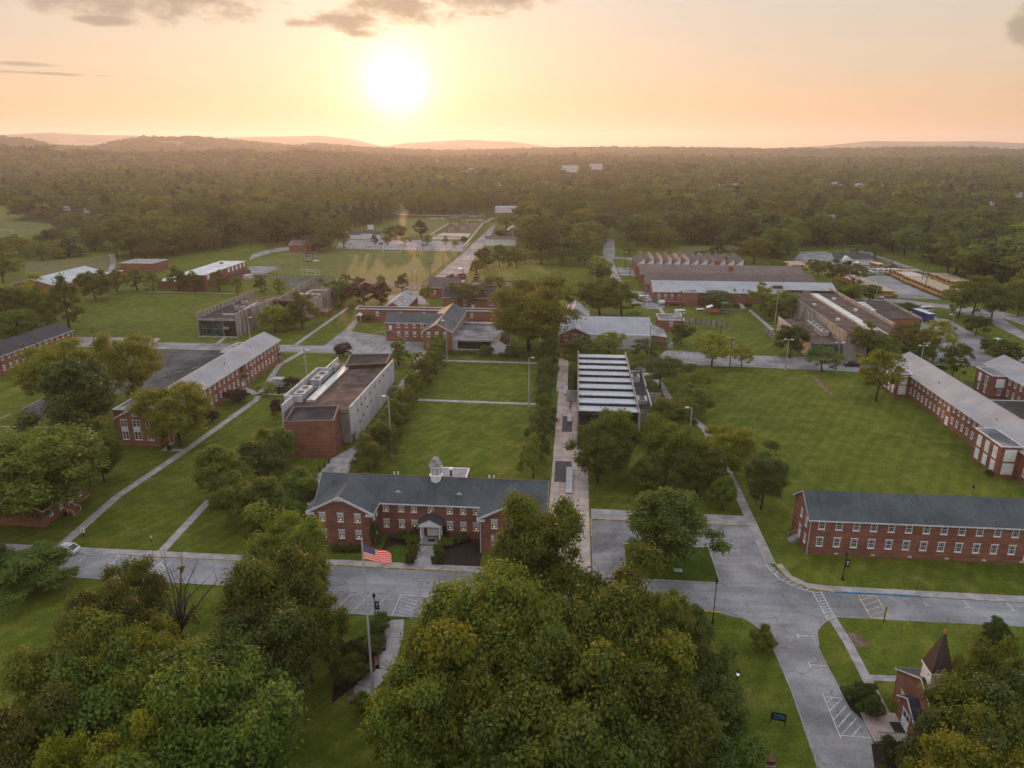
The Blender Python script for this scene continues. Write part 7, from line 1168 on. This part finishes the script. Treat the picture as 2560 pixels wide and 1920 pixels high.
def util_pole(c, a, b, z, label, arms=1, base=None, xf=None):
    x, y = base or at(c, a, b, z); r = thing('utility_pole', label, 'pole', (x, y, 0), .15, 'wooden utility poles'); MB().tube((0, 0, 0), (0, 0, z), .19, .12, 8).build('pole', WOODP, r)
    for i in range(arms): MB().box(-1.3, -.08, z-.6-i*.9, 1.3, .08, z-.42-i*.9).build('cross_arm', WOODP, r); ins = MB(); [ins.tube((q, 0, z-.42-i*.9), (q, 0, z-.2-i*.9), .05) for q in (-1.1, -.5, .5, 1.1)]; ins.build('insulator', STEEL, r)
    if xf: MB().tube((.35, 0, z-2.4), (.35, 0, z-1.3), .25, None, 8).build('transformer', STEEL, r)
    return (x, y, z)
util_pole('E', 790, 62, 10.5, 'utility pole on the lawn edge above dark lot', 2); util_pole('E', 200, 205, 9., 'utility pole left of transformers at west hall', 1); util_pole('E', 302, 178, 9., 'utility pole right of transformers at west hall', 1)
tb = thing('transformer_bank', 'three grey drum transformers hung before west hall wall', 'transformer', (*at('E', 275, 430), 0)); MB().box(-1.7, -.1, 4.6, 1.7, .1, 4.8).tube((-1.6, 0, 0), (-1.6, 0, 4.6), .08).tube((1.6, 0, 0), (1.6, 0, 4.6), .08).build('rack', STEEL, tb); [MB().tube((q, 0, 4.8), (q, 0, 6.1), .42, None, 10).build('drum', HVAC, tb) for q in (-1.1, 0, 1.1)]
PA = util_pole('T', 1500, 800, 9.5, 'utility pole beside right lot with warm lamp', 1, xf=1); PB = util_pole('T', 1340, 630, 8.5, 'utility pole on the playground lawn', 1); PC = util_pole('T', 815, 415, 8.5, 'pale utility pole behind brick link', 1); PD = util_pole('T', 300, 60, 9., 'utility pole beside white pickup', 1, xf=1); PE_ = util_pole('C', 983, 630, 9., 'utility pole beside service lane barrier', 1, xf=1); PF = util_pole('C', 345, 745, 9., 'utility pole on the grass field', 1, xf=1); util_pole('C', 1025, 720, 8., 'thin pole at the lane bend', 0); util_pole('C', 418, 800, 9., 'thin pole in front of giant centre tree', 0)
for c, a, b, z, l in (('U',1080,625,11,'floodlight pole on the playing field edge'),('U',1233,515,9,'pole along the far road, near one'),('U',990,340,8,'pole at the far lot edge, centre'),('U',1720,262,9,'pole on the right side of far road'),('U',268,125,10,'pole behind the white cottages, left'),('U',368,95,10,'pole behind the white cottages, middle'),('U',465,70,10,'pole behind the white cottages, right'),('U',1022,70,11,'lit pole at the far park'),('U',1705,25,13,'tall lit pole at the far road end'),('A',388,118,10,'pole in the left wood'),('A',1162,335,9,'pole above the left trees'),('A',2160,520,8,'pole beside the field lane'),('W',1302,50,12,'wooden mast standing behind depot'),('R',740,495,9,'pole standing between bus ranks'),('R',675,448,8,'pole behind the rear bus rank'),('R',185,300,9,'pole beside depot vans'),('W',440,350,9,'pole beside depot bus group'),('W',350,215,8,'pole at depot treeline'),('C',535,195,9,'pole in the wood behind field'),('C',212,225,9,'pole with lamp in the wood above store')): util_pole(c, a, b, z, l, 0 if z < 9.5 else 1)
WIRE = mat('power_wire', (.20, .15, .07), .6, .1, 1.); BWIRE = mat('dark_wire', (.05, .04, .03), .6, .1, 1.)
def wire(p, q, off, sag, label, m=WIRE, r=.018):
    pts = []
    for i in range(15): t = i/14; pts.append((p[0]+(q[0]-p[0])*t+off, p[1]+(q[1]-p[1])*t, p[2]-.3+(q[2]-p[2])*t-sag*4*t*(1-t)))
    tag(MB().path(pts, r, 4).build('power_line', m), label, 'cable', 'power lines on the playground lawn')
for i, o_ in enumerate((-1.1, -.4, .4, 1.1)): wire(PA, PB, o_, .8, ['first', 'second', 'third', 'fourth'][i]+' cable from the left between lot pole and lawn pole'); wire(PB, PC, o_, 1.6, ['first', 'second', 'third', 'fourth'][i]+' cable from the left between lawn pole and pale pole')
wire(PD, PE_, .4, 1.6, 'sagging cable between pickup pole and lane barrier pole')
def black_lamp(x, y, label, h=4.2, lit=False, banner=None):
    r = thing('street_lamp', label, 'lamp', (x, y, 0), 0., 'black post lamps'); MB().lathe([(.22, 0), (.22, .15), (.13, .3), (.1, .9), (.065, 1.), (.06, h-.5), (.1, h-.45)], 10).build('post', BLACK, r); MB().lathe([(.12, h-.45), (.22, h-.05), (.2, h)], 8).build('lantern_glass', LAMPON if lit else GLASS, r); MB().lathe([(.27, h), (.2, h+.12), (.05, h+.3), (.02, h+.45)], 8).build('lantern_cap', BLACK, r)
    if banner:
        MB().tube((0, 0, h-1.), (.7, 0, h-1.), .025).tube((0, 0, h-2.3), (.7, 0, h-2.3), .025).build('banner_arm', BLACK, r); b = MB().box(.08, -.012, h-2.28, .68, .012, h-1.02).build('banner', BANNER, r)
        e = MB(); 
        for zz in (h-1.45, h-1.9): e.lathe([(.0, -.016), (.13, -.016), (.13, -.02), (.09, -.02), (.0, -.02)], 12, 0).v
        em = MB().tube((.38, -.016, h-1.42), (.38, -.022, h-1.42), .16, None, 14).tube((.38, -.016, h-1.85), (.38, -.022, h-1.85), .12, None, 5); em.build('emblem', CARW, b)
BANNER = mat('banner_cloth', (.012, .03, .03), .8, .2, 2.)
black_lamp(20.8, 88.5, 'black lamp post standing at the front road south kerb', 7.0); black_lamp(20.8, 73.2, 'black lamp post with pale lantern on near lawn', 4.4, True); black_lamp(*at('J', 828, 1100), 'black lamp post with banner beside the flag walk', 4.6, False, 1); black_lamp(*at('L', 475, 575), 'black lamp post with banner before the brick hall', 4.6, False, 1)
# ------------------------------------------------------------------ flag
def flag():
    x, y = -23.35, 70.7; d = ray(*cp('J', 760, 530)); z = CAMH+d[2]*y/d[1]; r = thing('flagpole', 'tall grey flagpole with round finial before the main hall', 'flagpole', (x, y, 0)); MB().tube((0, 0, 0), (0, 0, z), .17, .09, 10).build('pole', CONCP, r); MB().lathe([(.0, z), (.12, z+.06), (.14, z+.15), (.1, z+.25), (0, z+.3)], 10).build('finial', STEEL, r, smooth=True); MB().lathe([(.5, 0), (.45, .2), (.2, .3)], 10).build('base_collar', CONC, r)
    def cloth(nm, c):
        m = bpy.data.materials.new(nm); m.use_nodes = True; nt = m.node_tree; nt.nodes.clear(); N = NT(nt); p = N.n('ShaderNodeBsdfDiffuse', {'Color': (*c, 1)}); t = N.n('ShaderNodeBsdfTranslucent', {'Color': (*c, 1)}); mx = N.n('ShaderNodeMixShader', {0: .45, 1: p.outputs[0], 2: t.outputs[0]}); o = N.n('ShaderNodeOutputMaterial'); nt.links.new(mx.outputs[0], o.inputs[0]); return m
    red, wht, blu = cloth('flag_red', (.55, .02, .035)), cloth('flag_white', (.62, .57, .54)), cloth('flag_blue', (.05, .05, .17))
    mb = MB(); nx, nz = 26, 13; Lf, Hf = 3.5, 2.1
    def P(i, j):
        u = i/nx; v = j/nz; w = .22*math.sin(u*7+v*1.6)*u+.1*math.sin(u*15+v*3)*u; return (.1+u*Lf*.93+.05*v, w-.35*u, z-.35-Hf*(1-v)*(1-.32*u)-u*.55*Lf*.52-.12*math.sin(u*6)*u)
    for i in range(nx):
        for j in range(nz): m = 2 if (i < nx*.4 and j >= 6) else (0 if j % 2 == 0 else 1); mb.quad(P(i, j), P(i+1, j), P(i+1, j+1), P(i, j+1), m)
    f = tag(mb.build('national_flag', [red, wht, blu], None, (x, y, 0)), 'red white and blue flag flying from the tall pole', 'flag')
    st = MB()
    for a in range(9):
        for b in range(6 if a % 2 == 0 else 5):
            i = .6+a*1.1; j = 6.6+(b+(.0 if a % 2 == 0 else .5))*1.12; p = Vector(P(i, j)); st.tube((p.x, p.y-.012, p.z), (p.x, p.y-.02, p.z), .045, None, 5)
    st.build('star_field', wht, f)
flag()
# ------------------------------------------------------------------ furniture and small things
def bench(x, y, rz, label):
    r = thing('park_bench', label, 'bench', (x, y, .05), rz, 'wooden benches on the flag walk')
    for i in range(4): MB().box(-.9, -.25+.13*i, .42, .9, -.15+.13*i, .46).build('seat_slat', WOODB, r)
    for i in range(3): MB().box(-.9, .27, .55+.15*i, .9, .31, .66+.15*i).build('back_slat', WOODB, r)
    for s in (-.8, .8): MB().box(s-.05, -.25, 0, s+.05, .3, .42).box(s-.05, .26, .42, s+.05, .34, 1.).build('leg', BLACK, r)
for c, a, b, rz, l in (('J', 885, 1265, -1.4, 'upper wooden bench beside the flag walk'), ('J', 833, 1380, -1.2, 'middle wooden bench beside the flag walk'), ('J', 662, 1625, -1.1, 'lower wooden bench left of the flag walk end')): bench(*at(c, a, b), rz, l)
for (x0, y0, x1, y1, l) in ((-.6, 126.6, .7, 138.2, 'long concrete bench slab on the near plaza'), (-.8, 165., .3, 170.4, 'short concrete bench slab beside the dining hall front'), (-2., 185.8, -1., 192.8, 'concrete bench slab on the far plaza')):
    r = thing('plaza_bench', l, 'bench', (x0, y0, .06)); MB().box(0, 0, .35, x1-x0, y1-y0, .55).build('seat_slab', CONCP, r); n = max(2, int((y1-y0)/3)); [MB().box(.2, .3+(y1-y0-1)*i/(n-1), 0, x1-x0-.2, .7+(y1-y0-1)*i/(n-1), .35).build('support', CONC, r) for i in range(n)]
def planter(x, y, l): r = thing('planter_pot', l, 'planter', (x, y, .05)); MB().lathe([(.25, 0), (.35, .45), (.38, .5), (.3, .5)], 10).build('pot', CONC, r); me = leaf_mesh('plant', np.array([[0, 0, .7]]), np.array([.35]), 60, .16, RNG); me.materials.append(LEAF); obj('plant', me, r)
planter(-.1, 178.6, 'far planter pot beside dining hall wall'); planter(-.2, 175.2, 'near planter pot beside dining hall wall'); planter(-25.2, 105.2, 'planter pot left of the portico walk'); planter(-21.1, 105.3, 'planter pot right of the portico walk')
UMB = mat('dark_umbrella', (.02, .022, .05), .8, .2, 3.)
def cafe(x, y, l):
    r = thing('cafe_table', l, 'table', (x, y, .05), random.uniform(0, 3), 'round tables with folded umbrellas'); MB().lathe([(0, .72), (.55, .72), (.55, .76), (0, .77)], 14).tube((0, 0, 0), (0, 0, .72), .05).build('table_top', STEEL, r); MB().tube((0, 0, .7), (0, 0, 2.5), .025).build('umbrella_pole', BLACK, r); MB().lathe([(.16, 1.3), (.22, 1.5), (.12, 2.2), (.03, 2.6)], 8).build('folded_umbrella', UMB, r)
    for i in range(4): a = i*math.pi/2+.4; MB().lathe([(0, .44), (.22, .44), (.22, .47), (0, .48)], 10, 0, (math.cos(a)*.95, math.sin(a)*.95)).tube((math.cos(a)*.95, math.sin(a)*.95, 0), (math.cos(a)*.95, math.sin(a)*.95, .44), .04).build('stool', STEEL, r)
for c, a, b, l in (('N', 355, 185, 'round table with folded umbrella nearest library brick end'), ('N', 290, 235, 'middle round table with umbrella behind hall roof'), ('N', 225, 300, 'round table with umbrella at the hall left corner'), ('F', 1392, 352, 'far round table with umbrella beside pear trees'), ('F', 1380, 380, 'second round table with umbrella beside pear trees'), ('F', 1350, 412, 'near round table with umbrella beside pear trees')): cafe(*at(c, a, b), l)
def goal(c, a, b, w, h, rz, l):
    x, y = at(c, a, b); r = thing('soccer_goal', l, 'goal', (x, y, 0), rz); q = MB(); q.path([(-w/2, 0, 0), (-w/2, 0, h), (w/2, 0, h), (w/2, 0, 0)], .09); q.build('goal_frame', WHITE, r); q = MB(); [q.path([(s*w/2, 0, h), (s*w/2, 1.2, h), (s*w/2, 2.2, 0), (s*w/2, 0, 0)], .05) for s in (-1, 1)]; q.path([(-w/2, 2.2, 0), (w/2, 2.2, 0)], .05); q.build('rear_stay', WHITE, r)
goal('B', 470, 825, 9.5, 3., 0, 'large white goal frame on near end of playing field'); goal('B', 475, 826, 4.6, 2.2, 0, 'small white goal inside the large near goal'); goal('B', 1175, 618, 11.5, 3.4, math.pi, 'white goal frame at the far end of playing field'); goal('A', 40, 465, 11, 3., .1, 'white goal on the sports field at left edge')
def sign(x, y, w, h, z, m, l, face=None, rz=0., name='sign', text=None):
    r = thing(name, l, 'sign', (x, y, 0), rz); MB().box(-w/2, -.04, z, w/2, .04, z+h).build('board', m, r); [MB().box(q-.05, -.05, 0, q+.05, .05, z+h*.9).build('leg', BLACK, r) for q in ((-w/2, w/2) if w > .8 else (0,))]
    if face: MB().box(-w*.32, -.05, z+h*.55, w*.2, -.042, z+h*.8).tube((w*.28, -.045, z+h*.5), (w*.28, -.055, z+h*.5), h*.24, None, 6).box(-w*.32, -.05, z+h*.2, w*.1, -.042, z+h*.38).build('emblem', face, r)
sign(*at('K', 1530, 1405), 1.6, 1.1, .5, BANNER, 'dark teal sign board on two legs on near lawn', CARB, -.2, 'lawn_sign'); sign(*at('I', 512, 252), .7, .9, .9, WHITE, 'small white sign on left lawn beside dorm walk'); sign(*at('I', 925, 278), .35, .5, .6, WHITE, 'small white marker beside the lawn walk'); sign(*at('L', 712, 820), .5, .7, 1.9, YEL, 'yellow road sign on thin post at the front road', None, .5, 'road_sign'); sign(*at('U', 905, 962), 2.2, 1.7, 8.6, CONCP, 'tall scoreboard panel at the playing field corner', None, .1, 'scoreboard'); sign(*at('L', 903, 625), .12, 1.6, .3, STEEL, 'thin grey marker post before the brick hall', None, 0, 'marker_post')
def small_box(name, l, cat, x, y, w, d, h, m, top=None):
    r = thing(name, l, cat, (x, y, 0)); MB().box(-w/2, -d/2, .1, w/2, d/2, h).build('cabinet', m, r); MB().box(-w/2-.05, -d/2-.05, h, w/2+.05, d/2+.05, h+.1).build('lid', top or m, r); MB().box(-w/2-.1, -d/2-.1, 0, w/2+.1, d/2+.1, .1).build('pad', CONC, r); MB().box(-.03, -d/2-.02, .2, .03, -d/2, h-.1).build('door_seam', HVACD, r)
small_box('utility_cabinet', 'grey twin utility cabinet on lawn left of library', 'cabinet', *at('F', 200, 565), 3., 2.2, 2.1, HVAC); small_box('utility_box', 'low brown utility box on the near lawn', 'box', *at('K', 1478, 1622), .9, 1.3, .6, CARR); small_box('ground_hatch', 'flat grey hatch on the grass island', 'hatch', *at('K', 955, 527), 1.2, .7, .2, CONCP); small_box('litter_bin', 'black bin at the dormitory walk corner', 'bin', *at('E', 1465, 1128), .7, .6, 1.1, BLACK); small_box('transformer_box', 'white-topped equipment box beside white-roofed hall', 'box', *at('Q', 830, 205), 3.2, 5., 2., CONCP); small_box('white_shed_box', 'tiny white hut below the pine belt', 'hut', *at('U', 400, 248), 4., 4., 4., WHITE, SHDARK)
MB_ = MB()
def fence():
    a, b, c_ = at('T', 810, 590), at('T', 1050, 600), at('T', 1450, 668); r = thing('board_fence', 'weathered grey board fence across the playground lawn', 'fence', (a[0], a[1], 0)); pts = [a, b, c_]
    for (p, q) in zip(pts[:-1], pts[1:]):
        L = math.dist(p, q); n = int(L/.32); dx, dy = (q[0]-p[0])/L, (q[1]-p[1])/L
        for i in range(n): x = p[0]-a[0]+dx*L*(i+.5)/n; y = p[1]-a[1]+dy*L*(i+.5)/n; m = bd if (i % 7) else bd2; obj('board', m, r, (x, y, 0), math.atan2(dy, dx))
bd = MB().box(-.14, -.02, 0, .14, .02, 1.9).mesh('board', CONCW); bd2 = MB().box(-.15, -.07, 0, .15, .07, 2.05).mesh('board', WOODP)
fence()
def fpost(c, pts, n, l, h=1., gr=None):
    P = [at(c, *p) for p in pts]; ln = [math.dist(p, q) for p, q in zip(P[:-1], P[1:])]; T_ = sum(ln); r = thing('post_and_rail_fence', l, 'fence', (*P[0], 0)); me = MB().box(-.08, -.08, 0, .08, .08, h).mesh('post', WOODP)
    for i in range(n):
        t = T_*i/(n-1); k = 0
        while k < len(ln)-1 and t > ln[k]: t -= ln[k]; k += 1
        f = min(1, t/ln[k]); obj('post', me, r, (P[k][0]+(P[k+1][0]-P[k][0])*f-P[0][0], P[k][1]+(P[k+1][1]-P[k][1])*f-P[0][1], 0))
fpost('B', [(1450, 900), (1590, 770), (1720, 670), (1770, 640)], 34, 'dark post fence between playing field and far road', 1.3); fpost('B', [(130, 800), (240, 745), (280, 740)], 9, 'post fence at the left of playing field', 1.2); fpost('B', [(120, 815), (380, 845), (720, 850)], 16, 'post fence along the near edge of playing field', 1.1); fpost('U', [(0, 462), (580, 468), (1180, 490), (1460, 485)], 40, 'post fence along the far edge of playing field', 1.3)
def playground():
    x, y = at('T', 1215, 470); r = thing('play_structure', 'red climbing frame on the playground lawn', 'playground', (x, y, 0)); q = MB(); [q.tube((a, b, 0), (a, b, 2.8), .09) for a in (-2.2, 0, 2.2) for b in (-1.6, 1.6)]; q.build('post', REDP, r); MB().box(-2.3, -1.7, 1.2, 2.3, 1.7, 1.35).build('deck', REDP, r); MB().add([(-2.4, -1.8, 2.8), (0, -1.8, 3.6), (0, 1.8, 3.6), (-2.4, 1.8, 2.8)], [(0, 1, 2, 3)]).build('awning', CARW, r); MB().add([(2.3, -.5, 1.3), (2.3, .5, 1.3), (5.2, .5, .3), (5.2, -.5, .3), (2.3, -.5, 1.2), (2.3, .5, 1.2), (5.2, .5, .2), (5.2, -.5, .2)], [(0,1,2,3),(7,6,5,4),(0,4,5,1),(1,5,6,2),(2,6,7,3),(3,7,4,0)]).build('slide', CARR, r)
    x, y = at('T', 1380, 465); r = thing('play_tower', 'dark green play tower with flat roof on playground', 'playground', (x, y, 0)); q = MB(); [q.tube((a, b, 0), (a, b, 4.4), .09) for a in (-1., 1.) for b in (-1., 1.)]; q.build('post', GREEND, r); MB().box(-1.1, -1.1, 1.4, 1.1, 1.1, 1.5).build('deck', BLACK, r); MB().box(-1.4, -1.4, 4.4, 1.4, 1.4, 4.5).build('roof', GREEND, r)
    for a, b, w, l in ((1430, 495, 5.5, 'low timber edging beam on playground, right'), (1290, 480, 3.5, 'low red beam between play structures')): x, y = at('T', a, b); r = thing('timber_beam', l, 'beam', (x, y, 0), .1); MB().box(-w/2, -.15, 0, w/2, .15, .3).build('beam', WOODB, r); MB().box(-w/2, -.3, 0, -w/2+.2, .3, .2).build('stake', WOODP, r)
    x, y = at('T', 690, 355); r = thing('red_container', 'long dark red tank in the workshop yard', 'tank', (x, y, 0)); MB().tube((-4, 0, 1.2), (4, 0, 1.2), 1.1, None, 12).build('drum', CARR, r, smooth=False); [MB().box(q-.3, -1, 0, q+.3, 1, .8).build('saddle', CONC, r) for q in (-2.5, 2.5)]
    x, y = at('T', 1050, 425); r = thing('white_tarp_table', 'white covered table on the playground lawn', 'table', (x, y, 0), .3); MB().box(-1.6, -.9, .7, 1.6, .9, .8).build('top', RWHITE, r); [MB().box(q-.05, -.7, 0, q+.05, .7, .7).build('leg', STEEL, r) for q in (-1.3, 1.3)]
    x, y = at('T', 770, 465); r = thing('white_bin', 'white storage bin behind brick link', 'bin', (x, y, 0), .1); MB().box(-2., -.9, 0, 2., .9, 1.5).build('box', RWHITE, r); MB().box(-2.05, -.95, 1.5, 2.05, .95, 1.6).build('lid', WHITE, r)
playground()
# ------------------------------------------------------------------ terraced garden pavilions in the far park
def pavilion(c, a, b, w, h, l):
    x, y = at(c, a, b); r = thing('garden_pavilion', l, 'pavilion', (x, y, 0), .1, 'pavilions of the terraced garden'); q = MB(); e = h*.6; q.add([(-w, -w*.8, e), (w, -w*.8, e), (w, w*.8, e), (-w, w*.8, e), (-w*.2, 0, h), (w*.2, 0, h)], [(0, 1, 5, 4), (1, 2, 5), (2, 3, 4, 5), (3, 0, 4)]); q.build('roof', SHBROWN, r); [MB().box(s*w*.8-.2, t*w*.6-.2, 0, s*w*.8+.2, t*w*.6+.2, e).build('post', WOODB, r) for s in (-1, 1) for t in (-1, 1)]; MB().box(-w*.7, -w*.5, 0, w*.7, w*.5, .9).build('counter', PLAZA, r)
for a in ((1330, 270, 4.5, 6, 'pavilion lowest left in the terraced garden'), (1470, 250, 4.5, 6, 'pavilion lowest right in the terraced garden'), (1365, 190, 5., 9, 'taller pavilion at upper left of garden'), (1480, 150, 5., 7, 'pavilion at the top middle of garden'), (1680, 150, 5., 7, 'pavilion at the top right of garden')): pavilion('U', *a)
tag(MB().box(-7, -.6, 4., 7, .6, 4.5).box(-6.5, -.3, 0, -6, .3, 4).box(6, -.3, 0, 6.5, .3, 4).build('garden_pergola', CONCP, None, (*at('U', 1595, 195), 0)), 'pale flat pergola at the top of terraced garden', 'pergola')
gw = MB()
for a, b in (((1085, 325), (1310, 185)), ((1465, 470), (1690, 195)), ((1690, 195), (1815, 130)), ((1110, 330), (1480, 350))):
    p, q = at('U', *a), at('U', *b); d = Vector((q[0]-p[0], q[1]-p[1], 0)).normalized(); n = Vector((-d.y, d.x, 0))*.5; gw.prism([(p[0]-n.x, p[1]-n.y), (q[0]-n.x, q[1]-n.y), (q[0]+n.x, q[1]+n.y), (p[0]+n.x, p[1]+n.y)], 0, 1.3)
tag(gw.build('garden_wall', PLAZA), 'pale stepped walls bounding the terraced garden', 'wall'); sheet('garden_court', PLAZA, .012, [('U', 1130, 320), ('U', 1240, 285), ('U', 1560, 295), ('U', 1500, 360), ('U', 1100, 360)]); sheet('garden_terrace', GRAVEL, .011, [('U', 1240, 270), ('U', 1320, 190), ('U', 1700, 170), ('U', 1600, 280)])
# ------------------------------------------------------------------ houses among the far trees
def far_house(px, py, w, l, roof=TIN):
    x, y, h = house_spot(px, py)
    d = proj(x, y, h)[2]; W_ = w*d/FPX; r = thing('far_house', l, 'house', (x, y, h), random.uniform(-.6, .6), 'pale houses scattered in the far woods'); z = min(9., max(3.6, W_*.45)); D2 = W_*.55
    MB().box(-W_/2, -D2/2, 0, W_/2, D2/2, z).add([(-W_/2, -D2/2, z), (-W_/2, D2/2, z), (-W_/2, 0, z+D2*.3)], [(2, 1, 0)]).add([(W_/2, -D2/2, z), (W_/2, D2/2, z), (W_/2, 0, z+D2*.3)], [(0, 1, 2)]).build('wall', WHITE, r)
    q = MB(); q.quad((-W_/2-.4, -D2/2-.4, z-.1), (W_/2+.4, -D2/2-.4, z-.1), (W_/2+.4, 0, z+D2*.3+.1), (-W_/2-.4, 0, z+D2*.3+.1)); q.quad((-W_/2-.4, 0, z+D2*.3+.1), (W_/2+.4, 0, z+D2*.3+.1), (W_/2+.4, D2/2+.4, z-.1), (-W_/2-.4, D2/2+.4, z-.1)); q.build('roof', roof, r)
    n = max(2, int(W_/4)); [MB().box(-W_/2+W_*(i+.5)/n-.6, -D2/2-.03, z-2.2, -W_/2+W_*(i+.5)/n+.6, -D2/2+.02, z-1.).build('window', GLASS, r) for i in range(n)]
for a in HS: far_house(*a)
dr = MB(); p0, p1 = gp(1418, 450), gp(1442, 477); dr.flat([(p0[0]-4, p0[1]), (p0[0]+4, p0[1]), (p1[0]+4, p1[1]), (p1[0]-4, p1[1])], .6); tag(dr.build('distant_road', ASPHO), kind='structure')
# ------------------------------------------------------------------ person on the lawn
def person():
    x, y = at('H', 1765, 1488); bm = bpy.data.meshes.new('body'); J = {'pelvis': (0, 0, .95), 'spine': (0, 0, 1.2), 'chest': (0, .0, 1.4), 'neck': (0, 0, 1.53), 'head': (0, -.02, 1.68), 'top': (0, -.02, 1.8), 'ls': (-.19, 0, 1.44), 'le': (-.25, -.02, 1.16), 'lw': (-.14, -.22, 1.12), 'rs': (.19, 0, 1.44), 're': (.25, -.02, 1.16), 'rw': (.12, -.22, 1.14), 'lh': (-.1, 0, .92), 'lk': (-.12, -.02, .5), 'la': (-.13, .02, .09), 'lt': (-.13, -.15, .05), 'rh': (.1, 0, .92), 'rk': (.12, -.02, .5), 'ra': (.13, .02, .09), 'rt': (.13, -.15, .05)}
    K = list(J); E = [('pelvis','spine'),('spine','chest'),('chest','neck'),('neck','head'),('head','top'),('chest','ls'),('ls','le'),('le','lw'),('chest','rs'),('rs','re'),('re','rw'),('pelvis','lh'),('lh','lk'),('lk','la'),('la','lt'),('pelvis','rh'),('rh','rk'),('rk','ra'),('ra','rt')]
    RD = {'pelvis': .15, 'spine': .14, 'chest': .16, 'neck': .06, 'head': .1, 'top': .07, 'ls': .075, 'rs': .075, 'le': .05, 're': .05, 'lw': .04, 'rw': .04, 'lh': .11, 'rh': .11, 'lk': .07, 'rk': .07, 'la': .05, 'ra': .05, 'lt': .04, 'rt': .04}
    bm.from_pydata([J[k] for k in K], [(K.index(a), K.index(b)) for a, b in E], []); m = bpy.data.materials.new('person_clothing'); m.use_nodes = True; nt = m.node_tree; nt.nodes.clear(); N = NT(nt); z = N.n('ShaderNodeSeparateXYZ', {0: N.n('ShaderNodeTexCoord').outputs['Object']}).outputs[2]
    c = N.mix(N.mr(z, 1.555, 1.56), (.02, .02, .022, 1), (.35, .2, .13, 1)); c = N.mix(N.mr(z, .98, .985), (.26, .14, .07, 1), c); c = N.mix(N.mr(z, .55, .555), (.38, .22, .14, 1), c); c = N.mix(N.mr(z, .1, .105), (.03, .03, .03, 1), c); c = N.mix(N.mr(z, 1.74, 1.745), c, (.02, .015, .01, 1)); p = N.n('ShaderNodeBsdfPrincipled', {'Base Color': c, 'Roughness': .8}); o_ = N.n('ShaderNodeOutputMaterial'); nt.links.new(p.outputs[0], o_.inputs[0]); bm.materials.append(m)
    r = tag(obj('person', bm, None, (x, y, 0), .3), 'person in black shirt and tan shorts standing alone on great lawn', 'person'); md = r.modifiers.new('skin', 'SKIN'); sv = bm.skin_vertices
    if not sv: bm.attributes
    import bmesh as _b
    b_ = _b.new(); b_.from_mesh(bm); lay = b_.verts.layers.skin.verify(); b_.verts.ensure_lookup_table()
    for i, k in enumerate(K): b_.verts[i][lay].radius = (RD[k], RD[k]*.8); b_.verts[i][lay].use_root = k == 'pelvis'
    b_.to_mesh(bm); b_.free(); r.modifiers.new('sub', 'SUBSURF').levels = 1; r.modifiers['sub'].render_levels = 1
    cn = thing('remote_controller', 'small dark controller held by the person on the lawn', 'controller', (x, y, 0), .3); MB().box(-.11, -.34, 1.1, .11, -.24, 1.16).build('case', BLACK, cn); MB().box(-.08, -.335, 1.16, .08, -.32, 1.24).build('screen', GLASS, cn)
person()
# ------------------------------------------------------------------ evening haze
def haze():
    mb = MB().box(-13200, -13200, -25, 13200, 13200, 300); o = tag(mb.build('haze', None), 'thin warm evening haze filling the valley air', 'haze', kind='stuff')
    m = bpy.data.materials.new('haze_air'); m.use_nodes = True; nt = m.node_tree; nt.nodes.clear(); N = NT(nt)
    v = N.n('ShaderNodeVolumePrincipled', {'Color': (.90, .88, .88, 1), 'Density': HAZE_D, 'Anisotropy': .5}); out = N.n('ShaderNodeOutputMaterial'); nt.links.new(v.outputs[0], out.inputs['Volume'])
    o.data.materials.clear(); o.data.materials.append(m); m.cycles.homogeneous_volume = True if hasattr(m.cycles, 'homogeneous_volume') else None
HAZE_D = 1e-4
haze()
